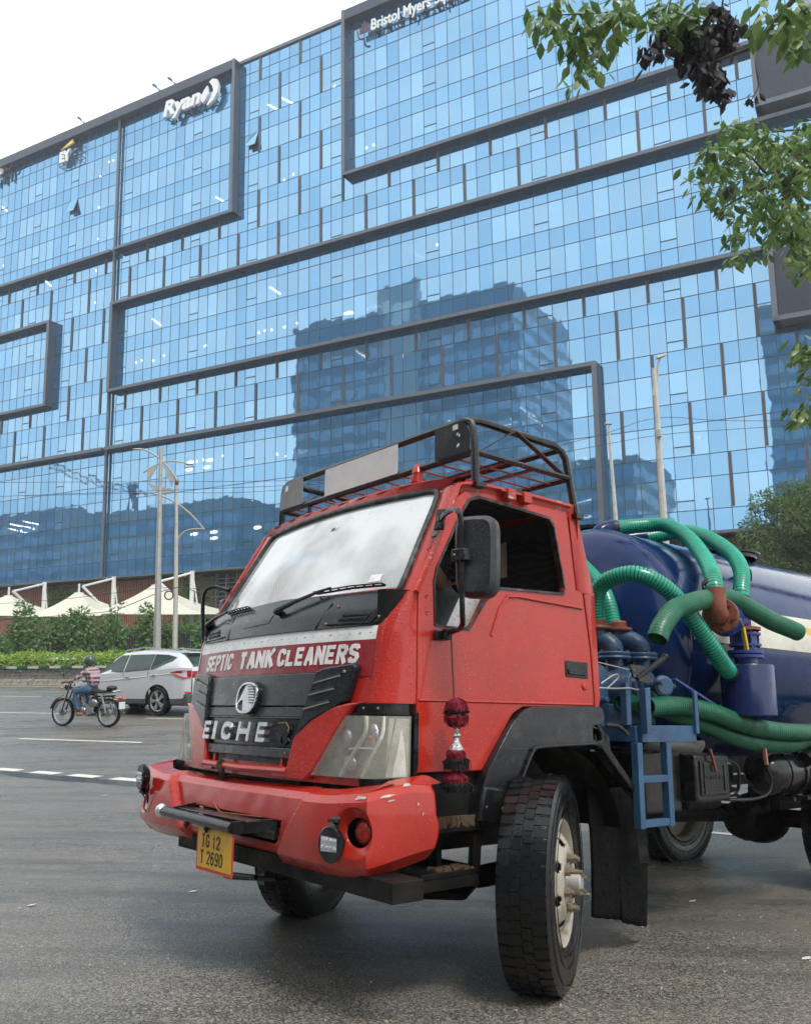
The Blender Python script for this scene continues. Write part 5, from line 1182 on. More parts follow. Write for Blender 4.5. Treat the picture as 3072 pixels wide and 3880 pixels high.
# -- mirrors
m = tb(); m.tube(smoothpath([(1.0,.60,2.145),(1.1,.65,2.155),(1.2,.69,2.15),(1.25,.705,2.115),(1.255,.70,2.05),(1.255,.695,1.75),(1.24,.68,1.68),(1.17,.62,1.625),(1.03,.57,1.61)], 5), .013, 8); ma = tp('mirror_arm', m, 'black_paint')
m = tb()
ax = V3((.45, .89, 0)).normalized()      # the mirror housing's back looks forwards and outwards
mc_ = V3((1.268, .615, 1.93)); sx_ = V3((.89, -.45, 0)).normalized()
def hous(a, b, d): return mc_ + sx_*a + V3((0,0,b-.02*a)) + ax*d
P_ = []
for k in range(24):
    t = 2*math.pi*k/24; c, s_ = math.cos(t), math.sin(t); P_.append((.097*abs(c)**.45*(1 if c > 0 else -1)*(1+.06*s_), .185*abs(s_)**.35*(1 if s_ > 0 else -1)))
m.prism([P_], hous, -.035, .02); m2 = [(a*.82, b*.88) for a, b in P_]
o_ = len(m.v)
for k in range(24):
    a, b = P_[k], P_[(k+1)%24]; c, d = m2[(k+1)%24], m2[k]; m.face([hous(*a,.02), hous(*b,.02), hous(*c,.05), hous(*d,.05)])
m.prism([m2], hous, .05, .0501)
hs_ = tp('mirror_housing', m, plain('textured_mirror_shell', (.018,.019,.02), .42, var=.2, dirt=(.08,.08,.08), dirt_amt=.5, dscale=7, bumpy=.5, bscale=260, beads=150), ma, ang=40)
m = tb(); m.prism([[(a*.93, b*.95) for a, b in P_]], hous, -.037, -.0355); tp('mirror_glass', m, 'chrome', hs_, smooth=False)
m = tb(); c_ = V3((1.255,.705,1.93)); m.hexa([c_+V3((-.035,-.03,-.028)), c_+V3((.035,-.045,-.028)), c_+V3((.035,.01,-.028)), c_+V3((-.035,.025,-.028)), c_+V3((-.035,-.03,.028)), c_+V3((.035,-.045,.028)), c_+V3((.035,.01,.028)), c_+V3((-.035,.025,.028))]); tp('mirror_clamp', m, 'black_plastic', ma, bevel=.006)
m = tb(); m.sphere(c_+V3((-.018,.02,0)), .006, 8, 5); m.sphere(c_+V3((.02,.008,0)), .006, 8, 5); tp('clamp_screw', m, plain('brass_screw', (.4,.28,.1), .4, metal=1), ma)
m = tb(); m.beam((.99,.60,2.10),(.965,.56,2.21),.05,.012); m.cyl((1.0,.60,2.15),(1.02,.61,2.15),.018,10); m.sphere((.99,.585,2.18),.012,8,5); m.sphere((.995,.605,2.11),.012,8,5); m.beam((.985,.61,2.09),(.985,.63,2.06),.03,.01); tp('mirror_bracket', m, 'black_paint', ma, bevel=.003)
m = tb(); m.hexa([(.985,.625,1.575),(1.0,.625,1.575),(1.0,.545,1.577),(.985,.545,1.577),(.985,.625,1.622),(1.005,.62,1.62),(1.01,.545,1.62),(.985,.545,1.622)]); m.cyl((1.02,.575,1.578),(1.02,.575,1.628),.022,12); tp('mirror_bracket', m, 'black_plastic', ma, bevel=.004)
m = tb(); m.tube(smoothpath([(-.99,.65,2.0),(-1.12,.7,2.03),(-1.2,.72,1.99),(-1.21,.71,1.8),(-1.18,.7,1.66),(-1.02,.68,1.62)],5), .013, 8); fa = tp('mirror_arm', m, 'black_paint')
m = tb(); m.boxp((-1.23,.55,1.68),(-1.14,.60,1.97)); tp('mirror_housing', m, 'black_plastic', fa, bevel=.02)
# -- front mudguard: outer face with wide flange, front foot, rear bracket arm
arch = [(.385,.771),(.372,.85),(.35,.92),(.318,.985),(.24,1.085),(.17,1.17),(.125,1.215),(.08,1.25),(.04,1.272),(-.01,1.284),(-.50,1.297),(-.555,1.285),(-.565,1.24),(-.54,1.205),(-.46,1.195),(-.45,1.10),(-.06,1.09),(-.02,1.078),(.015,1.058),(.045,1.03),(.075,.99),(.11,.93),(.14,.87),(.165,.82),(.195,.785),(.285,.758)]
m = tb(); m.prism([arch], lambda a,b,d: (1.005+d + .02*math.sin(min(1,max(0,(1.30-b)/.3))*1.5), a, b), -.30, .0); fg = tp('mudguard', m, 'black_plastic', bevel=.01, seg=2)
m = tb(); m.tube(smoothpath([(1.03,.17,.83),(1.035,.10,.955),(1.035,.03,1.06),(1.03,-.03,1.092),(1.03,-.43,1.105)],5), .009, 6); tp('mudguard_rib', m, 'black_plastic', fg)
m = tb(); m.sphere((1.033,.235,.815), .011, 10, 5); m.sphere((1.033,.34,.83), .006, 8, 5); tp('mudguard_bolt', m, 'bolt', fg)
m = tb(); m.prism([[(.39,.765),(.35,.92),(.20,.90),(.19,.79),(.285,.75)]], lambda a,b,d: (1.03+d,a,b), -.34, .006); tp('mudguard_foot', m, 'black_plastic', fg, bevel=.01)
m = tb(); m.prism([[(-.44,1.225),(-.52,1.222),(-.56,1.165),(-.60,1.15),(-.61,1.07),(-.68,1.0),(-.80,.885),(-.875,.83),(-.88,.80),(-.80,.84),(-.70,.93),(-.60,1.02),(-.53,1.09),(-.44,1.10)], [(-.47,1.20),(-.50,1.20),(-.535,1.15),(-.54,1.12),(-.50,1.115),(-.465,1.13)]], lambda a,b,d: (1.0+d,a,b), -.06, .01); tp('mudguard_arm', m, 'black_plastic', fg, bevel=.005)
m = tb(); m.tube(smoothpath([(1.02,-.56,1.20),(1.05,-.62,1.195),(1.07,-.66,1.165),(1.075,-.67,1.15)],4), .012, 8); m.tube(smoothpath([(1.0,-.47,1.19),(1.0,-.54,1.17),(1.01,-.57,1.12),(1.0,-.54,1.085),(1.0,-.50,1.10),(1.0,-.49,1.15)],4), .006, 6); tp('mudguard_stay', m, 'black_paint', fg)
m = tb()
def inner_arch(a, b):
    t = R(18+150*a); r = .60+.02*a; return (1.0-.42*b, -.12+r*math.cos(t)*.93, .55+r*.93*math.sin(t))
m.grid(inner_arch, 20, 3); tp('inner_wheel_arch', m, 'grime')
m = tb(); m.grid(lambda a, b: (.42, .45-1.2*a, .55+.75*b), 4, 4); m.boxp((-.9,-.5,1.12),(.9,.35,1.26)); tp('cab_underside', m, 'grime', smooth=False)
random.seed(19)
def flapfn(a, b): 
    f = -.56-.50*a; u = .86-.63*b - .10*a*b - (.015*random.random() if b > .98 else 0); return (.88+.015*math.sin(a*7+b*3)+.10*(1-b)*0, f+.02*b*(1 if a > .5 else -1)+(random.random()-.5)*.008, u)
m = tb(); m.grid(flapfn, 24, 20); fl = tp('mudflap', m, 'flap'); so = fl.modifiers.new('t','SOLIDIFY'); so.thickness = .016
m = tb()
for i in range(260):
    a = random.random(); b = random.random()**.6; f, u = -.56-.50*a, .86-.63*b-.10*a*b; q = V3((.90, f, u)); m.tube([q, q+V3((random.uniform(0,.02), random.uniform(-.012,.012), random.uniform(-.02,.01)))], [.002,.0006], 3, caps=False)
tag(tp('frayed_strands', m, 'flap', fl, smooth=False), kind='stuff')
m = tb(); m.beam((.98,-.85,.83),(1.0,-.87,.48),.012,.05); tp('flap_edge_strip', m, 'black_plastic')
# -- steps
m = tb(); m.boxp((.80,.31,.725),(1.0,.63,.785)); st_ = tp('step', m, 'grime', bevel=.006)
m = tb()
for i in range(9): m.boxp((.81+i*.02,.33,.786),(.822+i*.02,.61,.791))
tp('step_tread', m, 'rust', st_, smooth=False)
m = tb(); m.hexa([(.72,.40,.545),(1.02,.385,.545),(1.03,.72,.545),(.72,.95,.545),(.72,.40,.57),(1.02,.385,.57),(1.03,.72,.57),(.72,.95,.57)]); tp('lower_step', m, 'grime', bevel=.004)
m = tb(); m.hexa([(.99,.40,.50),(1.03,.385,.50),(1.04,.72,.50),(1.0,.95,.50),(.99,.40,.545),(1.03,.385,.545),(1.04,.72,.545),(1.0,.95,.545)]); m.beam((.97,.34,.78),(.97,.36,.55),.03,.05); m.beam((.86,.5,.75),(.86,.5,.56),.03,.06); tp('step_hanger', m, 'grime', smooth=False)
m = tb(); random.seed(4)
for i in range(160): f = random.uniform(.33,.62); s_ = .99+random.random()*.012; m.boxp((s_-.006,f-.006,.775-random.random()*.03),(s_+.004,f+.006,.79+random.random()*.006))
for i in range(90): f = random.uniform(.42,.62); s_ = random.uniform(.93,1.02); m.boxp((s_-.007,f-.007,.57),(s_+.007,f+.007,.577+random.random()*.004))
tag(tp('caked_mud', m, plain('dried_mud', (.085,.055,.028), .9, bumpy=.8), smooth=False, weld=False), kind='stuff')
m = tb(); m.prism([[(.74,.98),(.30,.98),(.38,.77),(.62,.79),(.76,.90)]], side(1), -.12, -.03); m.boxp((-.9,.3,.70),(.9,.72,.98)); tp('sill_panel', m, 'grime', smooth=False)
# -- wheels
def wheel(c, yaw, out, dual=False, tread=True, name='front_wheel', ddir=1):
    """c: centre (s,f,u); out +1 when the outer face looks to the visible side; yaw: steering"""
    ax = V3((math.cos(yaw), -math.sin(yaw), 0))*out; o = V3(c); fwv = V3((math.sin(yaw), math.cos(yaw), 0)); upv = V3((0,0,1))
    hw = .112; Rr = .485
    m = tb(); pr = [(.262,-.085),(.285,-.10),(.33,-.118),(.40,-.124),(.452,-.115),(.472,-.104)]
    full = pr + [(.4775,-.09),(.4775,.09)] + [(r, -z) for r, z in reversed(pr)]
    m.lathe(full, o, ax, 72); ty = tp(name, m, 'rubber')
    m = tb()
    def P(t, r, z): return o + ax*z + (upv*math.cos(t)+fwv*math.sin(t))*(r-.9*max(0, abs(z)-.07)**1.6 if r > .47 else r)
    nb = 54
    def ang_block(t0, t1, z0, z1, zz=0, r=.4835):
        q = .006
        A = [(t0, z0+zz), (t1, z0-zz), (t1, z1+zz), (t0, z1-zz)]
        lo = [P(t, .474, z) for t, z in A]; hi = [P(t+(q if i in (0,3) else -q)*.8, r, z) for i, (t, z) in enumerate(A)]
        m.hexa(lo+hi)
    d = 2*math.pi/nb
    for i in range(nb):
        for row, (z0, z1) in enumerate(((-.045,-.0008),(.0008,.045))):
            t0 = d*(i+.5*row)+.006; t1 = d*(i+1+.5*row)-.004; tm = (t0+t1)/2; z = .004
            A = [(t0,z0+z),(tm,z0-z*.4),(t1,z0+z),(t1,z1-z),(tm,z1+z*.4),(t0,z1-z)]
            k = [m.av(P(t,.470,zq)) for t, zq in A]; h = [m.av(P(t,.4855,zq)) for t, zq in A]; m.f.append(tuple(h))
            for j in range(6): m.f.append((k[j], k[(j+1)%6], h[(j+1)%6], h[j]))
        for sg in (-1, 1):       # shoulder ribs with short notches
            t0 = d*i+.004; t1 = d*(i+1)-.002
            tn = t0+.014
            ang_block(tn, t1, *sorted((sg*.048, sg*.108)), r=.483); ang_block(t0, tn, *sorted((sg*.064, sg*.108)), r=.4815)
    tp('tread', m, 'rubber', ty, smooth=False)
    m = tb()
    for r in (.43, .36, .31): m.lathe([(r-.003,.1215),(r,.1255),(r+.003,.1215)], o, ax, 60)
    tp('sidewall_rib', m, 'rubber', ty)
    if not dual:
        m = tb(); m.lathe([(.262,-.09),(.272,-.095),(.25,-.07),(.235,-.05),(.235,.055),(.25,.07),(.262,.095),(.276,.105),(.28,.098)], o, ax, 48); tp('rim_flange', m, 'rim', ty)
        m = tb(); pf_ = [(.085,.02),(.085,.122),(.14,.124),(.152,.122),(.165,.118),(.178,.112),(.190,.104),(.202,.095),(.214,.085),(.225,.073),(.234,.055),(.236,.03)]
        nt_ = 144; K = 8
        def rd(r, t):      # distance to the nearest hand hole in hole radii
            k = round((t-.3)/(2*math.pi/K)); tc = .3+k*2*math.pi/K; dx = (t-tc)*r; return math.hypot(dx, r-.190)/.026, tc
        def rimf(a, b):
            i = b*(len(pf_)-1); i0 = min(int(i+1e-6), len(pf_)-2); f = i-i0; r = pf_[i0][0]+(pf_[i0+1][0]-pf_[i0][0])*f; z = pf_[i0][1]+(pf_[i0+1][1]-pf_[i0][1])*f; t = a*2*math.pi
            d, tc = rd(r, t)
            if .62 < d < 1.25: q = 1/d; r2 = .190+(r-.190)*q; t = tc+(t-tc)*r/r2*q; z = interp(r2, [p[0] for p in pf_[2:]], [p[1] for p in pf_[2:]]); r = r2
            return P(t, r, z)
        def rmask(i, j):
            b = (j+.5)/(len(pf_)-1); i0 = min(int(b*(len(pf_)-1)), len(pf_)-2); r = (pf_[i0][0]+pf_[i0+1][0])/2; return rd(r, (i+.5)/nt_*2*math.pi)[0] > .82 or i0 < 2
        m.grid(rimf, nt_, len(pf_)-1, rmask); ro = tp('rim_disc', m, 'rim', ty); so = ro.modifiers.new('t', 'SOLIDIFY'); so.thickness = .007
        m = tb(); m.lathe([(.236,-.02),(0,-.02)], o, ax, 30); tp('rim_back', m, 'grime', ty)
        m = tb(); m.lathe([(0,.185),(.045,.185),(.052,.178),(.052,.124),(.085,.12),(.085,.05)], o, ax, 28); tp('hub', m, 'pole', ty)
        for k in range(8):
            m = tb(); t = 2*math.pi*k/8+.2; p = o + (upv*math.cos(t)+fwv*math.sin(t))*.115; m.tube([p+ax*.118, p+ax*.126, p+ax*.1261, p+ax*.148, p+ax*.1481, p+ax*(.166 if k % 3 else .172) if k % 4 != 1 else p+ax*.205], [.026,.026,.021,.021,.012,.011 if k % 4 != 1 else .009], 8); tp('wheel_nut', m, 'bolt', ty)
        m = tb()
        for k in range(4):
            t = 1.57*k+.5; p = o + (upv*math.cos(t)+fwv*math.sin(t))*.044; m.cyl(p+ax*.17, p+ax*.2, .008, 6)
        tp('hub_bolt', m, 'bolt', ty)
    else:
        m = tb(); m.lathe([(.262,.095),(.276,.105),(.25,.075),(.24,.0),(.2,-.02),(.15,-.03),(.0,-.03)], o, ax, 40); tp('rim_disc', m, 'rim', ty)
    return ty
wheel((1.06,0,.485), R(31), 1)
wheel((-.90,.02,.485), R(26), -1)
for s_ in (1.02, .76): wheel((s_*1.0,-3.7,.485), 0, 1, dual=True, name='rear_wheel')
for s_ in (-1.02, -.76): wheel((s_,-3.7,.485), 0, -1 if s_ < -.9 else 1, dual=True, name='rear_wheel')
# -- chassis and running gear
m = tb()
for sg in (1, -1): m.boxp((sg*.38-.035,-6.6,.86),(sg*.38+.035,.9,1.06))
for f in (-6,-5,-2.6,-1.7,-.9,.6): m.boxp((-.36,f-.05,.88),(.36,f+.05,1.04))
tp('chassis_frame', m, 'grime', smooth=False)
m = tb(); m.tube([(-.85,0,.50),(-.62,0,.44),(.62,0,.44),(.85,0,.50)], .055, 10); m.boxp((-.12,-.5,.55),(.22,.55,.86)); m.boxp((-.3,-.75,.62),(.3,.2,1.1))
for sg in (1,-1): m.beam((sg*.40,.68,.72),(sg*.40,-.75,.70),.08,.06); m.beam((sg*.40,.52,.60),(sg*.40,-.52,.60),.08,.06)
m.sphere((.5,.36,.52),(.14,.16,.13),14,10); m.tube([(.62,.0,.45),(.72,.2,.40),(.66,.42,.42),(.52,.60,.52)],.035,8); tp('front_axle', m, 'grime')
m = tb(); m.tube([(-.95,-3.7,.485),(.95,-3.7,.485)], .07, 10); m.sphere((0.05,-3.7,.47),(.25,.2,.2),18,12); m.lathe([(.0,.25),(.09,.24),(.14,.2),(.17,.1)],(.05,-3.6,.47),(0,1,0),18); m.tube([(.02,-3.45,.5),(.05,-1.2,.62)],.05,8)
for sg in (1,-1): m.beam((sg*.42,-3.0,.72),(sg*.42,-4.4,.72),.08,.08); m.beam((sg*.42,-3.3,.62),(sg*.42,-4.1,.62),.08,.08)
tp('rear_axle', m, 'grime')
m = tb(); m.boxp((.62,-1.87,.75),(.93,-1.50,1.03)); m.boxp((.45,-1.47,.70),(.85,-1.1,1.05)); bb = tp('battery_box', m, 'black_paint', bevel=.015)
m = tb(); m.boxp((.931,-1.83,.79),(.94,-1.54,.99)); tp('box_lid', m, 'black_plastic', bb, bevel=.008)
m = tb(); m.prism([[(-1.57,.98),(-1.80,.98),(-1.80,.80),(-1.57,.80)],[(-1.585,.965),(-1.785,.965),(-1.785,.815),(-1.585,.815)]], lambda a,b,d: (.941+d,a,b), 0, .005); tp('lid_rib', m, 'black_paint', bb, smooth=False)
m = tb(); put_block(m, 'EICHER', lambda x,z,d: (.9405+d, -1.60-x, z), 0, .16, .883, .908, .25, 0, .003); tp('lid_lettering', m, 'black_paint', bb, smooth=False, weld=False)
m = tb(); m.beam((.955,-1.63,1.06),(.955,-1.68,.93),.014,.012); tp('lid_strap', m, 'rust', bb)
m = tb()
def tankx(f0_, f1_, u, s_, r): m.tube([(s_,f0_,u),(s_,f0_-.03,u),(s_,f0_-.09,u),(s_,f1_+.09,u),(s_,f1_+.03,u),(s_,f1_,u)], [r*.35,r*.75,r,r,r*.75,r*.35], 24)
tankx(-2.33,-2.90,.895,.84,.145); tankx(-1.98,-2.35,.90,.58,.14); at_ = tp('air_tank', m, 'black_paint')
m = tb()
for f in (-2.55,-2.74): m.lathe([(.146,-.014),(.152,-.014),(.152,.014),(.146,.014)],(.84,f,.895),(0,1,0),26); m.boxp((.70,f-.014,.72),(.98,f+.014,.745))
tp('tank_strap', m, 'black_plastic', at_)
m = tb()
for pts in ([(.8,-1.88,.98),(.86,-1.95,.99),(.88,-2.05,.94),(.85,-2.08,.80),(.8,-2.0,.76)], [(.8,-1.86,.76),(.85,-1.98,.745),(.9,-2.2,.745),(.92,-2.33,.78),(.93,-2.36,.86),(.92,-2.33,.94)], [(.7,-1.9,1.0),(.72,-2.1,.95),(.73,-2.2,.80),(.7,-2.4,.7)], [(.6,.5,.9),(.68,.3,.95),(.7,.0,1.0),(.6,-.3,1.0)]):
    m.tube(smoothpath(pts, 6), .011, 6)
tp('air_hose', m, 'black_plastic')
m = tb(); m.boxp((-.3,-2.5,.60),(.25,-1.2,1.0)); m.boxp((.25,-2.3,.66),(.6,-1.9,.9)); m.boxp((-.95,-2.6,.7),(-.5,-1.6,1.0)); m.tube([(.3,-1.55,1.06),(.34,-1.8,1.02),(.4,-2.2,.98)],.11,14); tp('gearbox', m, 'grime', bevel=.02)
m = tb(); m.sphere((.42,-1.86,1.08),(.30,.30,.13),24,10,-90,10); tp('dished_guard', m, 'pole')
m = tb(); m.tube([(.98,-2.72,.98),(.99,-2.86,1.02)],.05,14); tp('pipe_stub', m, 'grime')
m = tb(); m.beam((1.0,-2.18,1.06),(1.0,-2.19,.96),.02,.012); tp('reflector_strip', m, plain('pink_reflector', (.5,.2,.15), .4))
# -- tank with dished front end
TC, TR_ = 1.72, .85
m = tb(); prof = []
for k in range(13): t = k/12*math.pi/2; prof.append((TR_*math.sin(t), -.36*math.cos(t)))
prof = [(r, z) for r, z in prof] + [(TR_, .02), (TR_, 4.9)]
for k in range(1, 9): t = k/8*math.pi/2; prof.append((TR_*math.cos(t), 4.9+.3*math.sin(t)))
m.lathe(prof, (0,-1.66,TC), (0,-1,0), 96); tk = tp('tank', m, 'blue_tank')
def ontank(f, th, d=.003): return (math.cos(th)*(TR_+d), f, TC+math.sin(th)*(TR_+d))
m = tb(); m.grid(lambda a, b: ontank(-1.78-4.7*a, R(.8+17.6*b)), 20, 8); tp('cream_band', m, 'cream', tk)
m = tb()
for k, w in enumerate((.012,.012,.018)): m.grid(lambda a, b: ontank(-1.655-.035*k-w*a, R(1+17*b)), 1, 8)
tp('band_stripe', m, 'cream', tk, smooth=False)
m = tb()
for f in (-2.17, -3.19): m.grid(lambda a, b: ontank(f-.13*a, R(10.2+3.2*b), .005), 2, 2)
tp('yellow_reflector', m, 'yellow', tk, smooth=False)
for f in (-1.665,): 
    m = tb(); m.lathe([(TR_,.012),(TR_+.006,.0),(TR_,-.012)], (0,f,TC), (0,-1,0), 96); tp('weld_seam', m, 'blue_tank', tk)
m = tb(); m.tube(smoothpath([(.66,-2.56,2.25),(.69,-2.58,2.31),(.68,-2.72,2.32),(.66,-2.76,2.25)],3), .014, 8); tp('grab_handle', m, 'ink', tk)
m = tb(); m.lathe([(.30,0),(.30,.03),(.33,.035),(.33,.05),(.10,.065),(0,.07)], (0,-3.45,2.56), (0,0,1), 30); m.lathe([(.2,0),(.2,.09),(.24,.095),(.24,.12),(0,.13)], (-.15,-1.98,2.52), (0,0,1), 24); tp('manhole', m, 'black_paint', tk)
m = tb(); m.tube([(-.2,-3.2,2.56),(-.2,-6.2,2.56)],.02,6); tp('top_rail', m, 'black_paint', tk)
for sg in (1,-1):
    m = tb()
    for f in (-2.1,-3.0,-4.4,-5.6): m.hexa([(sg*.34,f-.06,1.05),(sg*.50,f-.06,1.05),(sg*.50,f+.06,1.05),(sg*.34,f+.06,1.05),(sg*.34,f-.06,1.2),(sg*.80,f-.06,1.35),(sg*.80,f+.06,1.35),(sg*.34,f+.06,1.2)])
    tp('tank_saddle', m, 'blue_steel', tk, smooth=False)
# -- moisture trap cylinder with valve stack
m = tb(); m.lathe([(0,1.265),(.16,1.265),(.165,1.27),(.165,1.57),(.16,1.58),(0,1.582)], (1.02,-2.0,0), (0,0,1), 36); cy = tp('trap_cylinder', m, plain('navy_cylinder_paint', (.008,.018,.085), .25, coat=.2))
m = tb(); m.cyl((1.02,-2.0,1.58),(1.02,-2.0,1.63),.07,20); m.lathe([(.11,1.625),(.11,1.645),(.0,1.645)],(1.02,-2.0,0),(0,0,1),24); m.lathe([(.11,1.652),(.11,1.672),(.0,1.672)],(1.02,-2.0,0),(0,0,1),24); m.cyl((1.02,-2.0,1.67),(1.02,-2.0,1.70),.07,20); m.lathe([(.10,1.70),(.10,1.715),(.075,1.715),(.075,1.77),(.10,1.77),(.10,1.785),(0,1.785)],(1.02,-2.0,0),(0,0,1),24)
for k in range(4):
    t = 1.57*k+.6; m.cyl((1.02+.09*math.cos(t),-2.0+.09*math.sin(t),1.69),(1.02+.09*math.cos(t),-2.0+.09*math.sin(t),1.80),.009,8)
tp('valve_stack', m, 'valve_blue', cy)
m = tb(); m.lathe([(.11,1.80),(.11,1.82),(.055,1.825),(.05,1.99),(0,1.99)],(1.02,-1.985,0),(0,0,1),24); tp('rust_pipe', m, 'rust', cy)
m = tb(); ax = V3((.35,.93,.05)).normalized(); c_ = V3((1.08,-1.64,1.865)); m.lathe([(0,.03),(.105,.03),(.11,.02),(.11,-.005),(.0,-.005)], c_, ax, 28)
for k in range(6):
    t = k*1.047; q = ax.orthogonal().normalized(); w_ = ax.cross(q); p = c_+(q*math.cos(t)+w_*math.sin(t))*.085; m.cyl(p-ax*.03, p+ax*.045, .012, 6)
m.tube(smoothpath([c_+ax*.03, c_+ax*.09, c_+ax*.11+V3((0,0,.05)), c_+ax*.10+V3((.0,.0,.15))],5), .058, 16); tp('flange_elbow', m, 'rust', cy)
m = tb(); m.lathe([(0,-.005),(.11,-.006),(.11,-.03),(.075,-.035),(.075,-.13),(.11,-.135),(.11,-.16),(.0,-.16)], c_, ax, 28); m.cyl(c_-ax*.16, (1.02,-1.98,1.86), .06, 16); tp('ball_valve', m, 'valve_blue', cy)
m = tb(); m.tube([c_-ax*.08+V3((.08,0,.0)), c_-ax*.09+V3((.11,.0,-.02)), (1.13,-1.80,1.80)], .010, 8); lv = tp('valve_lever', m, 'grey_sheet', cy)
m = tb(); m.beam((1.13,-1.80,1.80),(1.135,-1.82,1.66),.028,.016); tp('lever_grip', m, 'yellow', lv, bevel=.005)
# -- suction hoses
def m_hose(name, a, b, sc):
    m_, t, bb_ = newmat(name); uvn = t.nodes.new('ShaderNodeUVMap'); wv = t.nodes.new('ShaderNodeTexWave'); return m_
HM = plain('green_hose', (.005, .36, .22), .3, var=.12, dirt=(.02,.1,.06), dirt_amt=.3, dscale=5, coat=.2)
HD = plain('dark_hose_spiral', (.0, .08, .055), .35)
HG = plain('scuffed_green_hose', (.01, .15, .075), .45, var=.2, dirt=(.12,.09,.04), dirt_amt=.6, dscale=6)
def hose(parent, path, r, pitch=.02, mt=HM, T_=None, rib=.0035, name='hose', clamp=True, n=20):
    P = smoothpath(path, 40); L = [0]
    for i in range(1, len(P)): L.append(L[-1]+(P[i]-P[i-1]).length)
    tot = L[-1]; k = int(tot/pitch); Q = []; rr = []
    def at(d):
        d = min(max(d, 0), tot-1e-6); i = 0
        lo, hi = 0, len(L)-1
        while hi-lo > 1:
            mid = (lo+hi)//2
            if L[mid] <= d: lo = mid
            else: hi = mid
        return P[lo].lerp(P[hi], (d-L[lo])/max(1e-9, L[hi]-L[lo]))
    m = MB(T_ or TT)
    for i in range(k*2+1): Q.append(at(i*pitch/2)); rr.append(r + (rib if i % 2 else -rib))
    m.tube(Q, rr, n, caps=False); o = obj(name, m, mt, parent, ang=180)
    m = MB(T_ or TT)
    for i in range(k+1):
        c = at(i*pitch); d = (at(i*pitch+.004)-at(i*pitch-.004)).normalized(); m.lathe([(r-rib-.001,-.0022*1.3),(r-rib+.0012,0),(r-rib-.001,.0022*1.3)] if False else [(r-rib-.002,-pitch*.25),(r-rib+.0026,-pitch*.2),(r-rib+.0026,pitch*.2),(r-rib-.002,pitch*.25)], c, d, n)
    obj('hose_groove', m, HD if mt is HM else plain('dark_scuffed_groove', (.005,.08,.045), .5), o, smooth=False, weld=False)
    m = MB(T_ or TT); m.tube(Q, r-rib-.012, 12, caps=False); obj('hose_lining', m, plain('hose_inside', (.01,.12,.06), .5), o)
    return o
hA = [(.15,-1.80,2.585),(.20,-1.93,2.61),(.30,-2.06,2.625),(.42,-2.102,2.608),(.62,-2.055,2.477),(.85,-1.868,2.282),(1.04,-1.64,2.126),(1.09,-1.57,2.05),(1.11,-1.55,1.98)]
hB = [(.12,-2.20,2.57),(.25,-2.346,2.605),(.4,-2.418,2.61),(.62,-2.36,2.505),(.85,-2.222,2.346),(.98,-2.09,2.20),(1.02,-2.0,2.06),(1.02,-1.985,1.98)]
hC = [(.55,-1.10,1.82),(.57,-1.07,1.93),(.62,-1.055,2.03),(.72,-1.065,2.08),(.85,-1.115,2.093),(.95,-1.214,2.032),(1.0,-1.35,1.919),(1.03,-1.484,1.771),(1.05,-1.60,1.64),(1.03,-1.74,1.55),(1.0,-1.85,1.52)]
hD = [(-.15,-1.25,2.36),(.05,-1.30,2.38),(.2,-1.31,2.297),(.32,-1.318,2.188),(.42,-1.299,2.09),(.50,-1.28,1.97),(.55,-1.27,1.80)]
for nm, P_ in (('hose', hA), ('hose', hB), ('hose', hC), ('hose', hD)): hose(truck, P_, .0505)
m = tb()
for c, d in (((.16,-1.825,2.592),(.06,-.12,.02)), ((.13,-2.215,2.575),(.1,-.12,.03)), ((1.07,-1.575,2.045),(.05,.06,-.1)), ((1.02,-1.985,2.005),(0,0,-1)), ((1.015,-1.80,1.53),(-.1,-.4,-.1))):
    d = V3(d).normalized(); m.lathe([(.052,-.02),(.058,-.018),(.058,.018),(.052,.02)], c, d, 24); 
tp('hose_clamp', m, 'ink')
m = tb(); m.tube(smoothpath([(.10,-1.70,2.50),(.11,-1.72,2.55),(.13,-1.77,2.58),(.16,-1.83,2.592)],5), .06, 16); m.tube(smoothpath([(.02,-2.05,2.53),(.05,-2.10,2.555),(.09,-2.16,2.57),(.14,-2.22,2.578)],5), .06, 16); tp('tank_elbow', m, 'blue_tank', tk)
# -- vacuum pump and pipework behind the cab
m = tb()
for s_, f in ((.55,-1.10),(.57,-1.28)): m.lathe([(.05,1.84),(.058,1.83),(.058,1.80),(.088,1.797),(.092,1.785),(.088,1.775),(0,1.775)],(s_,f,0),(0,0,1),24)
pu = tp('rust_flange', m, 'rust')
m = tb()
for s_, f, e in ((.55,-1.10,.0),(.57,-1.28,.05)):
    m.tube(smoothpath([(s_,f,1.775),(s_,f,1.74),(s_+.03+e,f-.04,1.71),(s_+.07+e,f-.06,1.67),(s_+.075+e,f-.065,1.63)],5), .06, 18); m.lathe([(.1,1.635),(.105,1.628),(.1,1.615),(0,1.615)],(s_+.075+e,f-.065,0),(0,0,1),24); m.lathe([(.1,1.612),(.105,1.60),(.1,1.592),(0,1.592)],(s_+.075+e,f-.065,0),(0,0,1),24); m.cyl((s_+.075+e,f-.065,1.6),(s_+.075+e,f-.065,1.36),.055,18)
    for k in range(4): t = k*1.57+.5; m.cyl((s_+.075+e+.085*math.cos(t),f-.065+.085*math.sin(t),1.58),(s_+.075+e+.085*math.cos(t),f-.065+.085*math.sin(t),1.65),.01,6)
tp('pump_pipe', m, 'pump_blue')
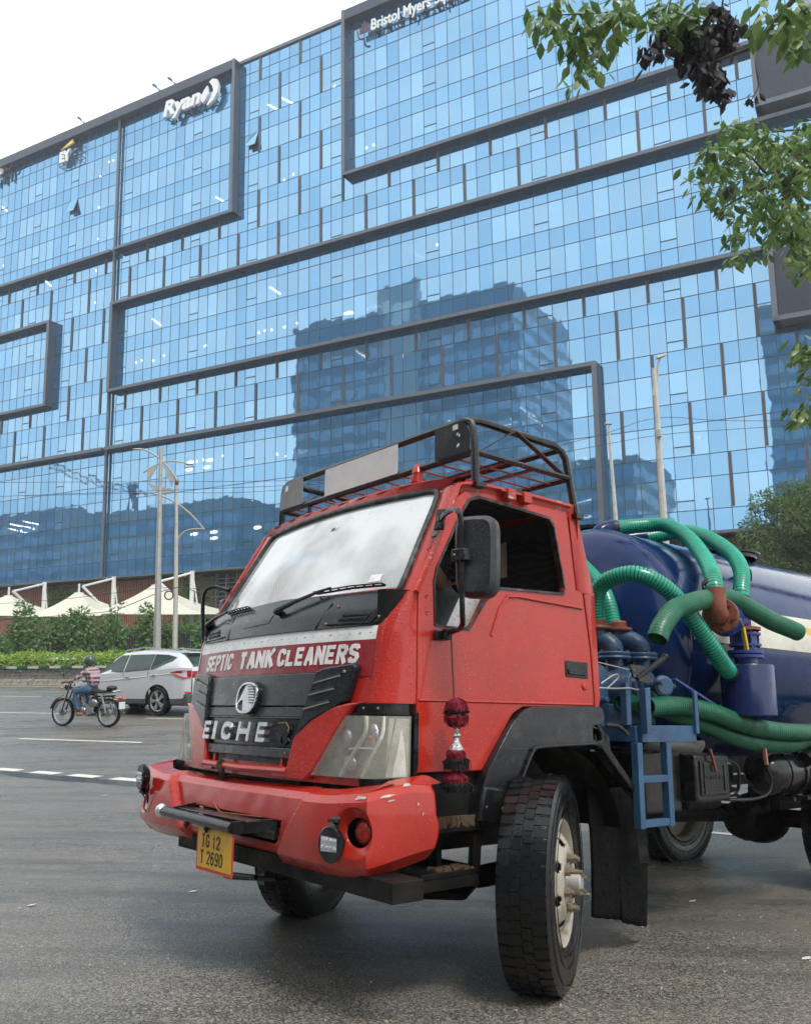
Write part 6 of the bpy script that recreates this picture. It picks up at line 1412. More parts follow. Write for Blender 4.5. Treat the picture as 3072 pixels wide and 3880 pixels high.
m = tb(); m.cyl((.35,-1.2,1.40),(.80,-1.2,1.40),.15,28); m.cyl((.78,-1.18,1.44),(.86,-1.18,1.44),.075,24); m.boxp((.3,-1.45,1.2),(.7,-.95,1.32)); m.cyl((.3,-.95,1.46),(.68,-.95,1.46),.09,20); m.lathe([(.105,0),(.105,.03),(.08,.035),(.03,.05),(0,.05)],(.80,-1.2,1.40),(1,0,0),28); m.boxp((.58,-1.0,1.18),(.70,-.88,1.42)); m.cyl((.69,-.93,1.34),(.75,-.93,1.34),.02,6)
for k in range(6): t = k*1.05; m.cyl((.8,-1.2+.09*math.cos(t),1.40+.09*math.sin(t)),(.845,-1.2+.09*math.cos(t),1.40+.09*math.sin(t)),.012,6)
tp('vacuum_pump', m, 'pump_blue', bevel=.006)
m = tb(); c_ = V3((.93,-1.21,1.425)); m.lathe([(0,.03),(.045,.032),(.062,.02),(.064,0),(.05,-.03),(0,-.03)], c_, (.9,.4,0), 26); m.tube([(.93,-1.21,1.425),(.75,-1.1,1.45)],.035,12); m.cyl(c_+V3((.0,-.06,.0)), c_+V3((.04,-.075,0)),.014,6); m.cyl(c_+V3((0,.06,.02)), c_+V3((.04,.05,.02)),.014,6); tp('relief_valve', m, 'pump_blue')
m = tb(); m.prism([[(-.80,1.53),(-.83,1.46),(-.88,1.44),(-.97,1.43),(-.99,1.47),(-.90,1.53)]], lambda a,b,d: (1.0+d,a,b), 0, .012); lb = tp('lever_plate', m, 'black_paint', bevel=.002)
m = tb(); m.tube([(1.01,-.86,1.455),(1.02,-.97,1.51),(1.03,-1.03,1.545),(1.035,-1.10,1.585)], [.012,.014,.019,.019], 10); m.sphere((1.035,-1.10,1.587),.022,10,6); tp('hand_lever', m, 'black_plastic', lb)
m = tb()
for a,b in ((-.83,1.50),(-.83,1.47),(-.95,1.49)): m.sphere((1.014,a,b),.007,8,4)
tp('lever_rivet', m, 'bolt', lb)
m = tb(); m.tube([(.95,-.45,1.55),(1.0,-.82,1.50)], .003, 5); m.tube(smoothpath([(.9,-.5,1.40),(.98,-.68,1.395),(1.0,-.8,1.40),(.98,-.9,1.395),(.99,-1.0,1.405)],5),.004,5); m.tube(smoothpath([(.95,-.62,1.42),(.98,-.70,1.47),(.97,-.75,1.46),(.96,-.66,1.395)],5),.004,5); tp('control_wire', m, 'pole')
m = tb(); m.beam((.95,-.83,1.43),(.95,-.83,1.2),.04,.04); tp('lever_post', m, 'blue_steel')
# -- blue side platform with step ladder
m = tb(); m.boxp((.98,-1.38,1.108),(1.03,-.86,1.200)); m.boxp((.4,-.90,1.11),(1.0,-.84,1.195)); m.boxp((.35,-1.38,1.11),(1.0,-1.32,1.19)); m.boxp((.70,-.90,1.10),(.75,-.40,1.185)); pf = tp('side_platform', m, 'blue_steel', bevel=.003)
m = tb(); m.boxp((1.031,-.89,1.155),(1.075,-.845,1.402)); m.boxp((1.031,-1.385,1.155),(1.05,-1.352,1.398)); tp('platform_post', m, 'blue_steel', pf, bevel=.003)
m = tb()
for f in (-.815,-1.08): m.boxp((1.0,f-.022,.66),(1.045,f+.022,1.107))
for u in (.665,.895): m.boxp((1.002,-1.058,u),(1.043,-.837,u+.037))
tp('ladder', m, 'blue_steel', pf, bevel=.002)
m = tb(); m.beam((.95,-1.3,1.47),(.99,-1.72,1.30),.03,.012); tp('cylinder_brace', m, 'valve_blue')
# -- loose hoses resting on the truck: things of their own
at0 = (1.1,-1.6,1.85)
h = thing('suction_hose', 'thick green suction hose slung across the valve with both open ends hanging', 'hose', 'green suction hoses', at0)
hose(h, [(1.12,-.915,1.675),(1.12,-.95,1.73),(1.12,-1.02,1.797),(1.1,-1.13,1.86),(1.1,-1.272,1.903),(1.08,-1.472,1.949),(1.06,-1.777,1.988),(1.08,-2.005,1.933),(1.1,-2.206,1.874),(1.12,-2.429,1.833),(1.13,-2.50,1.815)], .058, .018, HG, (lambda p: (-(p[0]-at0[0]), p[1]-at0[1], p[2]-at0[2])), .0025)
at1 = (.98,-1.5,1.25)
h = thing('suction_hose', 'long scuffed green hose lying on the blue platform, its open mouth nearest the ladder', 'hose', 'green suction hoses', at1)
Th = lambda p: (-(p[0]-at1[0]), p[1]-at1[1], p[2]-at1[2])
hose(h, [(.965,-1.00,1.30),(.96,-1.034,1.3),(.95,-1.207,1.311),(.95,-1.393,1.31),(.98,-1.616,1.284),(.99,-1.848,1.235),(1.0,-2.092,1.193),(1.02,-2.443,1.166),(1.02,-2.842,1.166),(1.0,-3.4,1.19),(.98,-4.5,1.2)], .055, .022, HG, Th, .0012)
at2 = (.86,-1.5,1.2)
h = thing('suction_hose', 'ribbed green hose sagging below the long hose beside the tank', 'hose', 'green suction hoses', at2)
hose(h, [(.8,-.98,1.323),(.8,-1.1,1.322),(.80,-1.36,1.285),(.85,-1.5,1.25),(.88,-1.613,1.225),(.9,-1.733,1.19),(.92,-1.935,1.138),(.95,-2.182,1.093),(.96,-2.541,1.081),(.95,-2.734,1.094),(.92,-2.953,1.121),(.92,-3.6,1.17)], .05, .018, HM if False else HG, (lambda p: (-(p[0]-at2[0]), p[1]-at2[1], p[2]-at2[2])), .0025)
# -- tassel hanging from the mirror arm
at3 = (1.11,.585,.95)
t_ = thing('tassel', 'red and black thread tassel with silver bell hanging on a black cord', 'tassel', None, at3)
m = tbr(at3); m.tube([(1.05,.575,1.60),(1.10,.60,1.30)], .004, 6); m.tube([(1.11,.598,1.16),(1.11,.595,1.05)], .004, 6); tp('cord', m, 'ink', t_)
M['thread_red'] = plain('crimson_thread', (.25,.012,.03), .8, var=.4, vs=60); M['thread_black'] = plain('black_thread', (.012,.01,.012), .9)
random.seed(13)
def pom(u0, u1, r0, r1, n, mt, lean=.0, spread=.012):
    m = tbr(at3)
    for i in range(n):
        a = random.random()*6.283; q = random.random()**.5
        p0 = V3((1.11+math.cos(a)*r0*q, .597+math.sin(a)*r0*q, u0-random.random()*.01)); rr_ = r1*(.5+.6*random.random())
        p1 = p0 + V3((math.cos(a)*rr_*.9, math.sin(a)*rr_*.9, -(u0-u1)*.35)); p2 = V3((1.11+math.cos(a)*rr_*1.25+random.gauss(0,spread*.5), .595+math.sin(a)*rr_*1.25+random.gauss(0,spread*.5), u1+random.gauss(0,.006)))
        m.tube([p0, p1, p2], [.0022,.0024,.0012], 3, caps=False)
    return tag(tp('thread_tuft', m, mt, t_, smooth=False, weld=False), kind='stuff')
pom(1.315,1.262,.012,.038,420,'thread_red'); pom(1.262,1.244,.034,.036,160,'thread_black'); pom(1.252,1.20,.028,.034,380,'thread_red'); pom(1.205,1.19,.02,.02,60,'thread_black')
m = tbr(at3); m.lathe([(.006,1.188),(.01,1.175),(.008,1.165),(.018,1.158),(.020,1.15),(.012,1.14),(.014,1.125),(.030,1.098),(.034,1.088),(.026,1.088)], (1.11,.596,0), (0,0,1), 20); tp('bell', m, plain('pierced_silver_bell', (.7,.7,.68), .25, metal=1, var=.6, vs=90, bumpy=.8, bscale=180), t_)
pom(1.10,1.045,.02,.03,260,'thread_red'); pom(1.065,1.01,.022,.042,380,'thread_black'); 
for q in (-.018,.002,.02):
    m = tbr(at3); m.tube([(1.11,.595+q,1.02),(1.11,.595+q,.975)], .007, 6); tp('cord', m, 'thread_black', t_)
pom(.995,.935,.025,.036,320,'thread_red'); pom(.96,.915,.03,.05,420,'thread_black', spread=.02)
# -- co-driver in the cab

# ================================================================== PEOPLE, CAR, MOTORCYCLE
def skin(name, pts, edges, m, parent, sub=2, root=0, T_=None):
    me = bpy.data.meshes.new(name); f = T_ or (lambda p: p)
    me.from_pydata([tuple(f(p[:3])) for p in pts], edges, []); o = bpy.data.objects.new(name, me); COL.objects.link(o)
    md = o.modifiers.new('skin', 'SKIN'); md.use_smooth_shade = True
    for i, p in enumerate(pts):
        sv = me.skin_vertices[0].data[i]; r = p[3]; sv.radius = (r, r) if not isinstance(r, tuple) else r; sv.use_root = (i == root)
    sb = o.modifiers.new('sub', 'SUBSURF'); sb.levels = sub; sb.render_levels = sub
    dg = bpy.context.evaluated_depsgraph_get(); nm = bpy.data.meshes.new_from_object(o.evaluated_get(dg)); bpy.data.objects.remove(o)
    nm.name = name; nm.materials.clear(); nm.materials.append(m); nm.shade_smooth()
    o = bpy.data.objects.new(name, nm); COL.objects.link(o)
    if parent: o.parent = parent
    return o
M['skin'] = plain('brown_skin', (.22,.11,.065), .5, var=.08)
M['hair'] = plain('black_curly_hair', (.012,.01,.01), .6, bumpy=.6, bscale=90)
M['grey_shirt'] = plain('grey_shirt', (.085,.09,.095), .8, var=.2, vs=14)
# co-driver: sits low behind the door pillar, face turned forwards
at4 = (.42, .035, 1.57)
pr = thing('person', 'person with curly black hair and grey shirt sitting in the truck cab', 'person', None, at4)
q4 = lambda s, f, u: (s-at4[0], f-at4[1], u-at4[2])
F4 = lambda p: (-p[0], p[1], p[2])
P_ = [(0,-.02,.0,.13),(0,0,.16,.15),(0,.01,.27,.13),(0,.02,.33,.05),(0,.03,.39,.045),(.17,0,.25,.062),(.22,.06,.12,.05),(.20,.17,.02,.042),(.14,.30,.05,.032),(-.17,0,.25,.062),(-.22,.06,.12,.05),(-.20,.17,.02,.042),(-.14,.30,.05,.032),(.10,.12,-.03,.09),(.11,.35,-.02,.07),(-.10,.12,-.03,.09),(-.11,.35,-.02,.07),(.11,.40,-.25,.05),(-.11,.40,-.25,.05)]
skin('body', P_, [(0,1),(1,2),(2,3),(3,4),(2,5),(5,6),(6,7),(7,8),(2,9),(9,10),(10,11),(11,12),(0,13),(13,14),(0,15),(15,16),(14,17),(16,18)], M['grey_shirt'], pr, T_=F4)
hd = MB(F4); hd.sphere((0,.055,.46),(.075,.095,.115),20,14); hd.sphere((0,.15,.45),(.014,.022,.022),8,6); hd.sphere((.075,.05,.45),(.012,.02,.03),8,6); hd.sphere((-.075,.05,.45),(.012,.02,.03),8,6); hd.sphere((0,.14,.40),(.025,.012,.008),8,5); obj('head', hd, M['skin'], pr)
m = MB(F4)
for sx in (-.028,.028): m.sphere((sx,.142,.475),(.012,.008,.007),8,5)
obj('eyes', m, M['ink'], pr)
random.seed(17); m = MB(F4); m.sphere((0,.03,.485),(.10,.105,.11),20,14)
for i in range(330):
    d = rv(); 
    if d.y > .55 and d.z < .55: continue
    if d.z < -.6: continue
    p = V3((d.x*.10, .03+d.y*.105, .485+d.z*.115)); r = random.uniform(.010,.018); n_ = d; t0 = random.random()*6; u_ = n_.orthogonal().normalized(); w_ = n_.cross(u_)
    m.tube([p+n_*.008*k + (u_*math.cos(t0+k*1.3)+w_*math.sin(t0+k*1.3))*r for k in range(6)], [.004]*5+[.002], 4, caps=False)
obj('hair', m, M['hair'], pr)

# ---------------- silver SUV
FWD = Vector((-.924, .382, 0)).normalized(); LFT = Vector((-.382, -.924, 0)).normalized()
cc_ = Vector((-7.19, 26.12, -.08)) + FWD*1.53 - LFT*.90
CMAT = Matrix(((FWD[0], LFT[0], 0, cc_[0]), (FWD[1], LFT[1], 0, cc_[1]), (0, 0, 1, cc_[2]+.01), (0, 0, 0, 1)))
_pv = Matrix.Translation((-7.19, 26.12, -.08)); CMAT = _pv @ Matrix.Rotation(R(-10), 4, 'Z') @ _pv.inverted() @ CMAT @ Matrix.Rotation(R(1.0), 4, 'X') @ Matrix.Scale(1.13, 4)
suv = empty('parked_car' if False else 'silver_suv', None, 0, 'silver white SUV driving left behind the motorcyclist', 'car', mat=CMAT)
ms_, ts_, bs_ = newmat('silver_car_paint'); bs_.inputs['Base Color'].default_value = (.66, .67, .68, 1); bs_.inputs['Metallic'].default_value = .25; bs_.inputs['Roughness'].default_value = .28; bs_.inputs['Coat Weight'].default_value = .8; bs_.inputs['Coat Roughness'].default_value = .04; M['silver'] = ms_
M['car_glass'] = plain('dark_car_glass', (.03,.05,.045), .08, var=.3, vs=2)
M['cladding'] = plain('grey_cladding', (.06,.062,.066), .6)
M['tail_red'] = plain('red_tail_lamp', (.45,.01,.01), .15, coat=1); M['alloy'] = plain('alloy_wheel', (.5,.5,.5), .3, metal=.7)
def hw(x): return .94*interp(x, [-2.34,-2.2,-1.9,-1,1,1.9,2.2,2.35], [.74,.88,.965,1,1,.965,.86,.68])
def zbelt(x): return interp(x, [-2.34,-2.0,-1,0,1.0,1.15,1.9,2.2,2.35], [1.20,1.19,1.13,1.07,1.03,1.02,.93,.82,.70])
def zbot(x):
    b = .30
    for xw in (-1.35, 1.35):
        d = abs(x-xw)
        if d < .44: b = max(b, .36+math.sqrt(.44**2-d*d)*.95)
    return b
def side_y(x, z):
    t = (z-.3)/(zbelt(x)-.3); return hw(x)*(.965+.035*math.sin(min(1,max(0,t))*math.pi*.9)) - .012*max(0, (.42-abs(t-.72))) 
body = MB()
for sg in (1, -1):
    body.grid(lambda a, b, sg=sg: (lambda x: (lambda z: (x, sg*side_y(x, z), z))(zbot(x)+(zbelt(x)-zbot(x))*b))(-2.34+4.69*a), 110, 12)
body.grid(lambda a, b: (1.0+1.35*a, hw(1.0+1.35*a)*(-1+2*b)*.99, zbelt(1.0+1.35*a)+.06*(1-(2*b-1)**2)), 14, 12)
body.grid(lambda a, b: (-2.34-.05*math.sin(b*3.14), .70*(-1+2*a), .35+.86*b), 10, 10); body.grid(lambda a, b: (2.35+.05*math.sin(b*3.14), .64*(-1+2*a), .35+.36*b), 10, 6)
obj('body', body, M['silver'], suv, ang=40)
def zroof(x): return interp(x, [-2.32,-2.25,-2.05,-1.85,-1.2,-.4,.3,.55,1.1], [1.2,1.3,1.5,1.60,1.665,1.69,1.63,1.52,1.04])
def cab_(x, t):
    zb_, zr = zbelt(x)-.01, max(zroof(x), zbelt(x)); wb, wr = hw(x)*.96, .66 if x < .4 else .66+.12*(x-.4)
    if t < .36: q = t/.36; y = wb+(wr-wb)*q**1.15; z = zb_+(zr-.06-zb_)*q
    elif t > .64: q = (1-t)/.36; y = -(wb+(wr-wb)*q**1.15); z = zb_+(zr-.06-zb_)*q
    else: q = (t-.36)/.28; y = wr*(1-2*q); z = zr-.06+.06*math.sqrt(max(0, 1-(2*q-1)**2))
    return (x, y, z)
m = MB(); m.grid(lambda a, b: cab_(-2.32+3.42*a, b), 50, 40); obj('roof', m, M['silver'], suv, ang=40)
def cside(x, z, d, sg):
    zb_, zr = zbelt(x)-.01, zroof(x)-.06; q = min(1, max(0, (z-zb_)/max(.05, zr-zb_))); wb, wr = hw(x)*.96, .66 if x < .4 else .66+.12*(x-.4); return (x, sg*(wb+(wr-wb)*q**1.15+d), z)
for sg in (1, -1):
    m = MB(); m.prism([[(.93,1.075),(.02,1.115),(.02,1.54),(.28,1.53),(.45,1.45)]], lambda a,b,d: cside(a,b,d,sg), .0, .03); obj('door_window', m, M['car_glass'], suv, smooth=False)
    m = MB(); m.prism([[(-.06,1.12),(-1.0,1.17),(-1.0,1.55),(-.06,1.545)]], lambda a,b,d: cside(a,b,d,sg), .0, .03); obj('door_window', m, M['car_glass'], suv, smooth=False)
    m = MB(); m.prism([[(-1.05,1.175),(-1.22,1.20),(-1.72,1.40),(-1.80,1.47),(-1.5,1.53),(-1.05,1.55)]], lambda a,b,d: cside(a,b,d,sg), .0, .03); obj('quarter_window', m, M['car_glass'], suv, smooth=False)
    m = MB(); m.tube([cside(.95,1.06,.01,sg), cside(0,1.10,.012,sg), cside(-1.1,1.165,.012,sg), cside(-1.75,1.39,.012,sg)], .009, 5); obj('window_trim', m, M['alloy'], suv)
    m = MB(); m.grid(lambda a, b: (-2.33+4.66*a, sg*(side_y(-2.33+4.66*a, .3)+.012), max(zbot(-2.33+4.66*a)-.01,.24)+(.16)*b), 100, 2); obj('cladding', m, M['cladding'], suv)
    for x in (.05, -.95):
        m = MB(); m.sphere((x-.25, sg*(side_y(x, .93)+.025), .965 if x > 0 else 1.02), (.11,.02,.02), 10, 6); obj('door_handle', m, M['alloy'], suv)
    for x0, x1 in ((.98,.93), (-.02,-.04), (-1.0,-.98)):
        m = MB(); m.tube([(x0, sg*(side_y(x0,.45)-.001), .42), (x1, sg*(side_y(x1,1.0)+.0), zbelt(x1)-.02)], .006, 4); obj('door_gap', m, M['ink'], suv)
    m = MB(); m.tube([(.9, sg*(side_y(.9,.86)+.002), .84), (-.6, sg*(side_y(-.6,.9)+.003), .95), (-1.9, sg*(side_y(-1.9,1.0)+.003), 1.06)], .012, 5); obj('shoulder_line', m, M['silver'], suv)
    m = MB(); m.prism([[(-1.80,1.08),(-2.0,1.12),(-2.2,1.13),(-2.33,1.13),(-2.33,.95),(-2.2,.93),(-2.0,1.0)]], lambda a,b,d: (a, sg*(side_y(a,b)+.004+d), b), 0, .03); obj('tail_lamp', m, M['tail_red'], suv)
    m = MB(); m.boxp((-2.40, sg*.50-.2 if sg > 0 else -.70, .95), (-2.37, sg*.50+.2 if sg > 0 else -.30, 1.12)); obj('tail_lamp', m, M['tail_red'], suv, bevel=.01)
    m = MB(); m.boxp((-2.36, min(sg*.88, sg*.5), .56), (-2.30, max(sg*.88, sg*.5), .60)); obj('bumper_reflector', m, M['tail_red'], suv, bevel=.005)
    m = MB(); m.tube([(-1.75, sg*.60, 1.645), (-.5, sg*.63, 1.735), (.25, sg*.61, 1.665)], .016, 6); obj('roof_rail', m, M['alloy'], suv)
    m = MB(); m.sphere((1.0, sg*1.02, 1.12), (.09,.12,.075), 12, 8); obj('door_mirror', m, M['silver'], suv)
    for xw in (-1.35, 1.35):
        c = V3((xw, sg*.80, .365)); ax = V3((0, sg, 0))
        m = MB(); m.lathe([(.25,-.10),(.33,-.11),(.362,-.09),(.365,0),(.362,.09),(.33,.11),(.25,.10)], c, ax, 40); wo_ = obj('wheel', m, M['rubber'], suv)
        m = MB(); m.lathe([(.25,.10),(.24,.07),(.23,.0),(.0,.0)], c, ax, 30); obj('wheel_well', m, M['ink'], wo_)
        m = MB(); m.lathe([(.255,.10),(.262,.108),(.245,.10),(.235,.06)], c, ax, 32)
        for k in range(5):
            for e in (-.13,.13):
                t = k*1.2566+e; p = c+ax*.085; q = V3((math.cos(t),0,math.sin(t))); m.beam(p+V3((math.cos(k*1.2566),0,math.sin(k*1.2566)))*.04, p+q*.245+ax*.01, .045, .03, upv=ax)
        m.sphere(c+ax*.09, (.05,.03,.05), 10, 6); obj('alloy_rim', m, M['alloy'], wo_)
m = MB(); m.grid(lambda a, b: (lambda p: (p[0]+.01, p[1], p[2]+.01))(cab_(.42+.60*a, .385+.23*b)), 10, 10); obj('windscreen', m, M['car_glass'], suv)
m = MB(); m.grid(lambda a, b: (lambda p: (p[0]-.02, p[1]*.97, p[2]+.008))(cab_(-2.28+.30*a, .37+.26*b)), 8, 10); obj('rear_window', m, M['car_glass'], suv)
m = MB(); m.boxp((-2.12,-.6,1.57),(-1.80,.6,1.60)); obj('spoiler', m, M['silver'], suv, bevel=.01)
m = MB(); m.boxp((-2.41,-.88,.26),(-2.25,.88,.55)); obj('rear_bumper_cladding', m, M['cladding'], suv, bevel=.03)
m = MB(); m.boxp((-2.2,-.75,.25),(2.2,.75,.40)); obj('underbody', m, M['ink'], suv, smooth=False)
# roof of a white car hidden behind the hedge
whc = empty('white_car', (-20.5, 53.2, .0), RZ, 'white car passing behind the hedge, only its roof showing', 'car')
m = MB(); m.grid(lambda a, b: (-2.1+4.2*a, .85*math.sin((b-.5)*3.14), .75 + (1.02*math.sin(min(1,max(0,a))*3.14)**.45)*math.cos((b-.5)*3.0)**.5), 30, 14); obj('body', m, plain('white_car_paint', (.6,.6,.6), .25, coat=1), whc)
m = MB(); m.boxp((-1.9,-.8,.3),(1.9,.8,.8)); obj('lower_body', m, M['cladding'], whc, bevel=.1)

# ---------------- motorcycle and rider
bc = Vector((-8.42, 23.58, -.155)); BMAT = Matrix(((FWD[0], LFT[0], 0, bc[0]), (FWD[1], LFT[1], 0, bc[1]), (0, 0, 1, bc[2]), (0, 0, 0, 1))) @ Matrix.Scale(1.1, 4)
bike = empty('motorcycle', None, 0, 'black classic motorcycle ridden left along the lane before the silver SUV', 'motorcycle', mat=BMAT)
M['bike_black'] = plain('gloss_black_tank', (.02,.02,.022), .15, coat=1); M['steel'] = plain('bike_steel', (.35,.35,.35), .3, metal=.8, dirt=(.1,.1,.1), dirt_amt=.5)
for xw, nm in ((.70,'front_wheel'), (-.68,'rear_wheel')):
    c = V3((xw,0,.33)); ax = V3((0,1,0)); m = MB(); m.lathe([(.275,-.03),(.30,-.05),(.325,-.04),(.333,0),(.325,.04),(.30,.05),(.275,.03)], c, ax, 40); w_ = obj(nm, m, M['rubber'], bike)
    m = MB(); m.lathe([(.278,-.035),(.262,-.03),(.258,0),(.262,.03),(.278,.035)], c, ax, 36); obj('rim', m, M['alloy'], w_)
    m = MB()
    for k in range(36): t = k*.1745; s_ = (1 if k % 2 else -1); m.tube([c+V3((math.cos(t+.4*s_)*.035, s_*.035, math.sin(t+.4*s_)*.035)), c+V3((math.cos(t)*.262,0,math.sin(t)*.262))], .003, 3, caps=False)
    obj('spokes', m, M['steel'], w_)
    m = MB(); m.lathe([(0,-.06),(.07,-.06),(.08,-.03),(.08,.03),(.07,.06),(0,.06)], c, ax, 20); obj('drum', m, M['steel'], w_)
    m = MB(); a0, a1 = (R(10), R(150)) if xw > 0 else (R(20), R(190))
    m.grid(lambda a, b: (xw+math.cos(a0+(a1-a0)*a)*(.37+.0*b), (-.06+.12*b), .33+math.sin(a0+(a1-a0)*a)*.37+.015*math.sin(b*3.14)), 18, 4); obj('mudguard', m, M['bike_black'], bike)
m = MB()
for y in (-.07,.07): m.tube([(.70,y,.33),(.50,y,.88),(.44,y,1.0)], .02, 8)
m.tube([(.48,0,.92),(.30,0,.55),(.15,0,.30),(-.25,0,.28),(-.45,0,.40),(-.68,.0,.42)], .022, 8); m.tube([(.44,0,.88),(.0,0,.78),(-.35,0,.70),(-.85,0,.72)], .02, 8); obj('frame', m, M['bike_black'], bike)
m = MB(); m.tube([(.40,.34,1.05),(.44,.24,1.08),(.47,.08,1.02),(.47,-.08,1.02),(.44,-.24,1.08),(.40,-.34,1.05)], .012, 6); m.tube([(.40,.34,1.05),(.38,.42,1.04)],.017,6); m.tube([(.42,.27,1.08),(.44,.33,1.22)],.006,5); m.sphere((.44,.34,1.24),(.02,.05,.04),8,6); obj('handlebar', m, M['bike_black'], bike)
m = MB(); m.sphere((.60,0,.93),(.08,.09,.09),14,10); hl2 = obj('headlamp', m, M['bike_black'], bike)
m = MB(); m.sphere((.635,0,.93),(.055,.082,.082),14,10); obj('lens', m, M['lamp_white'], hl2)
m = MB(); m.sphere((.62,.17,.90),(.04,.03,.03),8,6); m.sphere((.55,.2,.74),(.05,.02,.025),8,6); obj('indicator', m, plain('orange_lens', (.6,.2,.03), .3), bike)
m = MB(); m.sphere((.20,0,.86),(.27,.135,.12),20,12); obj('fuel_tank', m, M['bike_black'], bike)
m = MB(); m.sphere((.20,.125,.86),(.10,.015,.05),12,6); obj('tank_badge', m, M['steel'], bike)
m = MB(); m.grid(lambda a, b: (.02-.72*a, .14*math.sin((b-.5)*3.14)*(1-.2*a), .80+.03*math.sin(a*6)+.05*a+.045*math.cos((b-.5)*3.14)), 16, 8); m.boxp((-.66,-.11,.78),(-.02,.11,.82)); m.sphere((-.74,0,.90),(.13,.13,.06),12,8); obj('seat', m, plain('black_seat', (.02,.018,.018), .6), bike)
m = MB(); m.boxp((-.12,-.12,.28),(.24,.12,.52)); m.cyl((.10,0,.50),(.16,0,.72),.075,14)
for k in range(6): m.cyl((.105+.008*k,0,.53+.03*k),(.108+.008*k,0,.54+.03*k),.105,16)
m.sphere((.02,.13,.38),(.12,.04,.09),12,8); obj('engine', m, M['steel'], bike, bevel=.01)
m = MB(); m.sphere((-.30,.13,.56),(.14,.05,.10),14,8); obj('side_box', m, M['steel'], bike)
m = MB(); m.tube(smoothpath([(.18,-.1,.5),(.28,-.14,.42),(.15,-.16,.26),(-.3,-.18,.27),(-.95,-.20,.33)],4), [.02]*12+[.035]*5, 8); obj('exhaust', m, M['steel'], bike)
m = MB(); m.sphere((-1.02,0,.66),(.05,.06,.05),10,8); obj('tail_lamp', m, M['tail_red'], bike)
m = MB(); m.sphere((-.98,.15,.64),(.05,.04,.025),8,6); m.sphere((-.98,-.15,.64),(.05,.04,.025),8,6); m.tube([(-.98,.15,.64),(-.98,-.15,.64)],.008,5); obj('indicator', m, bpy.data.materials['orange_lens'], bike)
m = MB(); m.boxp((-1.06,-.10,.42),(-1.045,.10,.58)); obj('number_plate', m, M['board'], bike, smooth=False)
m = MB()
for y in (.12,-.12): m.tube([(-.68,y,.33),(-.55,y,.72)], .025, 8); m.tube([(-.25,y*1.2,.30),(.05,y*1.4,.30)], .012, 6)
m.tube([(-.35,.13,.74),(-.9,.12,.82),(-.98,0,.84),(-.9,-.12,.82),(-.35,-.13,.74)], .01, 6); obj('shock_and_rail', m, M['steel'], bike)
rid = empty('person', None, 0, 'motorcyclist in plaid shirt, blue jeans and dark green helmet', 'person', mat=BMAT @ Matrix.Translation((-.2, 0, .84)))
mp_, tpl, bpl = newmat('plaid_shirt'); vpl = coords(tpl, (1,1,1))
def bands(ax_, sc, col_on):
    w = tpl.nodes.new('ShaderNodeTexWave'); w.bands_direction = ax_; w.inputs['Scale'].default_value = sc; tpl.links.new(vpl, w.inputs['Vector']); return ramp(tpl, w.outputs['Fac'], [(.55, 0), (.65, 1)])
c_p = mixc(tpl, bands('Z', 3.2, 0), (.12,.035,.05), (.40,.30,.33)); c_p = mixc(tpl, mixc(tpl, .55, 0.0, bands('X', 3.2, 0)), c_p, (.5,.42,.44)); tpl.links.new(c_p, bpl.inputs['Base Color']); bpl.inputs['Roughness'].default_value = .85
ro = lambda x, y, z, r: (x+.2, y, z-.84, r)
pts = [ro(-.20,0,.90,.135), ro(-.18,0,1.08,.15), ro(-.12,0,1.26,.155), ro(-.08,0,1.36,.07), ro(-.05,0,1.43,.055),
       ro(-.10,.19,1.30,.07), ro(.06,.27,1.14,.055), ro(.24,.31,1.06,.042), ro(-.10,-.19,1.30,.07), ro(.06,-.27,1.14,.055), ro(.24,-.31,1.06,.042)]
skin('shirt', pts, [(0,1),(1,2),(2,3),(3,4),(2,5),(5,6),(6,7),(2,8),(8,9),(9,10)], mp_, rid)
pts = [ro(-.20,0,.88,.13)]; ed = []
for sg in (1, -1):
    k = len(pts); pts += [ro(-.12,sg*.12,.86,.10), ro(.20,sg*.19,.80,.075), ro(.14,sg*.20,.55,.058), ro(.06,sg*.19,.36,.045)]; ed += [(0,k),(k,k+1),(k+1,k+2),(k+2,k+3)]
skin('jeans', pts, ed, plain('blue_jeans', (.035,.085,.16), .85, var=.2), rid)
m = MB()
for sg in (1, -1): m.sphere((.05+.2,sg*.19,.30-.84),(.14,.05,.045),12,8)
obj('shoes', m, plain('tan_shoes', (.25,.12,.06), .6), rid)
for sg in (1, -1):
    pts = [ro(.24,sg*.31,1.06,.03), ro(.33,sg*.33,1.05,.034)]; ed = [(0,1)]
    for i in range(4): k = len(pts); pts += [ro(.385,sg*(.30+.025*i),1.065,.012), ro(.42,sg*(.30+.025*i),1.045,.011), ro(.40,sg*(.30+.025*i),1.015,.010)]; ed += [(1,k),(k,k+1),(k+1,k+2)]
    k = len(pts); pts += [ro(.37,sg*.275,1.04,.013), ro(.41,sg*.265,1.03,.011)]; ed += [(1,k),(k,k+1)]
    skin('hand', pts, ed, M['skin'], rid)
m = MB(); m.sphere((-.02+.2,0,1.50-.84),(.09,.08,.11),14,10); m.sphere((.075+.2,0,1.49-.84),(.015,.014,.02),8,6); obj('head', m, M['skin'], rid)
m = MB(); m.sphere((-.035+.2,0,1.535-.84),(.145,.125,.14),20,14,-32,90); m.grid(lambda a, b: (.2+.07+.07*b, (-.1+.2*a)*(1-.2*b), .70+.0*b+.012*math.sin(a*3.14)), 8, 3); obj('helmet', m, plain('dark_green_helmet', (.045,.06,.045), .3, coat=.5), rid)

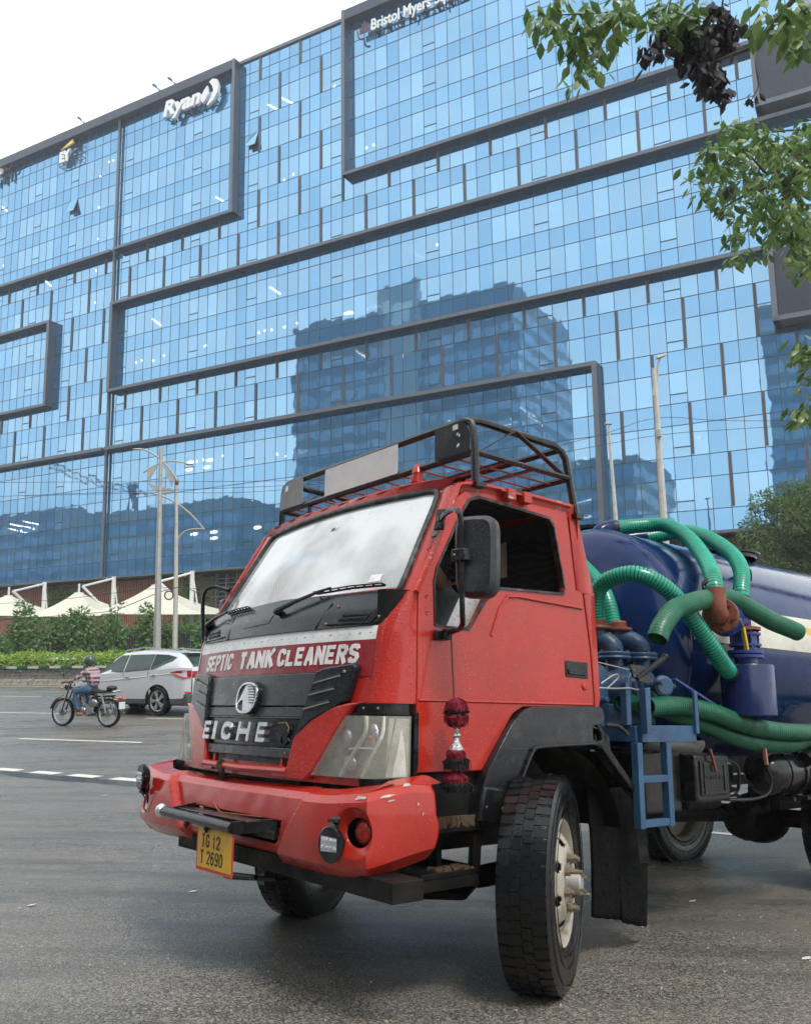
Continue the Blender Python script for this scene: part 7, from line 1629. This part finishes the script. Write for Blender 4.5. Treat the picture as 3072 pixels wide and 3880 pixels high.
# ================================================================== OVERHANGING BRANCHES
WA = [(1.421,7.274,7.413),(1.242,6.683,6.852),(1.199,6.76,7.026),(1.406,6.71,6.848),(1.397,6.983,6.97),(1.565,7.037,7.243),(1.661,7.032,7.051),(1.579,6.89,6.781),(1.752,7.195,6.938),(1.861,7.271,7.065),(1.914,7.207,7.111),(1.792,6.63,6.89),(1.896,6.722,6.94),(1.728,6.775,6.985),(1.634,6.791,7.067),(1.568,7.059,6.746),(1.578,6.756,6.458),(1.546,7.1,7.034),(1.904,6.875,7.177),(1.711,6.891,6.963),(1.468,7.166,7.421)]
WB = [(2.553,7.867,7.923),(2.333,7.414,7.436),(2.523,7.509,7.559),(2.738,7.889,7.754),(2.464,7.428,7.346),(2.658,7.316,7.451),(2.708,7.415,7.406),(2.976,7.795,7.885),(2.724,7.739,7.507),(2.697,7.863,7.97),(2.839,7.598,7.473)]
WBD = [(2.308,7.317,7.092),(2.414,7.422,7.269),(2.621,7.588,7.317),(2.67,7.457,7.292),(2.767,7.356,7.237),(2.883,7.45,7.185),(2.953,7.485,7.384),(3.032,7.442,7.448),(3.098,7.479,7.576),(2.794,7.355,6.993),(2.861,7.312,6.912),(3.056,7.613,7.255),(2.854,7.593,7.043),(2.915,7.467,6.927),(2.882,7.346,6.735),(2.974,7.418,6.746),(2.888,7.523,6.894),(3.236,7.658,7.641),(3.086,7.493,7.337),(2.859,7.689,7.34),(3.001,7.511,7.303),(3.064,7.372,7.318),(2.968,7.546,7.632),(2.76,7.54,7.254)]
WC = [(2.859,6.26,6.639),(2.939,6.335,6.551),(2.842,5.914,6.339),(3.048,6.162,6.475),(3.255,6.38,6.689),(3.076,5.983,6.232),(2.971,5.926,6.129),(2.927,6.01,6.456),(2.859,6.071,6.426),(3.139,6.161,6.247),(3.166,6.089,6.516),(3.195,6.281,6.504),(2.983,6.002,6.089)]
WD = [(3.741,8.922,7.095),(3.488,9.516,6.936),(4.498,9.28,5.966),(4.742,10.026,7.614),(4.375,9.985,7.47),(4.196,8.764,6.913),(4.386,8.903,7.213),(4.034,9.268,7.257),(4.009,9.279,7.453),(4.353,8.958,5.688),(4.329,9.853,7.34),(4.142,8.654,5.583),(3.948,9.148,6.696),(3.786,8.515,6.309),(3.778,9.89,7.359),(4.005,9.372,6.971),(4.243,10.078,7.697),(4.009,8.558,6.542),(3.66,9.58,6.846),(3.782,9.374,7.298),(3.582,8.393,6.803),(4.625,9.776,7.152),(3.994,9.874,7.814),(4.233,8.445,6.276),(4.61,9.995,7.762),(4.573,9.713,7.015),(4.704,9.388,6.685),(3.64,9.279,6.781),(4.19,8.774,6.315),(3.324,8.403,6.676),(4.44,9.156,6.203),(4.606,9.859,6.362),(3.774,8.676,7.065),(3.681,9.15,6.205),(4.143,8.808,6.053),(4.53,9.544,6.666),(5.057,10.027,7.948),(4.897,9.898,7.747),(3.946,8.818,6.204),(4.449,9.051,7.245),(4.015,8.305,5.966),(4.536,9.253,7.19),(4.496,9.836,7.26),(4.612,9.821,6.938),(3.803,8.43,6.819),(3.671,9.08,5.948),(3.434,8.444,5.607),(3.674,9.064,7.022),(4.294,9.943,7.094),(4.197,8.81,5.793),(3.803,9.822,7.325),(4.807,10.02,7.155),(4.681,9.773,7.583),(4.246,8.664,6.884),(3.755,9.953,6.973),(4.824,9.961,6.484),(4.399,10.097,7.06),(3.834,8.319,6.099),(3.075,8.306,6.551),(4.259,8.825,6.622),(4.138,9.232,6.949),(4.25,9.063,6.241),(3.61,8.466,6.841),(4.455,9.453,6.97),(4.364,9.502,7.494),(4.532,9.435,7.353),(4.521,9.219,6.814),(3.441,9.289,6.806),(4.763,9.542,7.411),(4.113,8.416,5.505),(4.563,9.085,7.177),(3.771,8.544,6.202),(3.509,8.487,5.979),(4.675,9.672,6.357),(3.6,8.884,6.921),(3.705,8.911,6.592),(4.22,8.799,6.753),(4.26,9.357,6.389),(3.857,8.513,6.836),(3.76,9.454,7.281),(4.082,8.427,5.396),(4.772,10.019,7.777),(3.378,8.583,6.608),(4.853,9.682,7.533),(4.346,9.281,6.214),(3.567,9.065,6.43),(4.269,8.848,5.955),(4.116,8.947,6.099),(4.719,9.666,5.983),(4.253,9.245,6.444),(4.044,9.265,6.576),(3.795,8.746,7.159),(3.72,9.425,6.903),(3.49,8.607,6.45),(4.615,9.168,7.24),(4.561,9.473,7.259),(4.056,9.28,6.638),(4.362,9.345,7.285),(4.621,9.326,6.858),(3.88,8.649,7.018),(4.865,10.024,6.759),(4.347,9.531,7.134),(4.324,9.606,7.11),(4.832,10.019,6.628),(4.157,9.113,6.285),(3.686,8.899,7.231),(4.072,8.847,6.358),(3.52,8.869,6.973),(4.289,8.84,5.961),(4.228,8.869,6.345),(3.86,8.676,6.028),(3.473,9.171,6.827),(4.25,8.826,5.854),(4.294,8.963,6.82),(3.899,9.494,6.487),(4.31,8.867,6.762),(4.534,9.854,7.033),(4.021,9.736,6.562),(4.29,8.891,6.732),(4.268,9.802,7.726),(3.5,8.618,6.323),(3.275,8.472,6.723),(4.51,10.091,7.331),(3.218,8.359,6.638),(3.789,8.31,5.755)]
WE = [(4.129,8.747,4.663),(4.012,8.401,4.418),(4.034,8.662,4.558),(4.095,8.622,4.342),(3.979,8.489,3.958),(4.034,8.498,4.008),(4.08,8.787,3.99),(4.088,8.557,4.596)]
WX = [(2.641,6.6,5.296),(2.871,6.6,6.068),(2.914,6.6,6.11)]
TW = [([(3.411,6.4,7.047),(3.224,6.5,6.851),(3.119,6.6,6.735),(2.991,6.7,6.616),(2.869,6.9,6.678),(2.918,7.4,6.976)],0.028),([(2.991,6.7,6.616),(2.939,6.6,6.346),(2.946,6.6,6.174),(2.891,6.6,6.068),(2.85,6.6,5.996)],0.008),([(2.222,7.2,7.656),(2.093,7.1,7.334),(1.929,7.0,7.091),(1.716,7.0,7.024),(1.549,7.0,7.027)],0.014),([(2.093,7.1,7.334),(1.85,7.0,7.186),(1.471,7.0,7.168),(1.303,7.0,7.171)],0.01),([(2.945,7.6,8.034),(2.882,7.6,7.779),(2.794,7.6,7.475),(2.9,7.5,7.197),(2.925,7.5,6.902)],0.014),([(2.667,7.6,7.987),(2.605,7.6,7.732),(2.521,7.6,7.479),(2.389,7.5,7.23)],0.01),([(2.749,6.3,6.972),(2.724,6.6,7.007),(2.933,7.2,7.257)],0.012),([(4.911,9.2,7.08),(4.622,9.2,6.969),(4.327,9.2,6.829),(4.023,9.2,6.689),(3.804,9.2,6.607),(3.542,9.1,6.415)],0.03),([(4.766,9.2,7.257),(4.429,9.2,7.087),(4.145,9.2,6.889),(3.904,9.1,7.035),(3.643,9.1,7.096),(3.423,9.1,6.985)],0.02),([(4.327,9.2,6.829),(4.284,9.2,6.628),(4.203,9.2,6.288),(4.01,9.2,6.518),(3.825,9.2,6.181),(3.681,9.2,6.014)],0.012),([(4.12,9.2,6.574),(4.054,9.2,6.404),(4.051,9.2,6.234),(3.986,9.1,6.044)],0.008),([(4.81,9.2,6.563),(4.525,9.2,6.34),(4.444,9.2,6.003),(4.414,9.1,5.569)],0.014),([(4.308,8.6,4.684),(4.152,8.6,4.56),(4.055,8.6,4.561)],0.012),([(4.254,8.6,4.084),(4.08,8.6,4.012)],0.012),([(5.281,9.6,7.805),(4.83,9.4,7.56),(4.348,9.2,7.41),(3.859,9.2,7.358)],0.018)]
random.seed(71)
br = empty('overhanging_tree', (5.5, 9.5, 0), 0, 'broad leaved branches hanging in from the top right with some withered clumps', 'tree'); Tb = rel(br)
m = MB(Tb); m.tube(smoothpath([(6.8,10.2,gz(6.8,10.2)),(6.7,10,3),(6.5,9.8,5.5),(6.2,9.2,8),(5.8,8.6,9.6)], 5), [.22-.006*i for i in range(21)], 9)
for p, r in TW:
    sp_ = smoothpath(p, 6); m.tube(sp_, [r*(1-.65*i/len(sp_)) for i in range(len(sp_))], 7)
for c, k in (((TW[0][0][3]), .05), (TW[7][0][2], .045)): m.sphere(c, (k*.8,k*.8,k*.7), 8, 6)
for p_, q_, r_b in (((6.5,9.8,5.6), TW[7][0][0], .05), ((6.1,9.0,8.2), TW[0][0][0], .05), ((6.4,9.7,6.2), TW[8][0][0], .03), ((6.4,9.7,6.4), TW[14][0][0], .03), ((6.5,9.8,4.9), TW[11][0][0], .03), ((6.6,9.9,3.6), TW[12][0][0], .02), ((6.6,9.9,3.2), TW[13][0][0], .02)):
    m.tube([p_, V3(p_).lerp(V3(q_), .5)+V3((.1,0,.12)), q_], r_b, 6)
hi = (3.0, 7.6, 9.4)
m.tube([(5.9,8.7,9.3), hi], .05, 6)
for k in (2, 4, 5, 6): m.tube([hi, V3(TW[k][0][0])+V3((.1,.1,.6)), TW[k][0][0]], .018, 6)
obj('branch', m, M['bark'], br)
def whorl(m, c, n, L, W, droop, spread=.05):
    c = V3(c)
    for i in range(n):
        a = 6.283*i/n + random.random()*.7; d = V3((math.cos(a), math.sin(a), -droop+random.gauss(0,.25))); st = c+V3((random.gauss(0,spread), random.gauss(0,spread), random.gauss(0,spread)))
        leaf(m, st+d.normalized()*L*.15, d, V3((math.cos(a)*.5+random.gauss(0,.3), math.sin(a)*.5+random.gauss(0,.3), 1)), L*random.uniform(.75,1.2), W*random.uniform(.85,1.15))
m = MB(Tb)
jit = lambda c, k: [V3(c)+V3((random.gauss(0,k), random.gauss(0,k*1.5), random.gauss(0,k))) for _ in range(1)]
for c in WA: whorl(m, c, 7, .16, .08, .9); whorl(m, jit(c,.06)[0], 5, .15, .07, 1.2)
for c in WB: whorl(m, c, 8, .18, .095, .8); whorl(m, jit(c,.07)[0], 7, .16, .08, 1)
for c in WC: whorl(m, c, 7, .18, .085, .9)
big = m
for c in WD:
    for _ in range(2): whorl(m, jit(c,.07)[0], 6, .14, .07, .7, .04)
for c in WE:
    for _ in range(2): whorl(m, jit(c,.04)[0], 8, .15, .065, .7)
obj('leaves', m, M['leaf_big'], br, smooth=False, weld=False)
m = MB(Tb)
for c in WBD:
    for _ in range(2): whorl(m, jit(c,.03)[0], 7, .13, .095, 1.3, .05)
for c in WX: whorl(m, c, 4, .08, .045, 1.2, .02)
obj('withered_leaves', m, M['leaf_dead'], br, smooth=False, weld=False)

# pieces that were modelled together but are separate bits of hardware become parts of their own
def split_islands(o):
    me = o.data; n = len(me.vertices); par = list(range(n))
    def find(a):
        while par[a] != a: par[a] = par[par[a]]; a = par[a]
        return a
    for e in me.edges:
        a, b = find(e.vertices[0]), find(e.vertices[1])
        if a != b: par[a] = b
    groups = {}
    for p in me.polygons: groups.setdefault(find(p.vertices[0]), []).append(p)
    if len(groups) < 2 or len(groups) > 40: return
    co = [tuple(v.co) for v in me.vertices]; first = True
    for polys in groups.values():
        idx = {}; vs = []; fs_ = []
        for p in polys:
            f = []
            for v in p.vertices:
                if v not in idx: idx[v] = len(vs); vs.append(co[v])
                f.append(idx[v])
            fs_.append(f)
        nm = bpy.data.meshes.new(me.name); nm.from_pydata(vs, [], fs_)
        for mt in me.materials: nm.materials.append(mt)
        nm.shade_smooth(); nm.set_sharp_from_angle(angle=R(35))
        if first: o.data = nm; first = False
        else:
            c = o.copy(); c.data = nm; COL.objects.link(c)
SPLIT = {'air_hose', 'insulator', 'screw', 'scraped_paint', 'door_screw', 'hub_bolt', 'hose_clamp', 'tank_strap', 'tank_elbow', 'tank_saddle', 'rust_flange', 'manhole', 'torn_sticker', 'windscreen_sticker', 'led_lens', 'clamp_screw', 'plate_bolt', 'lever_rivet', 'mudguard_bolt', 'gutter_bracket', 'control_wire', 'rack_foot', 'platform_post', 'reflector_bowl', 'indicator', 'shoes', 'eyes', 'air_tank', 'shock_and_rail', 'louvre', 'mudguard_stay', 'seat_frame', 'lamp_head', 'band_stripe', 'rack_bar', 'roof_bracket', 'step_hanger', 'step_tread', 'bracket', 'arm'}
for o in [o for o in scn.objects if o.type == 'MESH' and o.name.split('.')[0] in SPLIT and o.parent]:
    split_islands(o)

# rainy air between the camera and the far facade
hz = MB(); hz.boxp((-260, -150, -25), (260, 330, 95))
mh = bpy.data.materials.new('rainy_air'); mh.use_nodes = True; th_ = mh.node_tree; th_.nodes.clear()
pv = th_.nodes.new('ShaderNodeVolumePrincipled'); pv.inputs['Density'].default_value = .0009; pv.inputs['Color'].default_value = (.93, .96, 1, 1); pv.inputs['Anisotropy'].default_value = .3
om = th_.nodes.new('ShaderNodeOutputMaterial'); th_.links.new(pv.outputs[0], om.inputs['Volume'])
ho = obj('haze', hz, mh, smooth=False); tag(ho, kind='stuff')
scn.cycles.volume_bounces = 0
